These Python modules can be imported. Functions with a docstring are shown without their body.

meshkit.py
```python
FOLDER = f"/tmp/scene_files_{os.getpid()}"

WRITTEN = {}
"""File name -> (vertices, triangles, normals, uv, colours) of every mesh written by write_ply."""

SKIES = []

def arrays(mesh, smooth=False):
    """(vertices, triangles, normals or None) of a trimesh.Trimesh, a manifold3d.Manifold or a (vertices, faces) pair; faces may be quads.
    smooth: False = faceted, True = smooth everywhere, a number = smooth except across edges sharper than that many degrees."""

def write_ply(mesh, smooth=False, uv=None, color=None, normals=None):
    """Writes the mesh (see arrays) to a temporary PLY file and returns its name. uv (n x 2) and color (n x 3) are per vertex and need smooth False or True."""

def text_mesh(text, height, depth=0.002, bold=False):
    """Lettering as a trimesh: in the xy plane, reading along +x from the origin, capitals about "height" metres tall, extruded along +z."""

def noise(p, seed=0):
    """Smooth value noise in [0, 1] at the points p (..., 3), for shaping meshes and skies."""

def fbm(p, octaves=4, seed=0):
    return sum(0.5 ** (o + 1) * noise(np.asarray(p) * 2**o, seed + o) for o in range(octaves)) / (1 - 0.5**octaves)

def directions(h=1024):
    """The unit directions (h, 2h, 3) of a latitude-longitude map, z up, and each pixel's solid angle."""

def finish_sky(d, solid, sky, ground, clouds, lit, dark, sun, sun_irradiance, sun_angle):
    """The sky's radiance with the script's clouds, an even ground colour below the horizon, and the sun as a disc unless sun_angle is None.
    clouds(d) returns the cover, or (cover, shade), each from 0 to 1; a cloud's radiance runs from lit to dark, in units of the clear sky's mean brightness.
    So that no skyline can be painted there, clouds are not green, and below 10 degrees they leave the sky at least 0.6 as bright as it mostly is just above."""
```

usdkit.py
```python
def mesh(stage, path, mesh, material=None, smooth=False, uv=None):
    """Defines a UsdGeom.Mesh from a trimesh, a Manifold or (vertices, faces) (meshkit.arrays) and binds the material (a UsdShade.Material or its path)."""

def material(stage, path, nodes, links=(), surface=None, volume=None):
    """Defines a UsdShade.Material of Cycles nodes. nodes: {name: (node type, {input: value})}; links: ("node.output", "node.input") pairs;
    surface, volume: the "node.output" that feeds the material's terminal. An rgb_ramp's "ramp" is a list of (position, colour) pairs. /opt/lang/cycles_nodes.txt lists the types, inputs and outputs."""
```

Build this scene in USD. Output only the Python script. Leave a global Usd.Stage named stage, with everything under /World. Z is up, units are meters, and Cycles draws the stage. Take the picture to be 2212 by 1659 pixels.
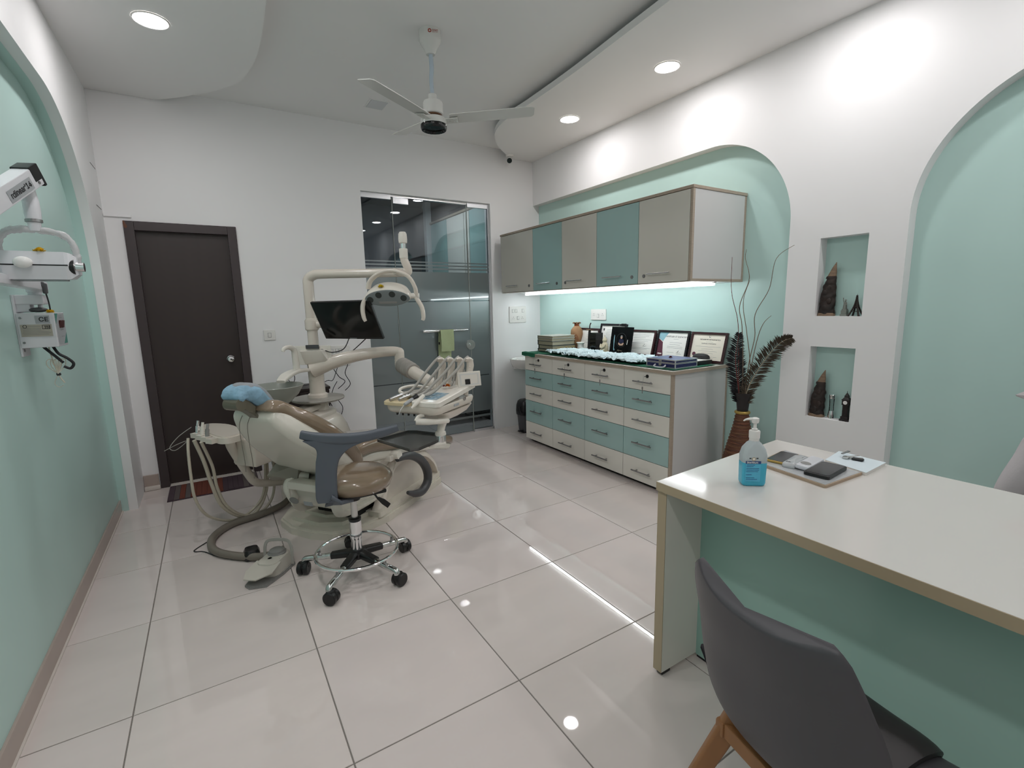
import math, random
import numpy as np, trimesh, usdkit, meshkit
import manifold3d as m3
from shapely.geometry import Polygon, Point, box as sbox
from shapely.ops import unary_union
from pxr import Usd, UsdGeom, UsdLux, Gf, Sdf, UsdShade

stage = Usd.Stage.CreateInMemory()
UsdGeom.SetStageUpAxis(stage, UsdGeom.Tokens.z)
UsdGeom.SetStageMetersPerUnit(stage, 1.0)
UsdGeom.Xform.Define(stage, '/World')
UsdGeom.Scope.Define(stage, '/World/Looks')
PI = math.pi

# ------------------------------------------------------------------ camera, light strengths, exposure
CAM_POS = (0.96446, -0.74077, 1.36874)
YAW, PITCH, ROLL, FPX = 0.555536, 0.161557, -0.0219484, 1038.07
EXPOSURE = 1.98
DOWNLIGHT = 9.0
BEAM = 23.0          # the directed part of each downlight
STRIP = 5.5
cam = UsdGeom.Camera.Define(stage, '/World/Camera')
_f = np.array([math.sin(YAW) * math.cos(PITCH), math.cos(YAW) * math.cos(PITCH), -math.sin(PITCH)])
_r = np.array([math.cos(YAW), -math.sin(YAW), 0]); _u = np.cross(_r, _f)
_c, _s = math.cos(ROLL), math.sin(ROLL)
_R, _U = _c * _r + _s * _u, -_s * _r + _c * _u
cam.AddTransformOp().Set(Gf.Matrix4d(*[float(t) for row in (np.r_[_R, 0], np.r_[_U, 0], np.r_[-_f, 0], np.r_[CAM_POS, 1]) for t in row]))
cam.CreateHorizontalApertureAttr(36.0); cam.CreateVerticalApertureAttr(27.0)
cam.CreateFocalLengthAttr(36.0 * FPX / 2212.0)
cam.CreateExposureAttr(EXPOSURE)
cam.CreateClippingRangeAttr(Gf.Vec2f(0.05, 100))

# ------------------------------------------------------------------ naming and tagging helpers
_used = {}
def numbered(path):
    k = _used.get(path, 0); _used[path] = k + 1
    return path if k == 0 else f'{path}_{k:03d}'
def tag(path, label=None, cat=None, group=None, kind=None):
    pr = stage.GetPrimAtPath(path)
    for k, v in (('label', label), ('category', cat), ('group', group), ('kind', kind)):
        if v: pr.SetCustomDataByKey(k, v)
    return path
def thing(name, label=None, cat=None, loc=(0, 0, 0), rz=0, group=None, kind=None, parent='/World'):
    path = numbered(f'{parent}/{name}')
    x = UsdGeom.Xform.Define(stage, path)
    x.AddTranslateOp().Set(Gf.Vec3d(*map(float, loc)))
    if rz: x.AddRotateZOp().Set(float(rz))
    return tag(path, label, cat, group, kind)
def obj(parent, name, mesh, mat, smooth=35, label=None, kind=None, loc=None):
    path = numbered(f'{parent}/{name}')
    m = usdkit.mesh(stage, path, mesh, M[mat], smooth=smooth)
    if loc is not None: m.AddTranslateOp().Set(Gf.Vec3d(*map(float, loc)))
    return tag(path, label, None, None, kind)
def beam(parent, radius, z, intensity, angle=60.0):
    l = UsdLux.DiskLight.Define(stage, parent + '/beam')
    l.CreateRadiusAttr(radius); l.CreateIntensityAttr(intensity); l.CreateColorAttr(Gf.Vec3f(1.0, 0.968, 0.975))
    l.AddTranslateOp().Set(Gf.Vec3d(0, 0, z))
    sh = UsdLux.ShapingAPI.Apply(l.GetPrim()); sh.CreateShapingConeAngleAttr(angle); sh.CreateShapingConeSoftnessAttr(0.5)
def dup(src, label, loc, rz=0, instance=True):
    name = src.rsplit('/', 1)[1]
    path = numbered('/World/' + name)
    x = UsdGeom.Xform.Define(stage, path)
    pr = x.GetPrim(); pr.GetReferences().AddInternalReference(src); pr.SetInstanceable(instance)
    x.ClearXformOpOrder()
    x.GetPrim().GetAttribute('xformOp:translate').Set(Gf.Vec3d(*map(float, loc)))
    ops = [x.GetPrim().GetAttribute('xformOp:translate')]
    order = ['xformOp:translate']
    if rz:
        pr.CreateAttribute('xformOp:rotateZ', Sdf.ValueTypeNames.Float).Set(float(rz)); order.append('xformOp:rotateZ')
    pr.CreateAttribute('xformOpOrder', Sdf.ValueTypeNames.TokenArray).Set(order)
    was = stage.GetPrimAtPath(src).GetCustomData()
    return tag(path, label, was.get('category'), was.get('group'))

# ------------------------------------------------------------------ mesh helpers
def cat(*ms):
    out = []
    for m in ms:
        if m is None: continue
        if isinstance(m, (list, tuple)): m = cat(*m)
        elif hasattr(m, 'to_mesh'):
            q = m.to_mesh(); m = trimesh.Trimesh(q.vert_properties[:, :3], q.tri_verts, process=False)
        out.append(m)
    return trimesh.util.concatenate(out) if len(out) > 1 else out[0]
def mv(m, t):
    m = m.copy(); m.apply_translation(t); return m
def rot(m, axis, deg, point=(0, 0, 0)):
    m = m.copy(); m.apply_transform(trimesh.transformations.rotation_matrix(math.radians(deg), axis, point)); return m
def sc(m, s):
    m = m.copy(); m.apply_scale(s); return m
def hull(pts):
    q = m3.Manifold.hull_points(np.asarray(pts, float)).to_mesh()
    return trimesh.Trimesh(q.vert_properties[:, :3], q.tri_verts, process=False)
def bx(x0, x1, y0, y1, z0, z1, r=0.0, n=2):
    """box with rounded edges"""
    if r <= 0:
        return trimesh.creation.box(bounds=[[x0, y0, z0], [x1, y1, z1]])
    r = min(r, (x1 - x0) / 2.01, (y1 - y0) / 2.01, (z1 - z0) / 2.01)
    a = np.linspace(0, PI / 2, n + 1)
    pts = []
    for sx in (-1, 1):
        for sy in (-1, 1):
            for sz in (-1, 1):
                c = [x1 - r if sx > 0 else x0 + r, y1 - r if sy > 0 else y0 + r, z1 - r if sz > 0 else z0 + r]
                for t in a:
                    for q in a:
                        pts.append([c[0] + sx * r * math.cos(q) * math.cos(t), c[1] + sy * r * math.cos(q) * math.sin(t), c[2] + sz * r * math.sin(q)])
    return hull(pts)
def cbx(c, s, r=0.0):
    return bx(c[0] - s[0] / 2, c[0] + s[0] / 2, c[1] - s[1] / 2, c[1] + s[1] / 2, c[2] - s[2] / 2, c[2] + s[2] / 2, r)
def spline(pts, n=8, closed=False):
    p = np.asarray(pts, float); out = []
    N = len(p)
    for i in range(N if closed else N - 1):
        g = (lambda k: p[k % N]) if closed else (lambda k: p[min(max(k, 0), N - 1)])
        p0, p1, p2, p3 = g(i - 1), g(i), g(i + 1), g(i + 2)
        for t in np.linspace(0, 1, n, endpoint=False):
            out.append(0.5 * (2 * p1 + (p2 - p0) * t + (2 * p0 - 5 * p1 + 4 * p2 - p3) * t * t + (3 * p1 - p0 - 3 * p2 + p3) * t ** 3))
    if not closed: out.append(p[-1])
    return np.array(out)
def frames(p, closed=False, up=None):
    t = np.gradient(p, axis=0) if not closed else np.roll(p, -1, 0) - np.roll(p, 1, 0)
    t /= np.linalg.norm(t, axis=1, keepdims=True) + 1e-12
    a = np.array([0, 0, 1.0]) if up is None else np.asarray(up, float)
    if abs(t[0] @ a) > 0.95: a = np.array([1.0, 0, 0])
    A = []
    for k in range(len(p)):
        if up is not None: a = np.asarray(up, float)
        a = a - (a @ t[k]) * t[k]; a /= np.linalg.norm(a) + 1e-12
        A.append(a.copy())
    A = np.array(A)
    return t, A, np.cross(t, A)
def tri_grid(n, m, wrap_n=False, wrap_m=True):
    f = []
    for i in range(n if wrap_n else n - 1):
        for j in range(m if wrap_m else m - 1):
            a, b = i * m + j, i * m + (j + 1) % m
            c, d = ((i + 1) % n) * m + (j + 1) % m, ((i + 1) % n) * m + j
            f += [[a, b, c], [a, c, d]]
    return f
def loft(rings, cap=True, closed=False):
    rings = [np.asarray(r, float) for r in rings]
    n, m = len(rings), len(rings[0])
    v = np.vstack(rings); f = tri_grid(n, m, closed)
    if cap and not closed:
        v = np.vstack([v, rings[0].mean(0), rings[-1].mean(0)])
        for j in range(m):
            f.append([n * m, (j + 1) % m, j]); f.append([n * m + 1, (n - 1) * m + j, (n - 1) * m + (j + 1) % m])
    t = trimesh.Trimesh(v, f, process=False)
    if t.volume < 0: t.invert()
    return t
def tube(pts, r, n=10, k=6, smooth=True, closed=False):
    p = spline(pts, k, closed) if smooth else np.asarray(pts, float)
    t, A, B = frames(p, closed)
    rr = np.interp(np.linspace(0, 1, len(p)), np.linspace(0, 1, np.size(r)), np.atleast_1d(r)) if np.size(r) > 1 else np.full(len(p), float(r))
    ang = np.arange(n) * 2 * PI / n
    return loft([p[i] + rr[i] * (np.cos(ang)[:, None] * A[i] + np.sin(ang)[:, None] * B[i]) for i in range(len(p))], closed=closed)
def cyl(p, q, r, n=20, r2=None):
    return tube([p, q], r if r2 is None else [r, r2], n, smooth=False)
def sweep(profile, pts, smooth=True, k=6, up=None, scale=None):
    """profile: (a, b) points in the plane across the path; a along 'up', b sideways"""
    p = spline(pts, k) if smooth else np.asarray(pts, float)
    t, A, B = frames(p, up=up); pr = np.asarray(profile, float)
    s = np.ones(len(p)) if scale is None else np.interp(np.linspace(0, 1, len(p)), np.linspace(0, 1, len(scale)), scale)
    return loft([p[i] + s[i] * (pr[:, :1] * A[i] + pr[:, 1:] * B[i]) for i in range(len(p))])
def lathe(prof, n=32, c=(0, 0)):
    """prof: (radius, z) points from bottom to top"""
    prof = np.asarray(prof, float); ang = np.arange(n) * 2 * PI / n
    return loft([np.c_[c[0] + r * np.cos(ang), c[1] + r * np.sin(ang), np.full(n, z)] for r, z in np.maximum(prof, [1e-5, -1e9])])
def rrect(w, h, r, n=4):
    """rounded rectangle outline, centred"""
    r = min(r, w / 2 - 1e-5, h / 2 - 1e-5); out = []
    for cx, cy, a0 in ((w / 2 - r, h / 2 - r, 0), (-w / 2 + r, h / 2 - r, 90), (-w / 2 + r, -h / 2 + r, 180), (w / 2 - r, -h / 2 + r, 270)):
        for a in np.radians(np.linspace(a0, a0 + 90, n + 1)):
            out.append((cx + r * math.cos(a), cy + r * math.sin(a)))
    return np.array(out)
def ext(poly, h, plane='xy', at=0.0):
    """extrude a polygon by h; plane 'xy' (up z), 'yz' (polygon in y,z; along +x), 'xz' (polygon in x,z; along +y)"""
    if not hasattr(poly, 'exterior') and not hasattr(poly, 'geoms'): poly = Polygon(poly)
    m = cat(*[trimesh.creation.extrude_polygon(g, h, engine='earcut') for g in getattr(poly, 'geoms', [poly])])
    v = m.vertices.copy()
    if plane == 'yz': v = np.c_[v[:, 2], v[:, 0], v[:, 1]]
    elif plane == 'xz': v = np.c_[v[:, 0], v[:, 2], v[:, 1]]
    m = trimesh.Trimesh(v + {'xy': [0, 0, at], 'yz': [at, 0, 0], 'xz': [0, at, 0]}[plane], m.faces, process=False)
    if m.volume < 0: m.invert()
    return m
def disc(c, r, h, axis='z', n=24):
    c = np.asarray(c, float); d = {'x': [h, 0, 0], 'y': [0, h, 0], 'z': [0, 0, h]}[axis]
    return cyl(c, c + d, r, n)
def sph(c, r, s=(1, 1, 1), n=2):
    m = trimesh.creation.icosphere(n, 1.0); m.apply_scale(np.asarray(s, float) * r); m.apply_translation(c); return m
def torus(c, R, r, n=40, m=10, axis='z'):
    a = np.linspace(0, 2 * PI, n, endpoint=False)
    p = {'z': np.c_[np.cos(a), np.sin(a), 0 * a], 'x': np.c_[0 * a, np.cos(a), np.sin(a)], 'y': np.c_[np.cos(a), 0 * a, np.sin(a)]}[axis]
    return tube(np.asarray(c) + R * p, r, m, smooth=False, closed=True)
def frame_mesh(m, origin, X, Y, Zv):
    """maps a mesh built in local x,y,z onto an origin and three axes"""
    v = np.asarray(m.vertices); w = np.asarray(origin) + v[:, :1] * np.asarray(X) + v[:, 1:2] * np.asarray(Y) + v[:, 2:] * np.asarray(Zv)
    t = trimesh.Trimesh(w, m.faces.copy(), process=False)
    if np.dot(np.cross(X, Y), Zv) < 0: t.invert()
    return t
def text(s, h, depth=0.0006, bold=False):
    return meshkit.text_mesh(s, h, depth, bold)
def text_on(s, h, origin, X, Y, bold=False, centre=False, depth=0.0006):
    m = text(s, h, depth, bold)
    if centre: m = mv(m, [-(m.bounds[0][0] + m.bounds[1][0]) / 2, 0, 0])
    X, Y = np.asarray(X, float), np.asarray(Y, float)
    return frame_mesh(m, origin, X, Y, np.cross(X, Y))
def subdiv(m, it=2):
    v, f = trimesh.remesh.subdivide_loop(m.vertices, m.faces, it); return trimesh.Trimesh(v, f, process=False)

# ------------------------------------------------------------------ materials
M = {}
def lin(h):
    h = h.lstrip('#'); c = np.array([int(h[i:i + 2], 16) for i in (0, 2, 4)]) / 255.0
    return tuple(np.where(c <= 0.04045, c / 12.92, ((c + 0.055) / 1.055) ** 2.4))
def mat(name, col, rough=0.5, metal=0.0, noise=0.0, nscale=8.0, bump=0.0, bscale=60.0, coat=0.0, ior=1.5, trans=0.0, sheen=0.0, spec=None, alpha=1.0, col2=None, stretch=None, vary=0.0, detail=3.0):
    c = lin(col) if isinstance(col, str) else tuple(col)
    nodes = {'p': ('principled_bsdf', {'base_color': c, 'roughness': rough, 'metallic': metal, 'ior': ior, 'transmission_weight': trans, 'coat_weight': coat, 'coat_roughness': 0.05, 'alpha': alpha})}
    links = []
    if spec is not None: nodes['p'][1]['specular_ior_level'] = spec
    if sheen: nodes['p'][1]['sheen_weight'] = sheen
    if noise or col2 or bump:
        nodes['tc'] = ('texture_coordinate', {}); src = 'tc.object'
        if stretch:
            nodes['mp'] = ('mapping', {'scale': stretch}); links.append(('tc.object', 'mp.vector')); src = 'mp.vector'
    if noise or col2:
        c2 = (lin(col2) if isinstance(col2, str) else col2) if col2 else tuple(max(0, x * (1 - noise)) for x in c)
        nodes['n'] = ('noise_texture', {'scale': nscale, 'detail': detail, 'roughness': 0.55})
        nodes['r'] = ('rgb_ramp', {'ramp': [(0.3, c2), (0.7, c)]})
        links += [(src, 'n.vector'), ('n.fac', 'r.fac'), ('r.color', 'p.base_color')]
    if bump:
        nodes['bn'] = ('noise_texture', {'scale': bscale, 'detail': 2.0}); nodes['b'] = ('bump', {'strength': bump, 'distance': 0.002})
        links += [(src, 'bn.vector'), ('bn.fac', 'b.height'), ('b.normal', 'p.normal')]
    M[name] = usdkit.material(stage, '/World/Looks/' + name, nodes, links, surface='p.BSDF')
def emit(name, col, strength):
    M[name] = usdkit.material(stage, '/World/Looks/' + name, {'e': ('emission', {'color': col, 'strength': strength})}, surface='e.emission')

mat('wall_white', (0.865, 0.86, 0.86), 0.55, bump=0.08, bscale=40)
mat('ceiling_white', (0.86, 0.86, 0.85), 0.6, bump=0.05, bscale=30)
mat('wall_teal', '#c0ded8', 0.42, noise=0.03, nscale=1.2, bump=0.06, bscale=30)
for i, k in enumerate(('#e0d5d1', '#dcd2cd', '#e2d7d2')):
    mat(f'tile_{"abc"[i]}', k, 0.022, noise=0.045, nscale=2.3 + i, stretch=(1, 2.2, 1), spec=0.62, detail=6)
mat('grout', '#857f79', 0.8)
mat('skirting', '#b3a49b', 0.25, noise=0.06, nscale=5)
mat('cement', '#d3cbc3', 0.8)
mat('door_brown', '#372c2a', 0.42, noise=0.12, nscale=14, stretch=(1, 1, 0.08))
mat('door_frame', '#43393a', 0.45, noise=0.1, nscale=14)
mat('bare_wood', '#6b4430', 0.6)
mat('laminate_white', '#e8e5dc', 0.16, noise=0.015, nscale=3)
mat('laminate_teal', '#a5c5c2', 0.14, noise=0.02, nscale=3)
mat('laminate_cream', '#d8d5cb', 0.12, noise=0.02, nscale=3)
mat('laminate_side', '#d3d3d2', 0.3, noise=0.02, nscale=4)
mat('edge_beige', '#b3a493', 0.4, noise=0.12, nscale=20, stretch=(1, 1, 6))
mat('desk_edge', '#b0a085', 0.35, noise=0.04, nscale=6)
mat('desk_white', '#dedad5', 0.10, noise=0.01, nscale=3, spec=0.6)
mat('desk_teal', '#9cc0b5', 0.25)
mat('chair_cream', '#e3dfd3', 0.22, noise=0.02, nscale=3, coat=0.3)
mat('unit_cream', '#e2d9cd', 0.2, noise=0.02, nscale=3, coat=0.3)
mat('unit_white', '#e9e4da', 0.25)
mat('base_cream', '#dfd9cb', 0.3, noise=0.03, nscale=3)
mat('brown_vinyl', '#8f7d68', 0.16, noise=0.05, nscale=6, coat=0.5, bump=0.04, bscale=120)
mat('olive_vinyl', '#676354', 0.3, coat=0.3)
mat('olive_plastic', '#8a867a', 0.35)
mat('dark_grey_plastic', '#4a4b4d', 0.4)
mat('stool_grey', '#5a6069', 0.42, bump=0.05, bscale=150)
mat('charcoal', '#4a494b', 0.4)
mat('mid_grey', '#8e8d8a', 0.45)
mat('bellows_grey', '#a09c95', 0.5)
mat('foot_beige', '#c6c1b6', 0.4)
mat('hose_grey', '#a9a69f', 0.4)
mat('hose_cream', '#c4bcab', 0.35)
mat('hose_dark', '#7d766c', 0.45)
mat('disc_grey', '#9f9c94', 0.4)
mat('pad_beige', '#d9c7a2', 0.35)
mat('steel_tray', '#6b6b6a', 0.22, metal=0.7)
mat('chrome', (0.86, 0.86, 0.87), 0.08, metal=1.0)
mat('worn_chrome', (0.80, 0.81, 0.80), 0.16, metal=1.0, noise=0.0, col2=(0.45, 0.47, 0.46), nscale=30)
mat('steel', (0.62, 0.62, 0.61), 0.25, metal=1.0)
mat('dark_steel', (0.35, 0.35, 0.35), 0.3, metal=1.0)
mat('black', '#151516', 0.35)
mat('black_matte', '#1b1a1b', 0.6)
mat('black_gloss', '#08080a', 0.07)
mat('navy', '#22243f', 0.3)
mat('screen', '#060607', 0.12)
mat('white_plastic', '#e8e6e2', 0.3)
mat('fan_white', '#dcdcd8', 0.25)
mat('plastic_wrap', '#c9cacb', 0.12, noise=0.12, nscale=30, bump=0.7, bscale=40, spec=0.7)
mat('blue_wrap', '#bccad6', 0.2, bump=0.3, bscale=60)
mat('xray_white', '#dfe0e4', 0.22)
mat('shadow_black', '#101010', 0.6)
mat('red_mark', '#a4402c', 0.5)
mat('print_black', '#2a2a2c', 0.6)
mat('print_grey', '#8a8a8c', 0.6)
mat('panel_grey', '#cfd2d4', 0.4)
mat('label_silver', '#a9adb0', 0.4)
mat('label_tan', '#b7b2a4', 0.5)
mat('label_green', '#3f8377', 0.5)
mat('red_dark', '#4a1d18', 0.35)
mat('marigold_yellow', '#f0c41c', 0.7, noise=0.3, nscale=90)
mat('marigold_orange', '#e07a12', 0.7, noise=0.35, nscale=90)
mat('yellow_bright', '#e6c71a', 0.7, noise=0.25, nscale=90)
mat('flower_red', '#5d1b26', 0.7, noise=0.3, nscale=90)
mat('mat_purple', '#4b3c43', 0.9, bump=0.6, bscale=200)
mat('mat_rust', '#6f3a2c', 0.9, bump=0.6, bscale=200)
mat('mat_grey', '#5f5654', 0.9, bump=0.6, bscale=200)
mat('towel_green', '#a9b68d', 0.9, bump=0.8, bscale=180, sheen=0.3)
mat('cloth_green', '#17654a', 0.85, bump=0.3, bscale=150)
mat('sheet_blue', '#d5e6ea', 0.7, noise=0.05, nscale=12, bump=0.3, bscale=40)
mat('paper', '#edebe6', 0.7)
mat('paper_blue', '#dce8ee', 0.6)
mat('paper_cream', '#ebe5d6', 0.6)
mat('paper_teal', '#8fbac6', 0.6)
mat('paper_plum', '#5c2c3d', 0.6)
mat('wood_frame_dark', '#3a2022', 0.3, noise=0.2, nscale=20)
mat('frame_black', '#17151a', 0.3)
mat('gold', '#b79a55', 0.35, metal=0.6)
mat('leather_tan', '#b39d86', 0.5, bump=0.2, bscale=60)
mat('book_pages', '#b3ab93', 0.8, noise=0.2, nscale=200, stretch=(0.02, 0.02, 4))
mat('book_cover_dark', '#3d4242', 0.5)
mat('book_cover_grey', '#a9aaa2', 0.5)
mat('book_cover_tan', '#8b8067', 0.5)
mat('clay', '#ad8560', 0.7, noise=0.25, nscale=14)
mat('clay_dark', '#6b4a31', 0.7)
mat('clay_red', '#94502c', 0.7)
mat('porcelain', '#f0efec', 0.15)
mat('cream_stone', '#d8ccb0', 0.6, noise=0.2, nscale=60)
mat('skin', '#c3a08a', 0.6)
mat('case_blue', '#23285e', 0.35, noise=0.15, nscale=60)
mat('case_top', '#5c6694', 0.35)
mat('aluminium', (0.72, 0.73, 0.75), 0.28, metal=0.9)
mat('wicker', '#7a4a30', 0.55, col2='#3c2117', nscale=16, stretch=(1, 1, 16), bump=0.5, bscale=60)
mat('vase_black', '#1c1718', 0.45)
mat('feather_dark', '#1b1c20', 0.6, noise=0.4, nscale=30)
mat('feather_brown', '#4a3f30', 0.6, noise=0.4, nscale=25)
mat('feather_red', '#7a2626', 0.6)
mat('feather_pale', '#a89c86', 0.6)
mat('twig', '#7a6a58', 0.7)
mat('twig_red', '#6a3630', 0.7)
mat('horn_dark', '#33231c', 0.55, col2='#120d0b', nscale=22, bump=0.8, bscale=30)
mat('horn_light', '#8a725c', 0.6, noise=0.4, nscale=30, stretch=(1, 1, 4))
mat('pewter', '#82867f', 0.45, metal=0.4)
mat('bronze_dark', '#2e2622', 0.45, metal=0.3)
mat('bell_black', '#1f1718', 0.5)
mat('gel_blue', '#55c2df', 0.15, trans=0.15, ior=1.33)
mat('bottle_clear', '#d5dfe2', 0.32, trans=0.35, ior=1.3)
mat('label_blue', '#57b8d8', 0.4)
mat('label_navy', '#21457f', 0.4)
mat('phone_glass', '#3b3b3e', 0.12)
mat('clear_film', '#b9bcbe', 0.12, bump=0.5, bscale=50, spec=0.8)
mat('device_white', '#d8d9de', 0.2)
mat('silver_key', (0.7, 0.69, 0.66), 0.2, metal=1.0)
mat('seat_grey', '#4a484c', 0.45, noise=0.02, nscale=10, bump=0.06, bscale=200)
mat('cushion_dark', '#2f2c2d', 0.5, bump=0.1, bscale=150)
mat('beech', '#a06f45', 0.45, noise=0.25, nscale=12, stretch=(1, 1, 0.12))
mat('coat_white', '#c9c4c6', 0.85, noise=0.04, nscale=6, bump=0.2, bscale=120)
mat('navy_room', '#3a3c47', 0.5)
mat('wall_dim', '#6d7173', 0.6)
mat('bin_black', '#1b1c1e', 0.3)
mat('bin_grey', '#46484c', 0.35)
mat('cap_blue', '#93bcd4', 0.65, noise=0.3, nscale=18, bump=0.9, bscale=55)
mat('cap_grey', '#9a9fa4', 0.5, noise=0.15, nscale=16, bump=0.4, bscale=45)
mat('keypad', '#9fb0b8', 0.3)
mat('key_blue', '#7f9db0', 0.35)
mat('lens_dark', '#3d4343', 0.15)
mat('lamp_face', '#7f8687', 0.3)
mat('bowl_glass', '#b1b5ad', 0.18, trans=0.25, ior=1.3)
mat('cabinet_brown', '#2b211f', 0.4)
mat('cord_black', '#202124', 0.5)
mat('cord_white', '#cfc9b9', 0.5)
mat('frost_line', '#20282a', 0.3)
mat('seam', '#5a5a58', 0.8)
emit('downlight', (1.0, 0.968, 0.975), DOWNLIGHT)
emit('dim_light', (0.95, 0.97, 1.0), 45.0)
emit('strip_light', (0.94, 0.98, 1.0), STRIP)
# glass: clear dark film above, etched film below
M['pane_clear'] = usdkit.material(stage, '/World/Looks/pane_clear', {
    'f': ('fresnel', {'IOR': 1.62}), 't': ('transparent_bsdf', {'color': (0.72, 0.79, 0.81)}), 'g': ('glossy_bsdf', {'color': (0.9, 0.93, 0.95), 'roughness': 0.0}), 'm': ('mix_closure', {})},
    [('f.fac', 'm.fac'), ('t.BSDF', 'm.closure1'), ('g.BSDF', 'm.closure2')], surface='m.closure')
M['pane_frost'] = usdkit.material(stage, '/World/Looks/pane_frost', {
    'f': ('fresnel', {'IOR': 1.5}), 't': ('transparent_bsdf', {'color': (0.5, 0.56, 0.57)}), 'd': ('translucent_bsdf', {'color': (0.34, 0.40, 0.41)}), 'df': ('diffuse_bsdf', {'color': (0.17, 0.205, 0.21)}),
    'a': ('mix_closure', {'fac': 0.7}), 'b': ('mix_closure', {'fac': 0.4}), 'rg': ('glossy_bsdf', {'color': (0.8, 0.86, 0.87), 'roughness': 0.30}), 'c': ('mix_closure', {'fac': 0.22}), 'g': ('glossy_bsdf', {'color': (0.85, 0.9, 0.9), 'roughness': 0.02}), 'm': ('mix_closure', {})},
    [('d.BSDF', 'a.closure1'), ('df.BSDF', 'a.closure2'), ('a.closure', 'b.closure1'), ('t.BSDF', 'b.closure2'), ('f.fac', 'm.fac'), ('b.closure', 'c.closure1'), ('rg.BSDF', 'c.closure2'), ('c.closure', 'm.closure1'), ('g.BSDF', 'm.closure2')], surface='m.closure')
M['clear_tube'] = usdkit.material(stage, '/World/Looks/clear_tube', {
    'f': ('fresnel', {'IOR': 1.45}), 't': ('transparent_bsdf', {'color': (0.8, 0.82, 0.82)}), 'g': ('glossy_bsdf', {'color': (0.9, 0.9, 0.9), 'roughness': 0.05}), 'm': ('mix_closure', {})},
    [('f.fac', 'm.fac'), ('t.BSDF', 'm.closure1'), ('g.BSDF', 'm.closure2')], surface='m.closure')

# ================================================================== the setting
Y_BACK, X_LEFT, X_RIGHT, Z_CEIL, Z_TRAY, Y_FRONT = 3.84, 0.40, 4.13, 2.985, 2.905, -2.6
# floor of square polished tiles
floor = thing('floor', kind='structure')
obj(floor, 'grout_bed', bx(0.18, 4.33, Y_FRONT - 0.1, 6.4, -0.08, -0.0025), 'grout', False)
rnd = random.Random(4)
for i in range(0, 8):
    for j in range(-5, 11):
        x0, x1, y0, y1 = 0.6 * i + 0.0022, 0.6 * i + 0.5978, 0.6 * j + 0.0022, 0.6 * j + 0.5978
        x0, x1, y0, y1 = max(x0, 0.27), min(x1, 4.24), max(y0, Y_FRONT), min(y1, 6.2)
        if x1 - x0 < 0.02 or y1 - y0 < 0.02: continue
        dz = rnd.uniform(-0.0002, 0.0002)
        c = 0.0012
        b0, b1 = [[x0, y0, -0.012], [x1, y0, -0.012], [x1, y1, -0.012], [x0, y1, -0.012]], -0.0012 + dz
        pts = [*b0, [x0, y0, b1], [x1, y0, b1], [x1, y1, b1], [x0, y1, b1]] + [[a, b, dz] for a in (x0 + c, x1 - c) for b in (y0 + c, y1 - c)]
        obj(floor, 'tile', hull(pts), 'tile_' + 'abc'[rnd.randrange(3)], False)

def arch(y0, y1, z1, r, z0=-0.2, both=False):
    """opening in the (y, z) plane with one or both upper corners rounded (the corner at y0 is the low-y one)"""
    pts = [(y1, z0), (y0, z0)]
    pts += [(y0 + r - r * math.cos(t), z1 - r + r * math.sin(t)) for t in np.linspace(0, PI / 2, 28)]
    if both: pts += [(y1 - r + r * math.sin(t), z1 - r + r * math.cos(t)) for t in np.linspace(0, PI / 2, 28)]
    else: pts += [(y1, z1)]
    return Polygon(pts)
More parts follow.
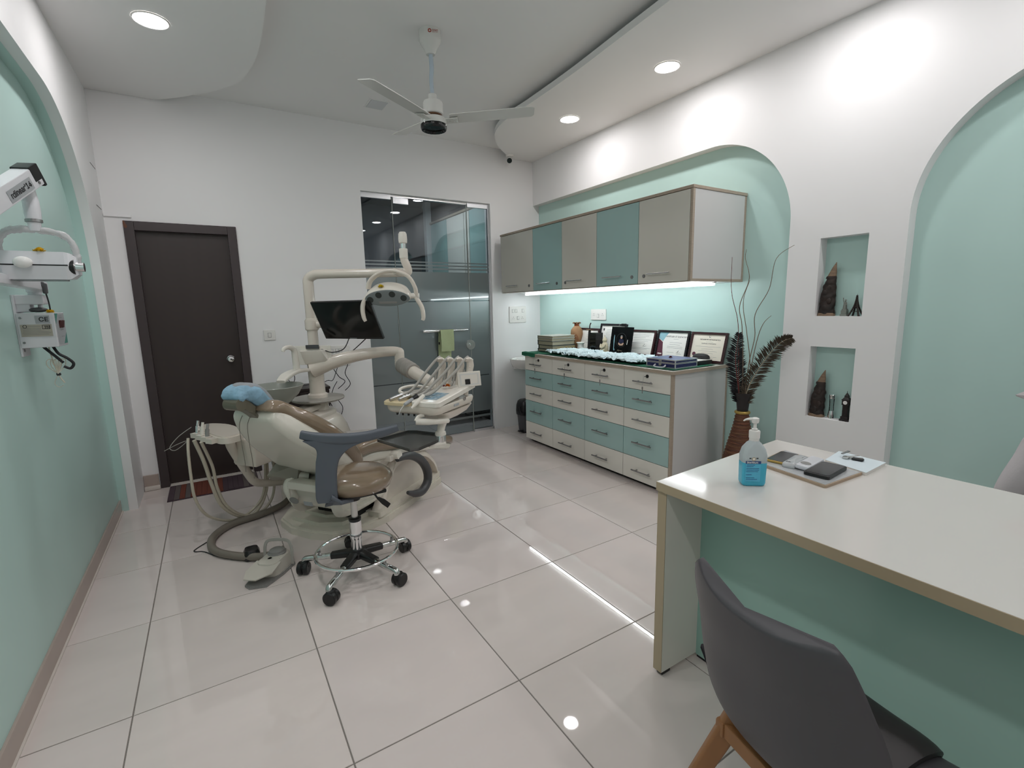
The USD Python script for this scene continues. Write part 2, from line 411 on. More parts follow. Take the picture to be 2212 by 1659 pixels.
# left wall: white face with a broad arched recess, pale green behind
wl = thing('wall_left', kind='structure')
face = sbox(Y_FRONT, 0, Y_BACK, 3.05).difference(arch(-1.35, 3.43, 2.50, 0.85, both=True))
obj(wl, 'wall_face', ext(face, 0.052, 'yz', 0.348), 'wall_white', 30)
obj(wl, 'recess_reveal', ext(face, 0.049, 'yz', 0.2995), 'wall_teal', 30)
obj(wl, 'recess_panel', bx(0.20, 0.30, Y_FRONT, Y_BACK, 0, 3.05), 'wall_teal', False)
for zz in (2.37, 2.10): obj(wl, 'panel_joint', bx(0.3995, 0.4012, 3.62, 3.80, zz, zz + 0.004), 'seam', False)
# right wall: two arches and two square niches
wr = thing('wall_right', kind='structure')
holes = [arch(0.994, Y_BACK + 0.3, 2.45, 0.60), arch(-1.5, 0.375, 2.41, 0.62, both=True), sbox(0.553, 1.265, 0.806, 1.727), sbox(0.567, 0.635, 0.816, 1.079)]
obj(wr, 'wall_face', ext(sbox(Y_FRONT, 0, Y_BACK, 3.05).difference(unary_union(holes)), 0.08, 'yz', X_RIGHT), 'wall_white', 30)
obj(wr, 'recess_panel', bx(X_RIGHT + 0.08, X_RIGHT + 0.18, Y_FRONT, Y_BACK + 0.12, 0, 3.05), 'wall_teal', False)
# back wall with two openings
wb = thing('wall_back', kind='structure')
hb = sbox(0.2, 0, X_RIGHT + 0.18, 3.05).difference(unary_union([sbox(0.506, -0.1, 1.222, 2.04), sbox(2.241, -0.1, 3.583, 2.426)]))
obj(wb, 'wall_face', ext(hb, 0.12, 'xz', Y_BACK), 'wall_white', False)
obj('/World', 'wall_front', bx(0.2, 4.31, Y_FRONT - 0.1, Y_FRONT, 0, 3.05), 'wall_white', False, kind='structure')
# ceiling with two dropped trays
ce = thing('ceiling', kind='structure')
obj(ce, 'main_slab', bx(0.2, 4.31, Y_FRONT - 0.1, Y_BACK + 0.12, Z_CEIL, Z_CEIL + 0.1), 'ceiling_white', False)
lt = np.array([(0.395, Y_FRONT), (1.33, Y_FRONT), (1.36, 0.5), (1.375, 2.2), (1.384, 2.56)])
lt2 = spline([(1.384, 2.56), (1.364, 2.94), (1.263, 3.32), (0.99, 3.66), (0.797, 3.835)], 8)
obj(ce, 'tray', ext(Polygon([*map(tuple, lt), *map(tuple, lt2[1:]), (0.395, 3.835)]), Z_CEIL - Z_TRAY + 0.01, 'xy', Z_TRAY), 'ceiling_white', 40)
rt = spline([(2.98, Y_FRONT), (3.05, -0.5), (3.15, 1.16), (3.215, 2.0), (3.235, 2.55), (3.243, 2.95), (3.33, 3.27), (3.53, 3.55), (3.76, 3.76), (3.86, 3.835)], 8)
obj(ce, 'tray', ext(Polygon([*map(tuple, rt), (4.135, 3.835), (4.135, Y_FRONT)]), 0.042, 'xy', Z_TRAY), 'ceiling_white', 40)
# skirtings
bl = thing('baseboard_left', kind='structure')
obj(bl, 'board', bx(0.298, 0.310, -1.34, 3.43, 0, 0.085, 0.003), 'skirting', False)
obj(bl, 'cement_line', bx(0.298, 0.318, -1.34, 3.43, 0, 0.006), 'cement', False)
bb = thing('baseboard_back', kind='structure')
obj(bb, 'board', bx(0.402, 0.500, 3.828, 3.842, 0.03, 0.12, 0.003), 'skirting', False)
obj(bb, 'cement_lump', bx(0.402, 0.505, 3.80, 3.842, 0, 0.032, 0.008), 'cement')
obj('/World', 'trim_1', cat(bx(0.402, 0.56, 3.826, 3.842, 2.063, 2.081, 0.003)), 'wall_white', kind='structure')   # cable cover above the door
# dark flush door
d1 = thing('door_1', kind='structure')
for a, b, c, d, nm in ((0.506, 0.568, 0, 2.04, 'jamb'), (1.160, 1.222, 0, 2.04, 'jamb'), (0.568, 1.160, 1.975, 2.04, 'head')):
    obj(d1, nm, bx(a, b, 3.822, 3.94, c, d, 0.003), 'door_frame', 30)
obj(d1, 'leaf', bx(0.566, 1.162, 3.868, 3.905, 0.006, 1.978), 'door_brown', False)
obj(d1, 'chipped_corner', ext([(0.5065, 2.038), (0.516, 2.038), (0.53, 2.0), (0.522, 1.985), (0.512, 1.99), (0.5065, 2.0)], 0.002, 'xz', 3.8205), 'bare_wood', False)
kb = obj(d1, 'knob', mv(rot(lathe([(0.004, 0), (0.027, 0.001), (0.028, 0.006), (0.016, 0.012), (0.014, 0.03), (0.024, 0.04), (0.027, 0.052), (0.022, 0.062), (0.008, 0.064), (0, 0.064)]), [1, 0, 0], 90), (1.085, 3.869, 0.985)), 'chrome')
obj(kb, 'keyhole', disc((1.085, 3.803, 0.985), 0.006, 0.002, 'y', 12), 'black')
obj(d1, 'threshold', bx(0.566, 1.162, 3.80, 3.87, -0.004, 0.012, 0.004), 'cement')
# glass front: two fixed panes and a door leaf between them
d2 = thing('door_2', kind='structure')
GY0, GY1 = 3.884, 3.896
panes = [(2.243, 2.540), (2.544, 3.325), (3.330, 3.578)]
for k, (a, b) in enumerate(panes):
    pn = obj(d2, 'pane', bx(a, b, GY0, GY1, 0.012, 2.40), 'pane_clear', False)
    for z0, z1 in ((0.16, 0.185), (0.225, 0.62), (0.628, 1.425), (1.433, 1.72), (1.742, 1.758), (1.775, 1.790), (1.808, 1.820)):
        obj(pn, 'etched_film', bx(a + 0.003, b - 0.003, GY0 - 0.0012, GY0 - 0.0005, z0, z1), 'pane_frost', False)
obj(d2, 'edge_strip', bx(2.5395, 2.5445, GY0 - 0.002, GY1 + 0.002, 0.012, 2.40), 'bowl_glass', False)
obj(d2, 'edge_strip', bx(3.3245, 3.3305, GY0 - 0.002, GY1 + 0.002, 0.012, 2.40), 'bowl_glass', False)
obj(d2, 'top_channel', bx(2.243, 2.53, 3.872, 3.906, 2.378, 2.426, 0.002), 'aluminium')
obj(d2, 'top_channel', bx(3.332, 3.582, 3.872, 3.906, 2.378, 2.426, 0.002), 'aluminium')
obj(d2, 'top_channel', bx(2.53, 3.332, 3.880, 3.900, 2.406, 2.426), 'steel')
obj(d2, 'side_channel', bx(3.568, 3.584, 3.874, 3.906, 0.0, 2.40, 0.002), 'aluminium')
obj(d2, 'bottom_channel', bx(3.332, 3.582, 3.874, 3.906, 0.0, 0.028, 0.002), 'aluminium')
obj(d2, 'bottom_channel', bx(2.243, 2.542, 3.874, 3.906, 0.0, 0.028, 0.002), 'aluminium')
obj(d2, 'patch_fitting', bx(2.548, 2.70, 3.868, 3.910, 2.345, 2.40, 0.003), 'aluminium')
obj(d2, 'patch_fitting', bx(2.548, 2.70, 3.868, 3.910, 0.012, 0.055, 0.003), 'aluminium')
for s, yy in ((-1, 3.835), (1, 3.945)):
    obj(d2, 'pull_bar', cat(cyl((2.77 + (0.05 if s > 0 else 0), yy, 1.13), (3.27, yy, 1.13), 0.013, 16), *[cyl((x, yy, 1.13), (x, 3.89, 1.13), 0.008, 12) for x in (2.87, 3.21)]), 'chrome')
lk = obj(d2, 'lock_disc', disc((3.318, 3.868, 0.965), 0.052, 0.016, 'y', 28), 'steel')
obj(lk, 'lock_cylinder', cat(disc((3.305, 3.857, 0.965), 0.016, 0.012, 'y', 16), cbx((3.305, 3.850, 0.965), (0.008, 0.014, 0.022), 0.003)), 'chrome')
# dim room beyond the glass
rb = thing('wall_beyond', kind='structure')
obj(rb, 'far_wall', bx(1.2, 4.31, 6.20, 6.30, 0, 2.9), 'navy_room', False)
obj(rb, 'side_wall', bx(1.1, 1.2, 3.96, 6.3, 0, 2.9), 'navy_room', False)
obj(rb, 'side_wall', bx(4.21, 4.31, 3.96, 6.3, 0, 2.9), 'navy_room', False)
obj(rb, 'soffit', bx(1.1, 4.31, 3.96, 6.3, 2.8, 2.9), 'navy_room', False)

cpb = thing('tall_cupboard', 'tall cupboard with teal and white doors in the next room behind the glass', 'cupboard', (3.70, 4.02, 0))
obj(cpb, 'carcass', bx(0.02, 0.50, 0.0, 1.70, 0.60, 2.50), 'laminate_white', False)
for a, b, mm in ((0.005, 0.53, 'laminate_teal'), (0.54, 0.67, 'laminate_white'), (0.68, 1.17, 'laminate_white'), (1.18, 1.69, 'laminate_teal')):
    obj(cpb, 'door', bx(0.0, 0.0195, a, b, 0.62, 2.49, 0.001), mm, False)
obj(cpb, 'cornice', bx(-0.01, 0.50, 0.0, 1.71, 2.50, 2.525), 'edge_beige', False)
obj(cpb, 'end_post', bx(-0.06, 0.02, 1.71, 1.80, 0.0, 2.80), 'laminate_side', False)
obj(cpb, 'plinth_cabinet', bx(0.05, 0.50, 0.0, 1.70, 0.0, 0.60), 'black_matte', False)
nl = thing('ceiling_lamp', 'round ceiling lamp of the next room, out of sight above the glass front', 'ceiling light', (2.95, 4.75, 2.80))
obj(nl, 'housing', lathe([(0.09, -0.03), (0.11, -0.025), (0.11, 0.0)], 28), 'white_plastic')
obj(nl, 'diffuser', disc((0, 0, -0.034), 0.088, 0.006, 'z', 28), 'dim_light', False)

# ------------------------------------------------------------------ lamps of the room
dl = thing('downlight', 'round ceiling light in the left dropped ceiling, above the wall lamp', 'ceiling light', (0.866, 2.655, Z_TRAY), group=None)
obj(dl, 'trim_ring', loft([[(r * math.cos(t), r * math.sin(t), z) for t in np.linspace(0, 2 * PI, 32, endpoint=False)] for r, z in ((0.069, -0.001), (0.080, -0.006), (0.086, -0.001))], cap=False), 'white_plastic')
obj(dl, 'diffuser', disc((0, 0, -0.006), 0.070, 0.006, 'z', 32), 'downlight', False)
beam(dl, 0.066, -0.0075, BEAM)
labs = {1.642: 'round recessed ceiling light above the wall cabinets, the one nearer the camera', 2.665: 'round recessed ceiling light at the far end near the security camera, above the wall cabinets'}
for x, ys in ((3.705, (2.665, 1.642, 0.62, -0.40, -1.42)), (0.866, (1.632, 0.61, -0.41, -1.43))):
    for yy in ys:
        if x > 2 and yy in labs: lab = labs[yy]
        else: lab = f'round recessed ceiling light in the {"right" if x > 2 else "left"} dropped ceiling behind the camera side, {abs(yy):.1f} metres along'
        if not (x > 2 and yy in labs): lab = 'round recessed ceiling light outside the picture, in the %s dropped ceiling row' % ('right' if x > 2 else 'left')
        d = dup(dl, lab, (x, yy, Z_TRAY), instance=False)
        if not (x > 2 and yy in labs): tag(d, group='%s ceiling lights out of view' % ('right' if x > 2 else 'left'))
st = thing('strip_light', 'long white tube light glowing under the row of wall cabinets', 'light', (3.94, 2.55, 1.478))
obj(st, 'diffuser', bx(-0.016, 0.016, -1.165, 1.165, -0.002, 0.014, 0.006), 'strip_light')
obj(st, 'mounting_rail', bx(-0.013, 0.013, -1.175, 1.175, 0.014, 0.022), 'white_plastic', False)

# ================================================================== furniture
def bar_handle(y0, y1, x, z, r=0.0055, off=0.03):
    """bar handle on a face that looks to -x"""
    w = y1 - y0
    return cat(cyl((x - off, y0, z), (x - off, y1, z), r, 12), cyl((x - off, y0 + 0.18 * w, z), (x, y0 + 0.18 * w, z), r * 0.8, 10), cyl((x - off, y1 - 0.18 * w, z), (x, y1 - 0.18 * w, z), r * 0.8, 10))

# ---- drawer chest
DX, DY0, DY1, DT = 3.60, 1.425, 3.25, 0.905
ch = thing('drawer_chest', 'wide low chest with twenty drawers in alternating white and teal rows', 'chest of drawers', (DX, 1.425, 0))
def L(m, o=(DX, 1.425, 0)): return mv(m, [-o[0], -o[1], -o[2]])
obj(ch, 'carcass', L(bx(DX + 0.02, 4.205, DY0 + 0.002, DY1, 0.03, 0.88)), 'laminate_side', False)
obj(ch, 'plinth', L(bx(DX + 0.05, 4.19, DY0 + 0.03, DY1 - 0.03, 0.0, 0.03)), 'black_matte', False)
obj(ch, 'side_edging', L(cat(bx(DX + 0.0005, DX + 0.021, DY0 - 0.0005, DY0 + 0.018, 0.03, 0.88), bx(4.188, 4.2055, DY0 - 0.0005, DY0 + 0.004, 0.03, 0.88))), 'edge_beige', False)
obj(ch, 'top', L(bx(DX - 0.015, 4.207, DY0 - 0.012, DY1 + 0.01, 0.881, DT, 0.002)), 'laminate_white', False, label='white chest top with beige edging')
obj(ch, 'top_edging', L(cat(bx(DX - 0.017, DX - 0.0148, DY0 - 0.013, DY1 + 0.011, 0.881, DT - 0.001), bx(DX - 0.016, 4.207, DY0 - 0.0135, DY0 - 0.0118, 0.881, DT - 0.001))), 'edge_beige', False)
rows = [(0.737, 0.878, 'laminate_white', 0.802), (0.582, 0.733, 'laminate_teal', 0.668), (0.432, 0.578, 'laminate_white', 0.512), (0.216, 0.428, 'laminate_teal', 0.335), (0.036, 0.212, 'laminate_white', 0.118)]
cols = [(2.799, 3.248), (2.342, 2.795), (1.884, 2.338), (1.445, 1.880)]
for a, b in cols:
    for k, (z0, z1, mm, hz) in enumerate(rows):
        d = obj(ch, 'drawer', L(bx(DX, DX + 0.0195, a, b, z0, z1, 0.0012)), mm, False, label=('teal' if k % 2 else 'white') + ' drawer front')
        hc = (a + b) / 2 + 0.012
        obj(d, 'handle', L(bar_handle(hc - 0.092, hc + 0.092, DX, hz)), 'dark_steel')
        if k == 0:
            yl = hc - 0.022
            obj(d, 'lock', L(cat(disc((DX - 0.004, yl, 0.845), 0.0125, 0.005, 'x', 18), disc((DX - 0.0055, yl, 0.845), 0.008, 0.003, 'x', 14))), 'black')
            obj(d, 'key', L(cat(cbx((DX - 0.018, yl + 0.004, 0.845), (0.026, 0.0025, 0.006)), torus((DX - 0.035, yl + 0.004, 0.845), 0.006, 0.0012, 14, 6, 'y'),
                                cyl((DX - 0.036, yl + 0.004, 0.84), (DX - 0.039, yl + 0.010, 0.782), 0.0012, 6), cbx((DX - 0.039, yl + 0.010, 0.762), (0.002, 0.012, 0.02)), cbx((DX - 0.039, yl + 0.010, 0.738), (0.002, 0.006, 0.03)))), 'steel')

# ---- wall cabinets
WX, WY0, WY1, WZ0, WZ1 = 3.64, 1.347, 3.738, 1.50, 2.10
wc = thing('wall_cabinet', 'long wall cabinet with five grey and teal doors above the white tube light', 'cabinet', (WX, WY0, WZ0))
o = (WX, WY0, WZ0)
obj(wc, 'carcass', L(bx(WX + 0.02, 4.208, WY0 + 0.002, WY1, WZ0, WZ1 - 0.02), o), 'laminate_side', False)
obj(wc, 'top_board', L(bx(WX - 0.004, 4.209, WY0 - 0.004, WY1 + 0.002, WZ1 - 0.019, WZ1, 0.0015), o), 'edge_beige', False)
obj(wc, 'edging', L(cat(bx(WX, WX + 0.02, WY0, WY0 + 0.018, WZ0, WZ1 - 0.02), bx(4.19, 4.2085, WY0, WY0 + 0.003, WZ0, WZ1 - 0.02), bx(WX + 0.02, 4.19, WY0, WY0 + 0.003, WZ0, WZ0 + 0.018), bx(WX + 0.002, WX + 0.019, WY0 + 0.018, WY1, WZ0, WZ0 + 0.004)), o), 'edge_beige', False)
doors = [(3.146, 3.736, 'laminate_cream', (3.396, 3.60), 3.213), (2.700, 3.142, 'laminate_teal', (2.845, 3.057), 2.769), (2.250, 2.696, 'laminate_cream', (2.402, 2.604), 2.648), (1.805, 2.246, 'laminate_teal', (1.95, 2.152), 1.861), (1.368, 1.801, 'laminate_cream', (1.498, 1.697), 1.744)]
for a, b, mm, (h0, h1), kl in doors:
    d = obj(wc, 'door', L(bx(WX, WX + 0.019, a, b, WZ0 + 0.006, WZ1 - 0.022, 0.0012), o), mm, False, label=('teal' if 'teal' in mm else 'grey cream') + ' gloss cabinet door')
    obj(d, 'handle', L(bar_handle(h0, h1, WX, 1.568, 0.005, 0.028), o), 'steel')
    obj(d, 'lock', L(cat(disc((WX - 0.004, kl, 1.557), 0.013, 0.005, 'x', 18), disc((WX - 0.006, kl, 1.557), 0.007, 0.003, 'x', 14)), o), 'dark_steel')

# ---- desk
TZ = 0.75
dk = thing('desk', 'white topped consulting desk with a pale green front panel and beige edges', 'desk', (2.237, 0.36, 0))
o = (2.237, 0.36, 0)
q = Polygon([(2.237, 0.360), (3.065, 0.405), (3.065, -1.40), (2.237, -1.40)])
obj(dk, 'desk_top', L(ext(q, 0.031, 'xy', TZ - 0.031), o), 'desk_white', False)
obj(dk, 'top_edging', L(cat(bx(2.2345, 2.2372, -1.40, 0.3605, TZ - 0.0312, TZ - 0.0006), ext([(2.236, 0.3595), (3.065, 0.4045), (3.065, 0.4068), (2.236, 0.3618)], 0.0306, 'xy', TZ - 0.0312)), o), 'desk_edge', False)
for y0 in (0.322, -1.39):
    sp = obj(dk, 'side_panel', L(bx(2.245, 3.05, y0, y0 + 0.036, 0.018, TZ - 0.0312), o), 'laminate_white', False)
    obj(sp, 'edging', L(bx(2.2425, 2.2452, y0 - 0.0003, y0 + 0.0363, 0.018, TZ - 0.0312), o), 'desk_edge', False)
    obj(sp, 'foot', L(cat(bx(2.255, 2.30, y0 + 0.004, y0 + 0.032, 0, 0.018, 0.003), bx(2.96, 3.0, y0 + 0.004, y0 + 0.032, 0, 0.018, 0.003)), o), 'black', False)
obj(dk, 'front_panel', L(bx(2.442, 2.46, -1.354, 0.322, 0.012, TZ - 0.0312), o), 'desk_teal', False, label='pale green front panel')
obj(dk, 'panel_base', L(bx(2.446, 2.458, -1.35, 0.32, 0.0, 0.012), o), 'black_matte', False)

# ---- shell chair at the desk
def shell_chair():
    loc = (1.976, -0.303, 0)
    c = thing('shell_chair', 'dark grey moulded shell chair with wooden legs facing the desk', 'chair', loc, -12)
    prof = spline([(0.190, 0.405), (0.175, 0.440), (0.10, 0.452), (0.0, 0.436), (-0.085, 0.424), (-0.140, 0.444), (-0.168, 0.520), (-0.184, 0.625), (-0.206, 0.715), (-0.220, 0.782)], 5)
    K = np.linspace(0, 1, len(prof))
    half = np.interp(K, [0, 0.05, 0.12, 0.35, 0.5, 0.6, 0.75, 0.9, 0.96, 1], [0.150, 0.185, 0.203, 0.220, 0.234, 0.232, 0.218, 0.192, 0.175, 0.150])
    curl = np.interp(K, [0, 0.1, 0.35, 0.5, 0.65, 0.85, 1], [0.004, 0.02, 0.055, 0.085, 0.085, 0.062, 0.045])
    topdip = np.interp(K, [0, 0.85, 1], [0, 0, 1.0])
    t = np.gradient(prof, axis=0); t /= np.linalg.norm(t, axis=1, keepdims=True)
    nrm = np.c_[t[:, 1], -t[:, 0]]; nrm = np.where((nrm[:, :1] + nrm[:, 1:]) < 0, -nrm, nrm)
    T = np.linspace(-1, 1, 29)
    def surf(off):
        g = []
        for k in range(len(prof)):
            lift = curl[k] * np.abs(T) ** 2.4 + off
            y = half[k] * T
            x = prof[k, 0] + nrm[k, 0] * lift; z = prof[k, 1] + nrm[k, 1] * lift + topdip[k] * 0.018 * np.abs(T) ** 2
            g.append(np.c_[x, y, z])
        return np.array(g)
    a, b = surf(0.004), surf(-0.004)
    rings = [np.vstack([a[k], b[k][::-1]]) for k in range(len(prof))]
    obj(c, 'shell', loft(rings), 'seat_grey', 50)
    # padded seat: lies on the shell
    ks = [k for k in range(len(prof)) if 0.03 < K[k] < 0.50]
    pad = []
    for i, k in enumerate(ks):
        e = math.sin(PI * min(1, max(0, (i + 0.001) / (len(ks) - 1)))) ** 0.35
        up = surf(0.006)[k]; hi = surf(0.006 + 0.028 * e)[k]
        sl = slice(4, 25)
        w = (1 - np.abs(T[sl] / 0.78) ** 6).clip(0, 1)[:, None]
        pad.append(np.vstack([up[sl], (up[sl] + (hi[sl] - up[sl]) * w)[::-1]]))
    obj(c, 'seat_cushion', loft(pad), 'cushion_dark', 60, label='dark padded seat cushion')
    # four beech legs, a cross brace, an under-frame
    for sx, sy in ((-1, 1), (-1, -1), (1, 1), (1, -1)):
        top = np.array([sx * 0.085, sy * 0.115, 0.415]); bot = np.array([sx * 0.215, sy * 0.225, 0.0])
        pts = [top, top * 0.5 + bot * 0.5, bot]
        prf = rrect(0.046, 0.026, 0.008)
        obj(c, 'leg', sweep(prf, pts, smooth=False, scale=[1.05, 0.9, 0.6]), 'beech', 40)
    obj(c, 'brace', cat(bx(-0.12, 0.12, -0.145, -0.120, 0.352, 0.392, 0.005), bx(-0.12, 0.12, 0.120, 0.145, 0.352, 0.392, 0.005), bx(-0.115, -0.092, -0.14, 0.14, 0.352, 0.392, 0.005), bx(0.092, 0.115, -0.14, 0.14, 0.352, 0.392, 0.005)), 'beech', 40)
    obj(c, 'mounting_plate', bx(-0.07, 0.08, -0.10, 0.10, 0.388, 0.428, 0.01), 'black')
    return c
shell_chair()

# ---- chair with a white coat behind the desk (mostly outside the frame)
oc = thing('office_chair', 'dark office chair behind the desk with a white coat on it', 'chair', (3.50, -0.66, 0))
obj(oc, 'seat', bx(-0.25, 0.25, -0.24, 0.24, 0.42, 0.50, 0.035), 'black', 40)
obj(oc, 'backrest', bx(0.20, 0.27, -0.22, 0.22, 0.52, 0.96, 0.03), 'black', 40)
obj(oc, 'back_support', tube([(0.10, 0, 0.43), (0.28, 0, 0.45), (0.29, 0, 0.60)], 0.02, 10), 'black')
obj(oc, 'column', cat(cyl((0, 0, 0.10), (0, 0, 0.42), 0.026, 16)), 'black')
for k in range(5):
    t = 2 * PI * k / 5 + 0.3
    obj(oc, 'leg', tube([(0.02 * math.cos(t), 0.02 * math.sin(t), 0.11), (0.27 * math.cos(t), 0.27 * math.sin(t), 0.07)], [0.024, 0.016], 8, smooth=False), 'black')
    obj(oc, 'caster', cat(sph((0.27 * math.cos(t), 0.27 * math.sin(t), 0.031), 0.03, (1, 1, 1))), 'black')
wcoat = thing('white_coat', 'white coat draped over the office chair at the right edge of the picture', 'coat', (3.50, -0.66, 0))
def drape(a0, a1, zz, rx, ry, cx, cy, seed, n=26, m=40):
    rings = []
    for i in range(n):
        f = i / (n - 1); zc = zz[0] + (zz[1] - zz[0]) * f
        rr = []
        for j in range(m):
            t = a0 + (a1 - a0) * j / (m - 1)
            w = 1 + 0.07 * math.sin(9 * t + seed + 2 * f) * f
            rr.append((cx + rx(f) * w * math.cos(t), cy + ry(f) * w * math.sin(t), zc))
        inn = [(cx + (p[0] - cx) * 0.94, cy + (p[1] - cy) * 0.94, p[2]) for p in rr][::-1]
        rings.append(np.array(rr + inn))
    return loft(rings)
obj(wcoat, 'coat_body', drape(-2.6, 2.6, (1.00, 0.56), lambda f: 0.13 + 0.05 * f, lambda f: 0.21 + 0.08 * math.sqrt(f), 0.20, 0.0, 1.0), 'coat_white', 60)
obj(wcoat, 'collar', cat(hull([(0.06, 0.235, 1.00), (-0.05, 0.415, 1.005), (0.05, 0.30, 1.09), (0.16, 0.16, 1.10), (0.20, 0.05, 1.06), (0.10, 0.05, 1.0), (-0.045, 0.412, 0.999), (0.0, 0.30, 0.95)])), 'coat_white', 30)
obj(wcoat, 'sleeve', tube([(0.16, 0.20, 0.96), (0.08, 0.315, 0.86), (0.02, 0.36, 0.74), (-0.02, 0.395, 0.62), (-0.02, 0.40, 0.50)], [0.075, 0.065, 0.055, 0.048, 0.045], 16), 'coat_white', 60)

# ---- wall plates
def wall_plate(name, label, group, origin, n, up, w, h, items, extra=None, depth=0.010):
    """plate on a wall: n outward, X to the viewer's right"""
    n = np.asarray(n, float); Zv = np.array([0, 0, 1.0]); X = np.cross(Zv, n)
    t = thing(name, label, 'switch' if name.startswith('light') else 'socket', origin, group=group)
    F = lambda m: frame_mesh(m, (0, 0, 0), X, Zv, n)
    obj(t, 'plate', F(bx(-w / 2, w / 2, -h / 2, h / 2, 0, depth, 0.004)), 'white_plastic', 40)
    for kind, x, y in items:
        if kind == 'rocker':
            obj(t, 'rocker', F(rot(bx(x - 0.011, x + 0.011, y - 0.017, y + 0.017, depth - 0.004, depth + 0.0035, 0.002), [1, 0, 0], 4, (x, y, depth))), 'white_plastic', 40)
            obj(t, 'rocker_rim', F(ext(sbox(x - 0.0135, y - 0.0195, x + 0.0135, y + 0.0195).difference(sbox(x - 0.0115, y - 0.0175, x + 0.0115, y + 0.0175)), 0.0012, 'xy', depth - 0.0002)), 'print_grey', False)
        elif kind == 'socket':
            obj(t, 'socket_face', F(bx(x - 0.021, x + 0.021, y - 0.021, y + 0.021, depth - 0.004, depth + 0.001, 0.002)), 'white_plastic', 40)
            obj(t, 'pin_hole', F(cat(*[disc((x + dx, y + dy, depth + 0.0002), r, 0.0012, 'z', 10) for dx, dy, r in ((0, 0.009, 0.0035), (-0.009, -0.007, 0.0028), (0.009, -0.007, 0.0028))])), 'black')
        elif kind == 'dimmer':
            obj(t, 'indicator', F(bx(x - 0.010, x + 0.010, y - 0.017, y + 0.017, depth - 0.004, depth + 0.0015, 0.002)), 'white_plastic', 40)
    if extra: extra(t, F)
    return t
wall_plate('light_switch', 'single white light switch beside the dark brown door', None, (1.388, 3.84, 1.166), (0, -1, 0), None, 0.088, 0.088, [('rocker', 0, 0)])
wall_plate('switchboard', 'white switchboard on the back wall under the left end of the wall cabinets', None, (3.90, 3.84, 1.270), (0, -1, 0), None, 0.222, 0.180, [('rocker', -0.065, 0.040), ('rocker', -0.025, 0.040), ('dimmer', 0.0, 0.040), ('rocker', 0.065, 0.040), ('socket', -0.060, -0.038), ('rocker', 0, -0.038), ('socket', 0.060, -0.038)])
wall_plate('wall_socket', 'white double wall socket on the green wall above the chest', None, (4.21, 2.845, 1.264), (-1, 0, 0), None, 0.215, 0.105, [('socket', -0.062, 0), ('rocker', 0, -0.012), ('socket', 0.062, 0)])
wall_plate('wall_socket', 'large white socket panel on the back wall behind the dental arm', None, (1.926, 3.84, 0.950), (0, -1, 0), None, 0.228, 0.188, [('socket', -0.06, -0.036), ('rocker', 0.0, -0.036), ('socket', 0.065, -0.02), ('rocker', -0.08, 0.045), ('rocker', -0.045, 0.045), ('rocker', 0.0, 0.045), ('rocker', 0.03, 0.045)])
for x, z, r in ((1.866, 0.914, 0.026), (1.992, 0.930, 0.026)):
    pg = thing('power_plug', 'black plug in the %s socket of the large white socket panel' % ('left' if x < 1.9 else 'right'), 'plug', (x, 3.829, z))
    obj(pg, 'plug_body', rot(loft([[(s * a, -0.002 - d, s * b) for a, b in ((0, 0.030), (0.024, 0.004), (0.024, -0.004), (0, -0.028), (-0.024, -0.004), (-0.024, 0.004))] for s, d in ((0.8, 0), (1, 0.008), (1, 0.024), (0.6, 0.036))]), [0, 1, 0], 0), 'black', 30)
    pts = [(0, -0.036, -0.01), (0.01, -0.06, -0.05), (-0.02, -0.05, -0.14), (0.02, -0.045, -0.24), (-0.03, -0.04, -0.30)] if x > 1.9 else [(0, -0.036, -0.01), (0.0, -0.06, -0.06), (0.05, -0.05, -0.15), (0.10, -0.045, -0.20), (0.035, -0.04, -0.262)]
    obj(pg, 'cord', tube(pts, 0.0032, 8), 'cord_black')
# ---- ceiling and high items
vt = thing('ceiling_panel', 'small square grey access panel set in the ceiling beside the fan', 'ceiling panel', (2.284, 3.348, Z_CEIL))
obj(vt, 'panel', bx(-0.066, 0.066, -0.082, 0.082, -0.006, 0.0, 0.002), 'panel_grey', False)
obj(vt, 'rim', ext(sbox(-0.078, -0.094, 0.078, 0.094).difference(sbox(-0.067, -0.083, 0.067, 0.083)), 0.004, 'xy', -0.0042), 'ceiling_white', False)
cc = thing('security_camera', 'small white security camera with a black lens under the right dropped ceiling', 'camera', (3.775, 3.735, Z_TRAY))
obj(cc, 'mount', lathe([(0, -0.018), (0.034, -0.018), (0.042, -0.008), (0.043, 0)], 28), 'white_plastic')
obj(cc, 'neck', cat(cyl((0, 0, -0.016), (-0.004, -0.004, -0.036), 0.014, 16)), 'white_plastic')
dirc = np.array([-0.55, -0.80, -0.18]); dirc /= np.linalg.norm(dirc); c0 = np.array([-0.004, -0.004, -0.058])
obj(cc, 'housing', cat(cyl(c0 - dirc * 0.03, c0 + dirc * 0.032, 0.029, 24), sph(c0 - dirc * 0.03, 0.028)), 'white_plastic')
ln = obj(cc, 'lens', cat(cyl(c0 + dirc * 0.0315, c0 + dirc * 0.0345, 0.0255, 24)), 'black_gloss')
obj(ln, 'lens_eye', sph(c0 + dirc * 0.0335, 0.009), 'screen')

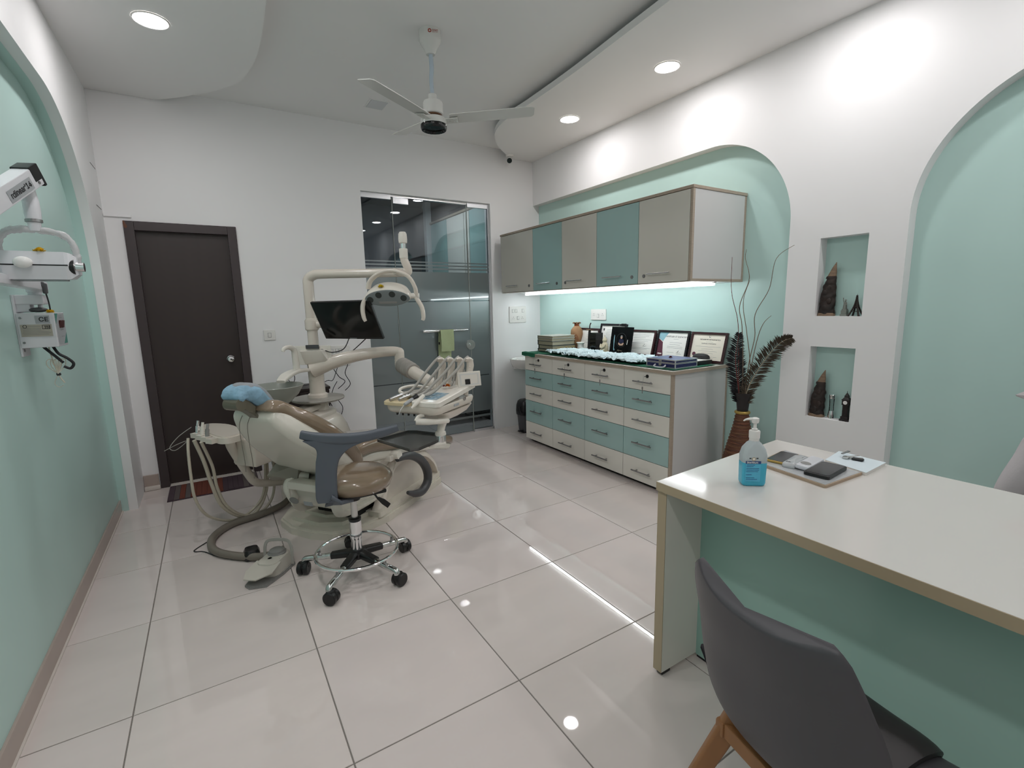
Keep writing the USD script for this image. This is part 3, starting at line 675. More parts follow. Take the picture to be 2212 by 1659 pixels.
# ---- ceiling fan
fn = thing('ceiling_fan', 'white three-blade ceiling fan with a black bottom cap on a plastic-wrapped rod', 'fan', (2.25, 2.17, Z_CEIL))
obj(fn, 'canopy', lathe([(0.018, -0.128), (0.026, -0.128), (0.030, -0.118), (0.038, -0.098), (0.060, -0.066), (0.066, -0.052), (0.066, -0.012), (0.064, 0.0)], 36), 'fan_white')
e = np.array([-0.40, -0.9165, 0]); ex = np.array([0.9165, -0.40, 0])
em = obj(fn, 'emblem', frame_mesh(torus((0, 0, 0), 0.008, 0.0028, 20, 6), e * 0.0655 + ex * 0.0 + np.array([0, 0, -0.028]), ex, [0, 0, 1], e), 'red_mark', label='small red maker mark')
obj(em, 'emblem_text', cat(text_on('Orient', 0.0085, e * 0.0655 + ex * 0.014 + np.array([0, 0, -0.029]), ex, (0, 0, 1), True), text_on('ELECTRIC', 0.005, e * 0.0655 + ex * 0.014 + np.array([0, 0, -0.037]), ex, (0, 0, 1))), 'red_mark', False)
obj(fn, 'rod', tube([(0, 0, -0.125), (0.003, 0, -0.2), (-0.002, 0.002, -0.27), (0.001, 0, -0.36)], [0.0125, 0.0135, 0.0125, 0.011], 14), 'blue_wrap', label='rod in bluish plastic wrap')
obj(fn, 'collar', lathe([(0.027, -0.385), (0.0275, -0.372), (0.026, -0.348), (0.022, -0.345), (0.012, -0.345)], 30), 'fan_white')
obj(fn, 'motor', lathe([(0.02, -0.462), (0.055, -0.461), (0.060, -0.456), (0.0605, -0.398), (0.056, -0.388), (0.025, -0.383)], 36), 'fan_white')
obj(fn, 'gap_ring', lathe([(0.03, -0.471), (0.052, -0.470), (0.052, -0.462), (0.03, -0.461)], 36), 'clay_dark')
obj(fn, 'blade_hub', lathe([(0.02, -0.522), (0.076, -0.522), (0.079, -0.516), (0.079, -0.494), (0.072, -0.482), (0.045, -0.474), (0.03, -0.471)], 40), 'fan_white')
cpz = obj(fn, 'bottom_cap', lathe([(0, -0.536), (0.060, -0.537), (0.066, -0.548), (0.074, -0.548), (0.0795, -0.538), (0.0795, -0.520), (0.02, -0.5205)], 40), 'black_gloss', label='glossy black bottom cap')
for k, (adeg, rise) in enumerate(((214, -0.5), (328, 3.2), (91, 8.5))):
    t = math.radians(adeg); rise = math.radians(rise); d = np.array([math.cos(t) * math.cos(rise), math.sin(t) * math.cos(rise), math.sin(rise)]); s = np.array([-math.sin(t), math.cos(t), 0])
    tilt = math.radians(-9); s2 = s * math.cos(tilt) + np.array([0, 0, 1]) * math.sin(tilt); u2 = np.cross(d, s2)
    prf = Polygon([(0.10, -0.048), (0.16, -0.052), (0.53, -0.058), (0.60, -0.056), (0.615, -0.045), (0.615, 0.030), (0.60, 0.048), (0.40, 0.052), (0.16, 0.050), (0.10, 0.046)])
    bl_ = frame_mesh(cat(ext(prf, 0.004, 'xy', -0.002)), (0, 0, -0.490), d, s2, u2)
    b = obj(fn, 'blade', bl_, 'fan_white', False)
    obj(b, 'blade_arm', frame_mesh(cat(bx(0.06, 0.15, -0.028, 0.028, -0.007, -0.002, 0.002), *[disc((x, y, -0.010), 0.005, 0.004, 'z', 10) for x, y in ((0.125, 0.015), (0.125, -0.015), (0.10, 0))]), (0, 0, -0.497), d, s2, u2), 'fan_white', False)

# ---- wash basin and pedal bin in the far corner
ba = thing('wash_basin', 'white wall-hung wash basin half hidden behind the drawer chest', 'basin', (3.93, 3.83, 0))
def ell(rx, ry, z, cy, n=40): return [(rx * math.cos(t), cy + ry * math.sin(t), z) for t in np.linspace(0, 2 * PI, n, endpoint=False)]
obj(ba, 'bowl', loft([ell(0.05, 0.05, 0.665, -0.12), ell(0.13, 0.11, 0.675, -0.14), ell(0.19, 0.15, 0.70, -0.155), ell(0.225, 0.175, 0.755, -0.172), ell(0.235, 0.182, 0.785, -0.18), ell(0.235, 0.182, 0.795, -0.18), ell(0.215, 0.165, 0.795, -0.18), ell(0.20, 0.15, 0.76, -0.175), ell(0.10, 0.08, 0.70, -0.16)]), 'porcelain', 40)
obj(ba, 'wall_bracket', bx(-0.10, 0.10, -0.06, 0.008, 0.66, 0.78, 0.01), 'porcelain', 40)
bn = thing('pedal_bin', 'black lidded pedal bin against the left end of the drawer chest', 'bin', (3.80, 3.55, 0))
obj(bn, 'body', loft([[(x * s, y * s, z) for x, y in rrect(0.17, 0.15, 0.04, 5)] for z, s in ((0.012, 0.80), (0.03, 0.84), (0.21, 1.0))]), 'bin_grey', 40)
obj(bn, 'rim', loft([[(x * s, y * s, z) for x, y in rrect(0.17, 0.15, 0.04, 5)] for z, s in ((0.195, 1.06), (0.20, 1.10), (0.235, 1.12), (0.24, 1.06))]), 'bin_black', 40)
obj(bn, 'lid', loft([[(x * s, y * s, z) for x, y in rrect(0.17, 0.15, 0.04, 5)] for z, s in ((0.238, 1.12), (0.30, 1.08), (0.345, 0.92), (0.362, 0.7), (0.366, 0.2))]), 'bin_black', 40)
obj(bn, 'carry_handle', tube([(-0.10, -0.02, 0.29), (-0.108, -0.055, 0.24), (-0.095, -0.085, 0.215), (0, -0.092, 0.208), (0.095, -0.085, 0.215)], 0.006, 8), 'bin_black')
obj(bn, 'pedal', cat(bx(-0.125, -0.05, -0.055, -0.015, 0.022, 0.030, 0.003), bx(-0.07, 0.07, -0.06, 0.06, 0.0, 0.014, 0.004), disc((-0.06, -0.05, 0.026), 0.012, 0.02, 'y', 12)), 'bin_black')

# ---- tall vase with dried fronds
va = thing('floor_vase', 'tall brown wicker floor vase with a black funnel neck, right of the drawer chest', 'vase', (4.01, 1.168, 0))
obj(va, 'body', lathe([(0.085, 0), (0.09, 0.01), (0.112, 0.10), (0.120, 0.18), (0.112, 0.27), (0.092, 0.36), (0.070, 0.45), (0.052, 0.53), (0.042, 0.595), (0.040, 0.605)], 40), 'wicker', 60)
for k in range(26):
    z = 0.02 + k * 0.0225; r = np.interp(z, [0, 0.01, 0.10, 0.18, 0.27, 0.36, 0.45, 0.53, 0.6], [0.085, 0.09, 0.112, 0.120, 0.112, 0.092, 0.070, 0.052, 0.041])
    obj(va, 'wicker_band', torus((0, 0, z), r + 0.0005, 0.004, 36, 6), 'wicker' if k % 2 else 'clay_dark')
obj(va, 'gold_ring', torus((0, 0, 0.612), 0.040, 0.011, 36, 10), 'gold', label='gold ring at the neck')
obj(va, 'funnel', lathe([(0.034, 0.615), (0.036, 0.63), (0.043, 0.70), (0.058, 0.748), (0.060, 0.750), (0.052, 0.745), (0.038, 0.70), (0.030, 0.63)], 36), 'vase_black', 60, label='black funnel neck')
def frond(name, label, pts, W, mat_, n=46, seed=0, droop=0.5, spine='twig', pale_tip=False):
    rd = random.Random(seed); p = spline(pts, 40); p = p[np.linspace(0, len(p) - 1, n).astype(int)]
    t, A, B = frames(p)
    f = thing(name, label, 'dried frond', p[0])
    obj(f, 'spine', tube(p - p[0], [0.0045, 0.003, 0.0012], 6, smooth=False), spine)
    v, fc = [], []
    view = np.array([0.75, -0.66, 0]); 
    for i in range(3, n):
        u = i / n; ln = W * (math.sin(PI * min(1, 0.18 + 0.78 * u)) ** 0.7) * rd.uniform(0.85, 1.1)
        for s in (-1, 1):
            side = np.cross(t[i], [0.78, 0.62, 0.0]); side /= np.linalg.norm(side)
            for q in range(2):
                dirv = s * side * rd.uniform(0.75, 0.95) + t[i] * rd.uniform(0.45, 0.75) + np.array([0.78, 0.62, 0.0]) * rd.uniform(-0.45, 0.25)
                dirv /= np.linalg.norm(dirv); a0 = p[i] - p[0]; l2 = ln * rd.uniform(0.8, 1.05)
                mid = a0 + dirv * l2 * 0.55; end = a0 + dirv * l2 + np.array([0, 0, -droop * l2 * 0.18])
                w = t[i] * 0.0042 + np.array([0.78, 0.62, 0]) * 0.0015
                k = len(v); nn = np.cross(dirv, t[i]); nn = nn / (np.linalg.norm(nn) + 1e-9) * 0.0006
                v += [a0 - w * 0.6, a0 + w * 0.6, mid + w, mid - w, end, mid + nn * 3, a0 + nn * 2]
                fc += [[k, k + 1, k + 2], [k, k + 2, k + 3], [k + 3, k + 2, k + 4], [k, k + 6, k + 1], [k + 1, k + 6, k + 2], [k + 6, k + 5, k + 2], [k, k + 3, k + 6], [k + 6, k + 3, k + 5], [k + 3, k + 4, k + 5], [k + 5, k + 4, k + 2]]
    obj(f, 'leaflets', trimesh.Trimesh(np.array(v), np.array(fc), process=False), mat_, False, kind='stuff')
    return f
VX = 4.0
frond('dried_frond', 'upright black feathery dried frond in the floor vase', [(VX, 1.18, 0.66), (VX, 1.205, 0.80), (VX - 0.02, 1.22, 0.98), (VX - 0.02, 1.205, 1.15)], 0.085, 'feather_dark', 80, 1, spine='feather_red')
frond('dried_frond', 'dark brown dried frond leaning to the right out of the floor vase', [(VX, 1.155, 0.66), (VX, 1.125, 0.80), (VX, 1.03, 0.98), (VX - 0.01, 0.93, 1.10), (VX - 0.01, 0.86, 1.135)], 0.090, 'feather_brown', 74, 2, spine='feather_pale')
tw = [('tall reddish curly twig on the left in the floor vase', 'twig_red', [(1.178, 0.66), (1.20, 0.88), (1.205, 1.05), (1.232, 1.24), (1.275, 1.43), (1.30, 1.66)]),
      ('thin pale twig with a small bend at its top in the floor vase', 'twig', [(1.165, 0.66), (1.165, 0.95), (1.205, 1.20), (1.215, 1.33), (1.175, 1.48), (1.165, 1.55), (1.20, 1.64), (1.195, 1.70)]),
      ('long dark twig arching far to the right out of the floor vase', 'twig', [(1.155, 0.66), (1.125, 0.95), (1.118, 1.13), (1.10, 1.28), (1.04, 1.44), (0.985, 1.62), (0.90, 1.695)]),
      ('short twig leaning right between the two fronds of the floor vase', 'twig', [(1.152, 0.66), (1.12, 0.92), (1.095, 1.12), (1.05, 1.22), (1.015, 1.27)]),
      ('wavy pale twig crossing the others in the floor vase', 'twig', [(1.17, 0.66), (1.14, 0.90), (1.165, 1.16), (1.21, 1.31), (1.20, 1.40), (1.172, 1.50)])]
for k, (lab, mm, yz) in enumerate(tw):
    p = np.array([(VX + 0.006 * k - 0.01 + 0.02 * math.sin(3 * i + k) * (i > 0), y, z) for i, (y, z) in enumerate(yz)])
    g = thing('curly_twig', lab, 'twig', p[0])
    obj(g, 'stem', tube(p - p[0], [0.0028, 0.0022, 0.0012], 6), mm)

# ---- things in the two wall niches
def horn(label, loc, H, w, seed):
    t = thing('carved_horn', label, 'ornament', loc)
    rd = np.random.RandomState(seed)
    def rings(z0, z1, n, s0=1.0):
        out = []
        for z in np.linspace(z0, z1, n):
            u = z / H
            r = w * 0.5 * (1 - 0.12 * u - 0.85 * max(0, u - 0.25) ** 2 / 0.5625) * s0; cy = -(w * 0.5 - r) * 0.8
            out.append(np.array([(0.62 * r * math.cos(a), cy + r * math.sin(a) * (1 + 0.05 * math.sin(5 * a + 40 * u)), z) for a in np.linspace(0, 2 * PI, 20, endpoint=False)]))
        return out
    m = loft(rings(0.012, 0.74 * H, 22)); n_ = meshkit.fbm(np.asarray(m.vertices) * 45, 3, seed)
    m = trimesh.Trimesh(m.vertices + (n_ - 0.5)[:, None] * 0.012 * np.sign(m.vertices * [1, 1, 0]), m.faces, process=False)
    obj(t, 'carved_body', m, 'horn_dark', 40)
    obj(t, 'tip', loft(rings(0.735 * H, H, 10, 1.05)), 'horn_light', 50, label='paler pointed tip')
    obj(t, 'collar', loft(rings(0.70 * H, 0.745 * H, 4, 1.12)), 'horn_dark', 40)
    obj(t, 'carved_relief', cat(*[sph((-0.56 * w * 0.5 * (1 - 0.3 * z / H), yy - 0.006, z), s, (0.4, 1, 1.4), 1) for z, yy, s in ((0.05 * H / 0.32, 0.01, 0.016), (0.09 * H / 0.32, -0.012, 0.014), (0.14 * H / 0.32, 0.012, 0.013), (0.17 * H / 0.32, -0.008, 0.012))]), 'horn_dark', 40)
    obj(t, 'base', loft([[(0.62 * x * s, y * s, z) for x, y in rrect(w, w, w * 0.3, 4)] for z, s in ((0, 1.02), (0.012, 1.02), (0.018, 0.92))]), 'horn_light', 30)
NX = 4.172
horn('tall carved dark horn with a pale tip in the upper wall niche', (NX, 0.760, 1.265), 0.318, 0.088, 3)
horn('carved dark horn with a pale tip in the lower wall niche', (NX, 0.770, 0.635), 0.298, 0.084, 5)
s1 = thing('statuette', 'tiny grey statuette of a figure raising a torch, upper wall niche', 'ornament', (NX, 0.660, 1.265))
obj(s1, 'pedestal', cat(bx(-0.018, 0.018, -0.018, 0.018, 0, 0.012, 0.001), bx(-0.015, 0.015, -0.015, 0.015, 0.012, 0.034, 0.001), bx(-0.012, 0.012, -0.012, 0.012, 0.034, 0.042)), 'pewter', 30)
obj(s1, 'figure', cat(lathe([(0.011, 0.042), (0.0105, 0.055), (0.008, 0.072), (0.009, 0.079), (0.004, 0.083), (0.0045, 0.086), (0.005, 0.090), (0.003, 0.094), (0, 0.095)], 16), tube([(0, 0.006, 0.078), (0, 0.011, 0.088), (0, 0.012, 0.098)], 0.0022, 8), tube([(0, -0.007, 0.077), (-0.004, -0.010, 0.068), (-0.007, -0.005, 0.064)], 0.0022, 8)), 'pewter', 40)
obj(s1, 'crown', cat(*[cyl((0, 0, 0.091), (0.0, 0.008 * math.cos(a), 0.091 + 0.008 * math.sin(a)), 0.0008, 6) for a in np.linspace(0.2, 2.9, 7)]), 'pewter')
obj(s1, 'torch', cat(cyl((0, 0.012, 0.096), (0, 0.012, 0.103), 0.0018, 8, 0.003), sph((0, 0.012, 0.105), 0.003)), 'pewter')
e1 = thing('tower_ornament', 'small dark metal lattice tower ornament at the right of the upper wall niche', 'ornament', (NX, 0.601, 1.265))
def tw_r(z): return 0.0265 * (1 - z / 0.125) ** 2.1 + 0.0015
legs = []
for sx in (-1, 1):
    for sy in (-1, 1):
        legs.append(tube([(sx * tw_r(z), sy * tw_r(z), z) for z in (0, 0.02, 0.045, 0.07, 0.10, 0.12)], [0.0055, 0.0042, 0.003], 6))
obj(e1, 'legs', cat(*legs), 'bronze_dark')
obj(e1, 'platforms', cat(*[bx(-tw_r(z) - 0.003, tw_r(z) + 0.003, -tw_r(z) - 0.003, tw_r(z) + 0.003, z - 0.0015, z + 0.0015) for z in (0.026, 0.052, 0.106)]), 'bronze_dark', False)
obj(e1, 'lattice', cat(*[cyl((sx * tw_r(z0), sy * tw_r(z0), z0), (sx2 * tw_r(z1), sy2 * tw_r(z1), z1), 0.0008, 5) for z0, z1 in ((0.028, 0.04), (0.04, 0.052), (0.054, 0.066), (0.066, 0.08), (0.08, 0.094)) for sx, sy, sx2, sy2 in ((-1, -1, -1, 1), (-1, 1, -1, -1), (1, -1, -1, -1), (-1, -1, 1, -1), (1, 1, -1, 1), (-1, 1, 1, 1))]), 'bronze_dark')
obj(e1, 'tower_body', loft([[(x * s_, y * s_, z) for x, y in ((1, 1), (-1, 1), (-1, -1), (1, -1))] for z, s_ in [(z, tw_r(z) * 0.82) for z in (0.045, 0.055, 0.07, 0.09, 0.11)]]), 'bronze_dark', False)
obj(e1, 'spire', cyl((0, 0, 0.10), (0, 0, 0.128), 0.0022, 8, 0.0008), 'bronze_dark')
hg = thing('glass_shaker', 'small clear glass tube with chrome ends in the lower wall niche', 'ornament', (NX, 0.686, 0.635))
obj(hg, 'base', lathe([(0.019, 0), (0.0195, 0.003), (0.018, 0.02), (0.0145, 0.045), (0.0135, 0.05)], 28), 'chrome')
obj(hg, 'glass', lathe([(0.0135, 0.048), (0.012, 0.075), (0.0125, 0.10), (0.014, 0.128)], 28), 'clear_tube')
obj(hg, 'cap', lathe([(0.0145, 0.126), (0.0155, 0.130), (0.0155, 0.148), (0.014, 0.150)], 28), 'chrome')
bb_ = thing('clock_tower', 'small black clock tower ornament at the right of the lower wall niche', 'ornament', (NX, 0.606, 0.635))
obj(bb_, 'tower', cat(bx(-0.022, 0.022, -0.025, 0.025, 0, 0.012, 0.001), bx(-0.018, 0.018, -0.020, 0.020, 0.012, 0.028, 0.001), bx(-0.013, 0.013, -0.0145, 0.0145, 0.028, 0.098), *[bx(-0.0145, -0.012, y - 0.0015, y + 0.0015, 0.03, 0.096) for y in (-0.011, -0.004, 0.004, 0.011)]), 'bell_black', False)
obj(bb_, 'clock_room', cat(bx(-0.017, 0.017, -0.019, 0.019, 0.098, 0.130, 0.001), bx(-0.0185, 0.0185, -0.021, 0.021, 0.128, 0.132)), 'bell_black', False)
obj(bb_, 'clock_face', disc((-0.0185, 0, 0.114), 0.0115, 0.0015, 'x', 24), 'porcelain')
obj(bb_, 'roof', cat(hull([(-0.017, -0.019, 0.132), (0.017, -0.019, 0.132), (0.017, 0.019, 0.132), (-0.017, 0.019, 0.132), (-0.009, -0.010, 0.146), (0.009, -0.010, 0.146), (0.009, 0.010, 0.146), (-0.009, 0.010, 0.146)]), bx(-0.009, 0.009, -0.010, 0.010, 0.146, 0.152), hull([(-0.01, -0.011, 0.152), (0.01, -0.011, 0.152), (0.01, 0.011, 0.152), (-0.01, 0.011, 0.152), (0, 0, 0.176)]), cyl((0, 0, 0.172), (0, 0, 0.184), 0.0012, 6)), 'bell_black', False)

# ================================================================== dental chair and its unit
CO = np.array([1.41, 2.20, 0.0]); CA = math.radians(37)
def W2L(p):
    """room coordinates -> the dental chair's own frame (u towards the feet, v away from the camera)"""
    p = np.atleast_2d(np.asarray(p, float)) - CO; c, s = math.cos(CA), math.sin(CA)
    r = np.c_[p[:, 0] * c + p[:, 1] * s, -p[:, 0] * s + p[:, 1] * c, p[:, 2]]
    return r
def WLm(m):
    m = m.copy(); m.vertices = W2L(m.vertices); return m
dc = thing('dental_chair', 'cream and brown dental chair with spittoon, instrument arm and operating light', 'dental chair', CO, 37)

# floor plate and foot housing
bp = Polygon([(0.06, 0.36), (0.0, 0.22), (-0.015, 0.05), (0.01, -0.08), (0.09, -0.165), (0.33, -0.235), (1.04, -0.215), (1.09, 0.0), (1.04, 0.30), (0.6, 0.42), (0.2, 0.44)]).buffer(0.02).buffer(-0.0)
base = obj(dc, 'floor_plate', cat(ext(bp, 0.042, 'xy', 0.0), ext(bp.buffer(-0.014), 0.012, 'xy', 0.042)), 'base_cream', 25)
obj(base, 'raised_step', cat(ext(Polygon([(0.07, 0.27), (0.05, 0.05), (0.10, -0.07), (0.36, -0.165), (0.6, -0.17), (0.6, 0.3)]).buffer(0.02), 0.03, 'xy', 0.05), ext(Polygon([(0.12, 0.24), (0.10, 0.05), (0.15, -0.05), (0.36, -0.13), (0.6, -0.13), (0.6, 0.26)]), 0.03, 'xy', 0.07)), 'base_cream', 25)
def profile_body(prof, v0, v1, r=0.03, steps=(0.0, 0.35, 0.75, 1.0)):
    """side profile (u, z) extruded from v0 to v1 with rolled edges"""
    P = Polygon(prof).buffer(-r).buffer(r * 0.999); base_ = np.array(P.exterior.coords)[:-1]; c = np.array(P.centroid.coords[0])
    secs = []
    for a in np.linspace(0, PI / 2, 5):
        secs.append((v0 + r * (1 - math.sin(a)), -r * (1 - math.cos(a))))
    L_ = secs + [(v1 - (v - v0), d) for v, d in secs[::-1]]
    rings = []
    n = np.roll(base_, -1, 0) - np.roll(base_, 1, 0); n = np.c_[n[:, 1], -n[:, 0]]; n /= np.linalg.norm(n, axis=1, keepdims=True) + 1e-9
    if ((base_ - c) * n).sum() < 0: n = -n
    for v, d in L_[0:1] + L_:
        q = base_ + n * d
        rings.append(np.c_[q[:, 0], np.full(len(q), v), q[:, 1]])
    return loft(rings[1:])
def dens(poly, n=6):
    return [tuple(q) for q in spline(poly, n, True)]
obj(dc, 'foot_housing', profile_body(dens([(0.27, 0.03), (0.31, 0.14), (0.40, 0.30), (0.52, 0.365), (0.72, 0.36), (0.90, 0.31), (1.03, 0.20), (1.09, 0.07), (1.08, 0.03), (0.7, 0.028)], 5), -0.215, 0.20, 0.05), 'unit_cream', 40)
obj(dc, 'housing_skirt', ext(Polygon([(0.27, -0.225), (1.06, -0.20), (1.08, 0.2), (0.27, 0.22)]).buffer(0.015), 0.035, 'xy', 0.052), 'base_cream', 25)
obj(dc, 'lift_column', bx(0.15, 0.50, -0.13, 0.17, 0.06, 0.38, 0.02), 'shadow_black', 30)
hl = obj(dc, 'seat_hull', profile_body(dens([(-0.095, 0.375), (-0.10, 0.30), (-0.075, 0.21), (-0.01, 0.165), (0.12, 0.15), (0.30, 0.15), (0.41, 0.17), (0.50, 0.29), (0.60, 0.38), (0.62, 0.42), (0.3, 0.44), (0.0, 0.40)], 4), -0.215, 0.155, 0.04), 'chair_cream', 40)
# badge and rating plate on the end that faces the camera
ov = obj(hl, 'badge', frame_mesh(ext(Point(0, 0).buffer(1.0, 24), 0.002), (-0.1025, 0.085, 0.272), np.array([0, -0.034, 0]), np.array([-0.004, 0, 0.021]), np.array([-1.0, 0, -0.1])), 'mid_grey', False, label='oval grey badge')
obj(hl, 'rating_plate', frame_mesh(bx(-0.032, 0.032, -0.013, 0.013, 0, 0.002), (-0.1010, -0.02, 0.265), np.array([0, -1, 0]), np.array([-0.2, 0, 0.98]), np.array([-0.98, 0, -0.2])), 'label_silver', False)
# side arm of the seat frame, olive hinge cover
obj(dc, 'frame_arm', cat(tube([(-0.06, 0.125, 0.26), (-0.075, 0.145, 0.34), (-0.03, 0.135, 0.385), (0.02, 0.08, 0.375)], [0.032, 0.034, 0.03, 0.025], 12), bx(-0.105, -0.02, -0.18, 0.13, 0.335, 0.385, 0.012)), 'chair_cream', 40)
obj(dc, 'hinge_cover', hull([(-0.14, 0.235, 0.42), (-0.06, 0.235, 0.48), (0.03, 0.12, 0.455), (0.035, 0.12, 0.39), (-0.02, 0.21, 0.36), (-0.10, 0.245, 0.375), (-0.03, 0.10, 0.47), (-0.05, 0.10, 0.38)]), 'olive_plastic', 30, label='olive plastic hinge cover')
# backrest
bt, bb0 = np.array([-0.400, 0.835]), np.array([0.045, 0.350]); bd = (bb0 - bt) / np.linalg.norm(bb0 - bt); bn_ = np.array([-bd[1], bd[0]])
if bn_[0] < 0: bn_ = -bn_
bl_ = np.linalg.norm(bb0 - bt)
def back_ring(s, half, t0, t1, r, n=5):
    c = bt + bd * s * bl_; out = []
    for v, t in rrect(2 * half, t1 - t0, r, n):
        q = c + bn_ * ((t0 + t1) / 2 + t); out.append((q[0], v, q[1]))
    return np.array(out)
S = [(-0.025, 0.10, 0.03, 0.07, 0.02), (-0.005, 0.135, 0.005, 0.085, 0.03), (0.06, 0.16, -0.012, 0.095, 0.04), (0.2, 0.205, -0.022, 0.10, 0.05), (0.4, 0.248, -0.022, 0.105, 0.055), (0.6, 0.262, -0.012, 0.11, 0.055), (0.8, 0.255, -0.005, 0.115, 0.05), (0.95, 0.225, 0.02, 0.115, 0.04), (1.03, 0.20, 0.03, 0.11, 0.04), (1.05, 0.15, 0.05, 0.10, 0.02)]
def smooth_secs(S, n=5):
    q = spline(np.array(S), n); return [tuple(r) for r in q]
shell = obj(dc, 'backrest_shell', loft([back_ring(s, h, a, b, r) for s, h, a, b, r in smooth_secs(S)]), 'chair_cream', 50)
S2 = [(-0.075, 0.07, 0.050, 0.062, 0.005), (-0.062, 0.125, 0.030, 0.092, 0.025), (-0.02, 0.150, 0.040, 0.115, 0.03), (0.07, 0.168, 0.06, 0.132, 0.03), (0.2, 0.212, 0.07, 0.155, 0.04), (0.4, 0.25, 0.085, 0.178, 0.045), (0.6, 0.265, 0.095, 0.188, 0.045), (0.8, 0.262, 0.10, 0.19, 0.045), (0.95, 0.24, 0.10, 0.17, 0.03), (1.02, 0.20, 0.105, 0.14, 0.015)]
obj(dc, 'backrest_cushion', loft([back_ring(s, h, a, b, r) for s, h, a, b, r in smooth_secs(S2)]), 'brown_vinyl', 50, label='glossy brown back cushion')
# seat and leg cushion on a cream pan
path = [(0.06, 0.475), (0.25, 0.485), (0.50, 0.435), (0.80, 0.385), (1.05, 0.325), (1.28, 0.255), (1.37, 0.22)]
def pan_ring(k, P, half, t0, t1, r):
    d = np.gradient(P, axis=0)[k]; d /= np.linalg.norm(d); nn = np.array([-d[1], d[0]]); out = []
    for v, t in rrect(2 * half, t1 - t0, r, 5):
        q = P[k] + nn * ((t0 + t1) / 2 + t); out.append((q[0], v, q[1]))
    return np.array(out)
P = spline(path, 6); KK = np.linspace(0, 1, len(P))
hw = np.interp(KK, [0, 0.05, 0.3, 0.6, 0.85, 0.95, 1], [0.16, 0.235, 0.265, 0.235, 0.205, 0.18, 0.10])
th = np.interp(KK, [0, 0.06, 0.4, 0.9, 1], [0.02, 0.09, 0.085, 0.06, 0.015])
obj(dc, 'seat_cushion', loft([pan_ring(k, P, hw[k], 0.0, th[k], min(0.04, th[k] * 0.45)) for k in range(len(P))]), 'brown_vinyl', 50, label='glossy brown seat and leg cushion')
obj(dc, 'seat_pan', loft([pan_ring(k, P, hw[k] * 0.93, -0.055 * min(1, (1 - KK[k]) * 4 + 0.25), 0.004, 0.02) for k in range(1, len(P) - 1)]), 'chair_cream', 50)
# headrest
obj(dc, 'headrest_bar', cat(sweep(rrect(0.016, 0.062, 0.006), [(-0.355, -0.02, 0.80), (-0.40, -0.02, 0.855), (-0.455, -0.02, 0.90), (-0.505, -0.02, 0.935)], k=5), ), 'olive_vinyl', 40)
obj(dc, 'headrest_knuckle', cat(tube([(-0.495, -0.065, 0.930), (-0.495, 0.025, 0.930)], 0.030, 16, smooth=False), hull([(x, y, z) for y in (-0.055, 0.02) for x, z in ((-0.51, 0.945), (-0.46, 0.955), (-0.41, 0.905), (-0.415, 0.87), (-0.455, 0.89))])), 'olive_vinyl', 40)
def banana(path, half, thick, endscale, n=8):
    P = spline(path, n); K2 = np.linspace(0, 1, len(P)); d = np.gradient(P, axis=0); d /= np.linalg.norm(d, axis=1, keepdims=True); nn = np.c_[-d[:, 1], d[:, 0]]
    rings = []
    for k in range(len(P)):
        e = max(0.05, math.sin(PI * min(max(K2[k], 0.004), 0.996))) ** endscale
        rings.append(np.array([(P[k, 0] + nn[k, 0] * t * e, v * (0.72 + 0.28 * e), P[k, 1] + nn[k, 1] * t * e) for v, t in rrect(2 * half, thick, thick * 0.42, 6)]))
    return loft(rings)
HS = np.array([0.018, -0.022, -0.045])
hb = [(-0.505, 0.975), (-0.475, 0.990), (-0.42, 0.968), (-0.37, 0.915), (-0.352, 0.875)]
obj(dc, 'headrest_pad', mv(banana(hb, 0.058, 0.056, 0.4), (0.025, -0.008, -0.02)), 'brown_vinyl', 60)
# armrest hook on the near side
ar = np.array([0, 0, -0.025]) + spline([(0.40, -0.285, 0.43), (0.50, -0.29, 0.425), (0.60, -0.29, 0.395), (0.71, -0.29, 0.325), (0.785, -0.29, 0.225), (0.785, -0.29, 0.135), (0.70, -0.29, 0.085), (0.60, -0.29, 0.10), (0.50, -0.29, 0.145)], 8)
ar = np.array([0.6, -0.29, 0.25]) + (ar - np.array([0.6, -0.29, 0.25])) * [0.9, 1, 0.92] + np.array([-0.01, 0, 0.005])
obj(dc, 'armrest', tube(ar, [0.018, 0.026, 0.030, 0.031, 0.032, 0.031, 0.030, 0.026, 0.012], 14, smooth=False), 'dark_grey_plastic', label='dark grey hook-shaped armrest')
obj(dc, 'armrest_pivot', cat(cyl((0.42, -0.20, 0.42), (0.42, -0.30, 0.425), 0.028, 18), bx(0.36, 0.46, -0.27, -0.20, 0.39, 0.43, 0.01)), 'unit_white', 35)
# thin cords hanging from the headrest
for k, vv in enumerate((0.055, 0.0)):
    obj(dc, 'hanging_cord', tube([(-0.40, vv, 0.85), (-0.415, vv + 0.01, 0.80), (-0.41, vv + 0.015, 0.70), (-0.40, vv + 0.02, 0.62), (-0.40, vv + 0.02, 0.55 - 0.03 * k)], 0.0016, 6), 'hose_dark')

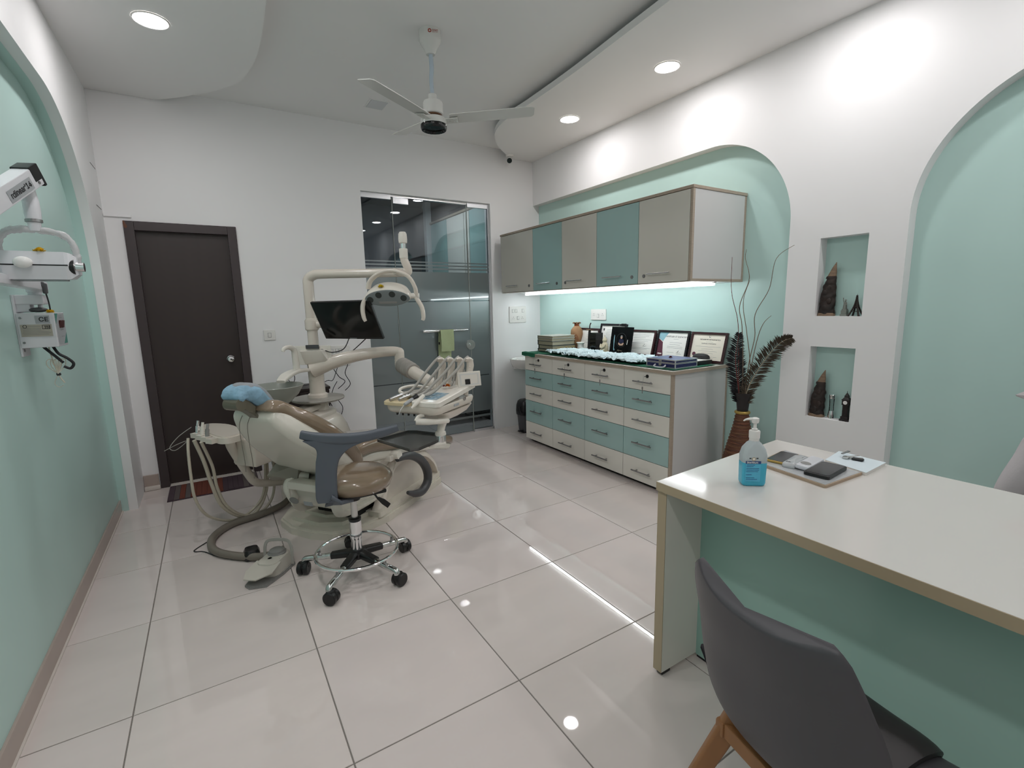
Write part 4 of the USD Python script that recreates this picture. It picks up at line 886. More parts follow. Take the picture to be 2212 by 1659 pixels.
# unit body (behind the chair), spittoon
ub = [(0.30, 0.42), (0.62, 0.40), (0.86, 0.46), (0.93, 0.60), (0.88, 0.74), (0.62, 0.80), (0.38, 0.76), (0.28, 0.60)]
ubp = np.array(dens(ub, 6)); uc = ubp.mean(0)
rings = [np.c_[uc + (ubp - uc) * s + np.array([dx, 0]), np.full(len(ubp), z)] for z, s, dx in ((0.0, 1.0, 0.05), (0.10, 1.02, 0.05), (0.35, 1.0, 0.03), (0.48, 0.94, 0.0), (0.555, 0.83, -0.01), (0.60, 0.66, -0.01), (0.615, 0.45, -0.01))]
obj(dc, 'unit_body', loft(rings), 'unit_cream', 60)
rings = [np.c_[uc + (ubp - uc) * s + np.array([-0.02, 0.0]), np.full(len(ubp), z)] for z, s in ((0.585, 0.72), (0.61, 0.73), (0.628, 0.66), (0.635, 0.4))]
obj(dc, 'unit_lid', loft(rings), 'unit_cream', 50)
col = W2L((1.600, 3.05, 0))[0]
cu, cv = col[0], col[1]
obj(dc, 'column_base', lathe([(0.075, 0.60), (0.074, 0.62), (0.068, 0.695), (0.066, 0.70)], 32, (cu, cv)), 'unit_cream', 40)
obj(dc, 'column_disc', lathe([(0.17, 0.700), (0.185, 0.706), (0.188, 0.714), (0.184, 0.722), (0.05, 0.724)], 44, (cu, cv)), 'disc_grey', 40, label='round grey shelf around the column')
obj(dc, 'column', lathe([(0.072, 0.722), (0.072, 0.745), (0.064, 0.752), (0.056, 0.757), (0.054, 0.85), (0.0535, 0.852), (0.0555, 0.856), (0.056, 1.055), (0.05, 1.062), (0.038, 1.064)], 36, (cu, cv)), 'unit_cream', 40)
obj(dc, 'pole', cat(lathe([(0.037, 1.05), (0.0365, 1.22), (0.042, 1.222), (0.0435, 1.226), (0.0435, 1.300), (0.042, 1.305), (0.0375, 1.307), (0.0375, 1.42)], 28, (cu, cv))), 'unit_cream', 40)
bowlc = W2L((1.297, 2.775, 0))[0]
obj(dc, 'spittoon_bowl', lathe([(0.05, 0.738), (0.062, 0.748), (0.095, 0.775), (0.135, 0.815), (0.163, 0.862), (0.170, 0.875), (0.167, 0.879), (0.160, 0.874), (0.130, 0.822), (0.09, 0.785), (0.03, 0.765), (0.005, 0.762)], 48, (bowlc[0], bowlc[1])), 'bowl_glass', 60, label='grey green glass spittoon bowl')
obj(dc, 'spittoon_neck', lathe([(0.056, 0.66), (0.056, 0.692), (0.054, 0.694), (0.057, 0.698), (0.057, 0.735), (0.060, 0.738), (0.058, 0.742)], 32, (bowlc[0], bowlc[1])), 'unit_cream', 40)
obj(dc, 'spittoon_arm', sweep(rrect(0.045, 0.11, 0.018), [(bowlc[0] - 0.05, bowlc[1], 0.642), (bowlc[0] + 0.05, bowlc[1], 0.645), (bowlc[0] * 0.5 + cu * 0.5, bowlc[1] * 0.5 + cv * 0.5, 0.655), (cu, cv, 0.665)], k=5, up=(0, 0, 1)), 'unit_cream', 45)
# cup filler arm, water spouts
def wpts(ps): return [tuple(W2L(p)[0]) for p in ps]
obj(dc, 'filler_shelf', cat(sweep(rrect(0.03, 0.085, 0.012), wpts([(1.57, 3.03, 0.935), (1.45, 2.93, 0.945), (1.375, 2.86, 0.925), (1.33, 2.80, 0.895)]), k=5, up=(0, 0, 1), scale=[0.7, 0.9, 1.0, 0.7])), 'unit_white', 45)
obj(dc, 'cup_spout', tube(wpts([(1.455, 2.935, 0.95), (1.452, 2.935, 1.05), (1.445, 2.925, 1.10), (1.41, 2.895, 1.118), (1.375, 2.865, 1.110), (1.37, 2.86, 1.092)]), [0.024, 0.022, 0.02, 0.016, 0.013, 0.010], 12), 'unit_white')
# film viewer plate on the column with its display
pvx, pvn = np.array([0.86, -0.50, 0]), np.array([-0.50, -0.86, 0])
pv = W2L((1.585, 2.985, 1.045))[0]
c_, s_ = math.cos(CA), math.sin(CA); RL = np.array([[c_, s_, 0], [-s_, c_, 0], [0, 0, 1]])
lx, ln_, lz = RL @ pvx, RL @ pvn, np.array([0, 0, 1.0])
fv = obj(dc, 'film_viewer', frame_mesh(bx(-0.135, 0.125, -0.07, 0.068, -0.012, 0.0, 0.004), pv, lx, lz, ln_), 'unit_white', 35)
obj(fv, 'viewer_display', frame_mesh(bx(-0.050, 0.045, 0.046, 0.075, 0.002, 0.016, 0.004), pv, lx, lz, ln_), 'dark_grey_plastic', 35)
obj(fv, 'viewer_hood', frame_mesh(hull([(-0.095, 0.035, 0.0), (0.095, 0.04, 0.0), (-0.06, -0.065, 0.0), (0.11, -0.06, 0.0), (-0.08, 0.03, 0.045), (0.07, 0.035, 0.045), (-0.06, -0.06, 0.02), (0.05, -0.035, 0.035)]), pv, lx, lz, ln_), 'unit_white', 35)
# tall lamp arm and operating light
top = W2L((1.600, 3.05, 0))[0]
la = wpts([(1.600, 3.05, 1.40), (1.600, 3.05, 1.54), (1.605, 3.047, 1.590), (1.640, 3.015, 1.618), (1.70, 2.958, 1.622), (1.90, 2.775, 1.617), (2.150, 2.545, 1.612)])
obj(dc, 'lamp_arm', tube(la, [0.037, 0.037, 0.036, 0.035, 0.034, 0.032, 0.030], 16, k=7), 'unit_cream')
lp = np.array([2.152, 2.515, -0.012])
lpL = W2L(lp)[0]
ol = obj(dc, 'operating_light', loft([]) if False else WLm(tube([lp + [0.0, 0.02, 1.622], lp + [0.01, 0.0, 1.628], lp + [0.004, -0.005, 1.66], lp + [-0.012, 0, 1.705], lp + [-0.015, 0, 1.745]], [0.03, 0.029, 0.028, 0.027, 0.027], 16)), 'unit_cream', label='cream operating light with two handles')
obj(ol, 'collar', WLm(lathe([(0.028, 1.705), (0.029, 1.71), (0.029, 1.765), (0.027, 1.768)], 24, (lp[0] - 0.015, lp[1]))), 'unit_white', 40)
obj(ol, 'clear_sleeve', WLm(lathe([(0.020, 1.766), (0.020, 1.805)], 24, (lp[0] - 0.015, lp[1]))), 'chrome')
obj(ol, 'knob', WLm(lathe([(0.018, 1.80), (0.028, 1.806), (0.030, 1.83), (0.028, 1.865), (0.020, 1.878), (0.005, 1.880)], 24, (lp[0] - 0.015, lp[1]))), 'unit_white', 50)
hr = np.array([0.86, -0.51, 0.0]); hn = np.array([-0.46, -0.776, -0.43]); hn /= np.linalg.norm(hn); hu = np.cross(hr, hn); hu = hu if hu[2] > 0 else -hu
hc = np.array([2.008, 2.495, 1.449])
def head_ring(d, a, b, off=0.0, n=44, flat=0.0):
    out = []
    for t in np.linspace(0, 2 * PI, n, endpoint=False):
        x, y = a * math.cos(t), b * math.sin(t)
        y = y + 0.22 * b * (1 - (x / max(a, 1e-6)) ** 2) * (1 if y > 0 else -0.4)
        out.append(hc + hr * x + hu * (y + off) + hn * d)
    return np.array(out)
obj(ol, 'lamp_head', WLm(loft([head_ring(-0.095, 0.03, 0.012, 0.03), head_ring(-0.09, 0.075, 0.028, 0.028), head_ring(-0.065, 0.125, 0.045, 0.020), head_ring(-0.02, 0.150, 0.054, 0.008), head_ring(0.022, 0.156, 0.055, 0.0), head_ring(0.034, 0.150, 0.051, 0.0)])), 'unit_white', 60)
fcx = obj(ol, 'lamp_face', WLm(loft([head_ring(0.026, 0.149, 0.050), head_ring(0.038, 0.149, 0.050), head_ring(0.042, 0.140, 0.044)])), 'lamp_face', 40, label='grey lamp face')
for x, y in ((-0.115, -0.004), (-0.055, 0.028), (0.035, 0.032), (0.108, 0.004)):
    p = hc + hr * x + hu * y + hn * 0.0405
    obj(ol, 'lens', WLm(cat(cyl(p, p + hn * 0.003, 0.021, 22))), 'lens_dark')
obj(ol, 'lower_grille', WLm(frame_mesh(bx(-0.06, 0.06, -0.034, -0.018, 0.0405, 0.043, 0.001), hc, hr, hu, hn)), 'mid_grey', False)
yk = [hc - hr * 0.135 + hu * 0.045 - hn * 0.03, hc - hr * 0.11 + hu * 0.10 - hn * 0.04, hc - hr * 0.03 + hu * 0.155 - hn * 0.035, hc + hr * 0.06 + hu * 0.165 - hn * 0.03, hc + hr * 0.145 + hu * 0.13 - hn * 0.02, hc + hr * 0.185 + hu * 0.06 - hn * 0.0, hc + hr * 0.185 + hu * 0.0 + hn * 0.0]
obj(ol, 'yoke', WLm(sweep(rrect(0.022, 0.036, 0.009), yk, k=7)), 'unit_cream', 45)
obj(ol, 'yoke_stem', WLm(tube([lp + [0.004, 0.0, 1.64], lp + [-0.03, 0.0, 1.615], hc + hr * 0.06 + hu * 0.165 - hn * 0.03], [0.027, 0.025, 0.02], 14)), 'unit_cream')
obj(ol, 'pivot', WLm(cyl(hc + hr * 0.14, hc + hr * 0.205, 0.018, 18)), 'unit_white')
for s in (-1, 1):
    h0 = hc + hr * s * 0.175 + hu * 0.0 + hn * (0.02 if s < 0 else 0.0)
    dn = np.array([0, 0, -1.0])
    pts = [h0 + hr * s * 0.0 + dn * -0.01, h0 + hr * s * 0.02 + dn * 0.03, h0 + hr * s * 0.045 + dn * 0.08, h0 + hr * s * 0.052 + dn * 0.14, h0 + hr * s * 0.045 + dn * 0.165] if s > 0 else [h0 + hr * 0.045 + dn * -0.015, h0 + hr * 0.01 + dn * 0.03, h0 + hr * 0.0 + dn * 0.08, h0 + hr * 0.005 + dn * 0.13, h0 + hr * 0.015 + dn * 0.155]
    obj(ol, 'grip', WLm(tube(pts, [0.014, 0.016, 0.0155, 0.0145, 0.011], 12)), 'unit_cream')

# instrument arm and delivery head
ia = [(1.575, 3.02, 0.935), (1.70, 2.96, 0.985), (1.85, 2.90, 1.025), (2.00, 2.835, 1.046), (2.11, 2.79, 1.050), (2.150, 2.765, 1.042)]
obj(dc, 'instrument_arm', WLm(tube(ia, [0.062, 0.052, 0.045, 0.040, 0.037, 0.036], 18)), 'unit_cream')
eb = obj(dc, 'elbow', WLm(cat(sph((2.150, 2.765, 1.042), 0.0365), lathe([(0.034, 0.925), (0.038, 0.94), (0.0375, 0.978), (0.039, 0.98), (0.039, 0.986), (0.0365, 0.988), (0.0365, 1.042)], 26, (2.150, 2.765)))), 'unit_cream', 45)
s0, s1_ = np.array([2.145, 2.735, 0.955]), np.array([2.19, 2.02, 0.84])
sd = (s1_ - s0)
obj(dc, 'spring_arm', WLm(tube([s0, s0 + sd * 0.35, s1_], [0.045, 0.043, 0.036], 20, smooth=False)), 'unit_cream')
ring_pts, ring_r = [], []
for k in range(19):
    ring_pts.append(s0 + sd * (0.02 + 0.30 * k / 18)); ring_r.append(0.052 + 0.008 * (k % 4 in (1, 2)) - 0.006 * (k < 2) - 0.004 * (k > 16))
obj(dc, 'bellows', WLm(tube(ring_pts, ring_r, 20, smooth=False)), 'bellows_grey', 60, label='ribbed grey rubber sleeve')
HA = math.radians(34); F0 = np.array([1.925, 1.545, 0.0]); hx = np.array([math.cos(HA), math.sin(HA), 0]); hy = np.array([-math.sin(HA), math.cos(HA), 0]); hz = np.array([0, 0, 1.0])
HSC = 0.83
def H(m): return WLm(frame_mesh(m, F0 + hz * (0.84 * (1 - HSC) + 0.015), hx * HSC, hy * HSC, hz * HSC))
def hp(x, y, z): return F0 + (hx * x + hy * y) * HSC + hz * (0.855 + (z - 0.84) * HSC)
hd = obj(dc, 'delivery_head', H(loft([np.c_[rrect(0.50 - 2 * i, 0.42 - 2 * i, 0.05, 6) + [0.25, 0.21], np.full(28, z)] for z, i in ((0.775, 0.03), (0.785, 0.012), (0.80, 0.004), (0.825, 0.0), (0.835, 0.004))])), 'unit_cream', 40)
obj(hd, 'console', H(loft([np.array([(x, y, z + 0.055 * max(0, (x - 0.03) / 0.5)) for x, y in rrect(0.52 - 2 * i, 0.21 - 2 * i, 0.03, 6) + [0.26, 0.105]]) for z, i in ((0.835, 0.0), (0.862, 0.0), (0.870, 0.008))])), 'unit_white', 40, label='white sloping console with a keypad')
obj(hd, 'instrument_pad', H(loft([np.array([(x, y, z) for x, y in rrect(0.33 - 2 * i, 0.22 - 2 * i, 0.04, 6) + [0.15, 0.315]]) for z, i in ((0.833, 0.0), (0.852, 0.0), (0.860, 0.008))])), 'pad_beige', 40, label='beige rubber instrument pad')
sl = 0.055 / 0.5; kx, kz = np.array([1, 0, sl]) / math.hypot(1, sl), np.array([-sl, 0, 1]) / math.hypot(1, sl)
kpo = np.array([0.05, 0.04, 0.8728])
obj(hd, 'keypad', H(frame_mesh(bx(0, 0.16, 0, 0.13, 0, 0.0016), kpo, kx, (0, 1, 0), kz)), 'keypad', False)
for a in range(4):
    for b in range(4):
        obj(hd, 'key', H(frame_mesh(bx(0.008 + a * 0.038, 0.038 + a * 0.038, 0.007 + b * 0.03, 0.029 + b * 0.03, 0.0016, 0.0030), kpo, kx, (0, 1, 0), kz)), 'key_blue' if (a + b) % 3 else 'keypad', False)
obj(hd, 'belly', H(loft([np.array([(x, y, z) for x, y in rrect(w, d, 0.06, 6) + [cx, 0.16]]) for z, w, d, cx in ((0.690, 0.10, 0.10, 0.30), (0.705, 0.22, 0.18, 0.30), (0.735, 0.33, 0.25, 0.31), (0.775, 0.42, 0.30, 0.29))])), 'unit_cream', 50)
rk = obj(hd, 'ring_button', H(torus((0.34, -0.001, 0.835), 0.013, 0.0035, 24, 6, 'y')), 'mid_grey')
obj(hd, 'name_plate', H(bx(0.20, 0.26, -0.002, 0.001, 0.805, 0.820)), 'label_silver', False)
obj(hd, 'handle_grip', H(cat(tube([(-0.02, 0.155, 0.742), (0.02, 0.09, 0.735), (0.08, 0.04, 0.728), (0.16, 0.03, 0.715)], [0.022, 0.021, 0.018, 0.016], 14), tube([(0.03, 0.13, 0.775), (0.0, 0.15, 0.765), (-0.02, 0.155, 0.742)], 0.014, 10))), 'unit_white')
for k in range(5): obj(hd, 'control_knob', H(cyl((0.035, 0.16 + k * 0.045, 0.790), (0.035, 0.16 + k * 0.045, 0.762), 0.007, 10)), 'black')
# small steel tray under the head
pz = np.array([1.985, 1.665, 0.0])
obj(hd, 'tray_post', WLm(cat(tube([pz + [0.03, 0.02, 0.77], pz + [0.012, 0.01, 0.715], pz + [0, 0, 0.685]], [0.032, 0.022, 0.02], 14), lathe([(0.03, 0.672), (0.031, 0.676), (0.029, 0.69), (0.02, 0.694)], 22, (pz[0], pz[1])))), 'unit_white', 40)
obj(hd, 'tray_clamp', WLm(lathe([(0.028, 0.622), (0.029, 0.625), (0.029, 0.668), (0.027, 0.672)], 24, (pz[0], pz[1]))), 'chrome', 40)
tray_o = Polygon([(1.700, 1.865), (1.895, 1.935), (1.935, 1.905), (2.035, 1.745), (2.015, 1.690), (1.815, 1.575), (1.78, 1.585)]).buffer(0.01)
obj(hd, 'tool_tray', WLm(cat(ext(tray_o, 0.004, 'xy', 0.636), ext(tray_o.difference(tray_o.buffer(-0.006)), 0.016, 'xy', 0.636))), 'steel_tray', 25, label='small dark steel tool tray')
obj(hd, 'tray_bracket', WLm(cat(bx(pz[0] - 0.08, pz[0] + 0.02, pz[1] - 0.03, pz[1] + 0.03, 0.618, 0.637, 0.006), cyl((1.86, 1.70, 0.60), (1.86, 1.70, 0.637), 0.014, 14))), 'unit_white', 35)
# whip holders, handpieces and their hoses
for k in range(4):
    yb = 0.035 + 0.068 * (3 - k); xb = 0.44 - 0.015 * (3 - k)
    pts = [hp(xb - 0.02, yb, 0.84), hp(xb, yb, 0.91), hp(xb + 0.03, yb - 0.004, 0.99), hp(xb + 0.045, yb - 0.008, 1.045), hp(xb + 0.03, yb - 0.008, 1.085), hp(xb - 0.02, yb - 0.006, 1.092)]
    wh = obj(hd, 'whip_holder', WLm(sweep(rrect(0.034, 0.022, 0.009), pts, k=6, up=None, scale=[0.8, 0.9, 1.1, 1.3, 1.1, 0.6])), 'unit_cream', 45)
    pts = [hp(xb + 0.035, yb - 0.006, 1.03), hp(xb + 0.055, yb - 0.006, 1.07), hp(xb + 0.078, yb - 0.010, 1.08)]
    obj(wh, 'hook', WLm(sweep(rrect(0.03, 0.02, 0.008), pts, k=5, scale=[1, 0.9, 0.6])), 'unit_cream', 45)
tips = [(-0.015, 0.355), (0.0, 0.295), (-0.035, 0.225), (-0.06, 0.155)]
for k, (tx, ty) in enumerate(tips):
    yb = 0.035 + 0.068 * (3 - k); xb = 0.44 - 0.015 * (3 - k)
    zt = 0.872 if k < 2 else (0.850 if k == 2 else 0.835)
    tip = hp(tx, ty, zt)
    back = hp(tx + 0.115, ty - 0.015, 0.885 + 0.012 * (k == 3))
    g = obj(hd, 'handpiece', WLm(tube([tip, tip * 0.6 + back * 0.4, back], [0.0085, 0.0105, 0.009] if k != 3 else [0.004, 0.012, 0.011], 12, smooth=False)), 'steel' if k < 2 else ('label_silver' if k == 2 else 'unit_white'), label=['steel handpiece', 'steel handpiece', 'grey syringe with a thin tip', 'white pen-shaped scaler'][k])
    if k == 2:
        obj(g, 'grip_ring', WLm(tube([tip * 0.35 + back * 0.65, back], [0.0125, 0.014], 12, smooth=False)), 'black')
        obj(g, 'nozzle', WLm(tube([tip, tip + (tip - back) * 0.3 + [0, 0, -0.012], tip + (tip - back) * 0.5 + [0, 0, -0.035]], [0.003, 0.002, 0.0015], 8)), 'steel')
    hs = [back, hp(tx + 0.20, ty - 0.04, 0.91), hp(xb - 0.12, yb + 0.02, 1.02), hp(xb - 0.04, yb - 0.002, 1.085), hp(xb + 0.02, yb - 0.006, 1.11)]
    obj(hd, 'hose', WLm(tube(hs, 0.0078, 10)), 'hose_grey')
    sl_ = [hp(xb + 0.0, yb + 0.018, 1.02), hp(xb - 0.02, yb + 0.02, 0.94), hp(xb - 0.09, yb + 0.04, 0.89), hp(0.17, 0.30 - 0.02 * k, 0.875), hp(0.10, 0.36 - 0.03 * k, 0.870 + 0.005 * k), hp(0.22, 0.40 - 0.02 * k, 0.876), hp(0.42, 0.33, 0.868)]
    obj(hd, 'return_hose', WLm(tube(sl_, 0.007, 9)), 'hose_grey')
obj(hd, 'looped_hose', WLm(tube([hp(0.44, 0.33, 0.87), hp(0.33, 0.40, 0.905), hp(0.22, 0.43, 0.905), hp(0.185, 0.425, 0.885), hp(0.21, 0.40, 0.868)], 0.009, 10)), 'unit_white')
xv = obj(hd, 'mini_viewer', H(frame_mesh(bx(0, 0.175, 0, 0.012, 0, 0.105, 0.004), (0.345, 0.045, 0.905), np.array([0.80, -0.60, 0]), np.array([0.60, 0.80, 0]), np.array([0, 0.08, 0.997]))), 'unit_white', 30, label='small white viewer plate with a black square')
obj(xv, 'viewer_frame', H(frame_mesh(ext(sbox(0.015, 0.012, 0.16, 0.093).difference(sbox(0.025, 0.02, 0.15, 0.085)), 0.0015, 'xz', -0.0012), (0.345, 0.045, 0.905), np.array([0.80, -0.60, 0]), np.array([0.60, 0.80, 0]), np.array([0, 0.08, 0.997]))), 'fan_white', False)
obj(xv, 'black_square', H(frame_mesh(bx(0.052, 0.090, -0.004, 0.0, 0.018, 0.055, 0.006), (0.345, 0.045, 0.905), np.array([0.80, -0.60, 0]), np.array([0.60, 0.80, 0]), np.array([0, 0.08, 0.997]))), 'black_matte', 30)
# assistant side
AZ = 0.65
ap = Polygon(dens([(-0.06, 0.86), (-0.135, 0.765), (-0.205, 0.56), (-0.225, 0.46), (-0.18, 0.42), (-0.09, 0.45), (0.03, 0.68), (0.03, 0.83), (-0.01, 0.88)], 5))
asp = obj(dc, 'assistant_tray', cat(ext(ap, 0.035, 'xy', AZ - 0.035), ext(ap.buffer(-0.012), 0.006, 'xy', AZ)), 'unit_cream', 25)
for (u, v) in ((-0.150, 0.735), (-0.172, 0.665), (-0.192, 0.595), (-0.212, 0.525)):
    obj(asp, 'holder_lug', hull([(u + dx, v + dy, z) for dx in (-0.045, 0.01) for dy in (-0.026, 0.026) for z in (AZ - 0.03, AZ - 0.002)]), 'unit_cream', 25)
    if v > 0.55: obj(asp, 'suction_tip', cat(cyl((u - 0.02, v, AZ - 0.02), (u - 0.012, v, AZ + 0.04), 0.011, 14), cyl((u - 0.012, v, AZ + 0.04), (u - 0.004, v, AZ + 0.07), 0.0075, 12)), ('chrome', 'unit_white', 'mid_grey')[int(round((0.735 - v) / 0.07))])
obj(asp, 'looped_cord', tube([(-0.17, 0.78, AZ + 0.03), (-0.22, 0.83, AZ - 0.02), (-0.26, 0.86, AZ - 0.08), (-0.24, 0.84, AZ - 0.10), (-0.20, 0.79, AZ - 0.05), (-0.235, 0.83, AZ - 0.065), (-0.275, 0.89, AZ - 0.10)], 0.0022, 6), 'hose_grey')
obj(dc, 'assistant_arm', tube([(-0.055, 0.60, AZ - 0.03), (-0.05, 0.62, 0.565), (-0.025, 0.63, 0.50), (0.07, 0.64, 0.31), (0.115, 0.645, 0.245), (0.18, 0.65, 0.21), (0.33, 0.65, 0.165), (0.45, 0.62, 0.15)], [0.030, 0.029, 0.028, 0.027, 0.027, 0.026, 0.024, 0.024], 16), 'unit_cream')
hl_ = [([(-0.205, 0.77, AZ - 0.03), (-0.235, 0.74, 0.54), (-0.265, 0.70, 0.40), (-0.265, 0.69, 0.27), (-0.215, 0.69, 0.15), (-0.12, 0.69, 0.07), (-0.02, 0.69, 0.03), (0.08, 0.68, 0.04), (0.165, 0.66, 0.11), (0.205, 0.655, 0.24), (0.215, 0.65, 0.42)], 0.0085),
       ([(-0.225, 0.69, AZ - 0.03), (-0.19, 0.68, 0.48), (-0.165, 0.67, 0.32), (-0.12, 0.67, 0.17), (-0.02, 0.67, 0.06), (0.08, 0.66, 0.024), (0.17, 0.66, 0.085), (0.22, 0.66, 0.20), (0.235, 0.655, 0.42)], 0.011),
       ([(-0.24, 0.61, AZ - 0.03), (-0.17, 0.64, 0.45), (-0.145, 0.655, 0.30), (-0.095, 0.66, 0.16), (0.01, 0.66, 0.05), (0.13, 0.655, 0.02), (0.22, 0.655, 0.055), (0.27, 0.655, 0.155), (0.285, 0.65, 0.42)], 0.009)]
for pts, r in hl_: obj(dc, 'suction_hose', tube(pts, r, 12), 'hose_cream')
obj(dc, 'junction_box', bx(-0.02, 0.33, 0.46, 0.66, 0.40, 0.585, 0.02), 'unit_cream', 35)

# ---- disposable cover on the headrest
hcv = thing('headrest_cover', 'crinkled blue disposable cover stretched over the dental headrest', 'headrest cover', CO, 37)
m = banana([(-0.525, 0.975), (-0.508, 1.002), (-0.470, 1.012), (-0.415, 0.985), (-0.360, 0.920), (-0.335, 0.860), (-0.338, 0.828)], 0.078, 0.085, 0.30, 9); m = mv(m, (0, -0.010, 0))
m = subdiv(m, 1); nn_ = meshkit.fbm(np.asarray(m.vertices) * 22, 4, 3); vn = m.vertex_normals
m = trimesh.Trimesh(m.vertices + vn * ((nn_ - 0.5) * 0.018)[:, None], m.faces, process=False)
m = mv(sc(mv(m, (0.42, 0, -0.93)), 0.92), (-0.398, 0, 0.905)); obj(hcv, 'cover', m, 'cap_blue', True)
b2 = mv(banana([(-0.500, 1.012), (-0.462, 1.026), (-0.402, 0.997), (-0.346, 0.930), (-0.320, 0.870), (-0.322, 0.845)], 0.066, 0.086, 0.35, 8), (0.025, -0.010, -0.02))
b2 = mv(sc(mv(b2, (0.395, 0, -0.91)), 0.92), (-0.398, 0, 0.905)); obj(hcv, 'sheer_panel', b2, 'cap_grey', True, label='sheer greyish top panel')

# ---- monitor on the pole
mc = np.array([1.782, 2.763, 1.289]); my, mt = 0.941, 0.446
mw = np.array([math.cos(my), -math.sin(my), 0]); mf = np.array([-math.sin(my), -math.cos(my), 0]); mu = np.array([0, 0, math.cos(mt)]) + mf * math.sin(mt); mn = np.cross(mw, mu)
mo = thing('monitor', 'black flat monitor tilted down towards the dental chair', 'monitor', mc)
def MF(m): return frame_mesh(m, (0, 0, 0), mw, mu, mn)
obj(mo, 'bezel', MF(bx(-0.257, 0.257, -0.147, 0.147, -0.022, 0.0, 0.004)), 'black', 30)
obj(mo, 'screen', MF(bx(-0.247, 0.247, -0.130, 0.139, 0.0, 0.0012)), 'screen', False)
obj(mo, 'maker_mark', MF(cat(bx(-0.03, 0.03, -0.142, -0.138, 0.0, 0.0008))), 'label_silver', False)
obj(mo, 'back_shell', MF(bx(-0.16, 0.16, -0.10, 0.10, -0.05, -0.02, 0.012)), 'black', 35)
pc = np.array([1.60, 3.05, 1.262]) - mc
obj(mo, 'mount_arm', cat(tube([pc + [0.03, -0.03, 0.0], pc + [0.11, -0.075, 0.0], np.array([0.06, 0.10, -0.02]), mn * -0.05], [0.024, 0.022, 0.02, 0.022], 14), lathe([(0.046, -0.035), (0.048, -0.03), (0.048, 0.03), (0.046, 0.035)], 28, (pc[0], pc[1])).apply_translation([0, 0, pc[2]])), 'unit_cream')
obj(mo, 'cable', tube([MF(sph((-0.05, -0.14, -0.02), 0.001)).vertices.mean(0), np.array([-0.02, 0.06, -0.20]), np.array([-0.09, 0.13, -0.225]), np.array([-0.15, 0.20, -0.205]), np.array([-0.185, 0.25, -0.24])], 0.0035, 8), 'cord_black')
obj(mo, 'cable', tube([MF(sph((0.11, -0.14, -0.02), 0.001)).vertices.mean(0), np.array([0.06, 0.16, -0.23]), np.array([0.03, 0.5, -0.32]), np.array([0.0, 0.95, -0.40]), np.array([-0.03, 1.03, -0.55]), np.array([0.02, 1.04, -0.70]), np.array([0.08, 1.06, -0.84])], 0.0035, 8), 'cord_black')

# ---- low brown cabinet behind the unit, with a small box and cords
cbn = thing('low_cabinet', 'low dark brown cabinet against the back wall behind the dental unit', 'cabinet', (1.46, 3.84, 0))
obj(cbn, 'carcass', bx(-0.16, 0.315, -0.30, -0.002, 0.04, 0.70, 0.003), 'cabinet_brown', 25)
obj(cbn, 'cabinet_top', bx(-0.17, 0.325, -0.31, -0.002, 0.70, 0.722, 0.003), 'cabinet_brown', 25)
obj(cbn, 'plinth', bx(-0.15, 0.305, -0.28, -0.01, 0, 0.04), 'black_matte', False)
for k in range(2): 
    d = obj(cbn, 'door', bx(-0.158 + 0.237 * k, 0.076 + 0.237 * k, -0.318, -0.3005, 0.05, 0.695, 0.002), 'cabinet_brown', 25)
    obj(d, 'knob', sph((0.06 + 0.04 * k, -0.328, 0.45), 0.011), 'dark_steel')
ad = thing('power_adapter', 'small black power adapter box on the low brown cabinet', 'adapter', (1.70, 3.66, 0.722))
obj(ad, 'adapter_case', bx(-0.05, 0.05, -0.035, 0.035, 0, 0.035, 0.006), 'black', 30)
obj(ad, 'cord', tube([(0.05, 0, 0.015), (0.10, 0.03, 0.03), (0.15, 0.08, 0.02), (0.19, 0.12, 0.08), (0.23, 0.14, 0.17)], 0.003, 8), 'cord_black')
obj(ad, 'cord', tube([(-0.05, 0, 0.015), (-0.14, 0.0, 0.01), (-0.20, 0.02, 0.04), (-0.22, 0.03, 0.09), (-0.17, 0.03, 0.10), (-0.18, 0.03, 0.04), (-0.25, 0.0, 0.05), (-0.30, -0.02, 0.006)], 0.003, 8), 'cord_black')
lc_ = thing('loose_cable', 'loose thin black cable hanging down the white wall beside the low brown cabinet', 'cable', (1.90, 3.80, 0))
obj(lc_, 'cable', tube([(0.0, 0.0, 0.72), (-0.04, -0.01, 0.66), (-0.05, 0.0, 0.60), (0.0, 0.01, 0.54), (0.035, 0.02, 0.47), (0.02, 0.03, 0.40), (-0.02, 0.03, 0.34)], 0.003, 8), 'cord_black')
obj(lc_, 'cable_tip', sph((-0.022, 0.03, 0.333), 0.006), 'red_mark')

# ---- dentist's stool
so = np.array([1.50, 1.70, 0.0])
sl2 = thing('dentist_stool', 'five-castor dentist stool with brown seat and grey T-shaped back bar', 'stool', so)
def SL(m): return mv(m, -so)
obj(sl2, 'seat', lathe([(0.0, 0.452), (0.13, 0.450), (0.165, 0.458), (0.175, 0.482), (0.180, 0.502), (0.168, 0.525), (0.137, 0.545), (0.08, 0.554), (0, 0.556)], 48, (0.035, 0.03)), 'brown_vinyl', 60)
obj(sl2, 'seat_plate', cat(bx(-0.10, 0.15, -0.09, 0.10, 0.432, 0.452, 0.006), cyl((0, 0, 0.40), (0, 0, 0.44), 0.035, 18)), 'black', 30)
obj(sl2, 'gas_piston', lathe([(0.0165, 0.29), (0.0165, 0.43)], 20), 'steel')
obj(sl2, 'piston_collar', lathe([(0.028, 0.286), (0.0315, 0.290), (0.0315, 0.300), (0.026, 0.304), (0.016, 0.305)], 24), 'black')
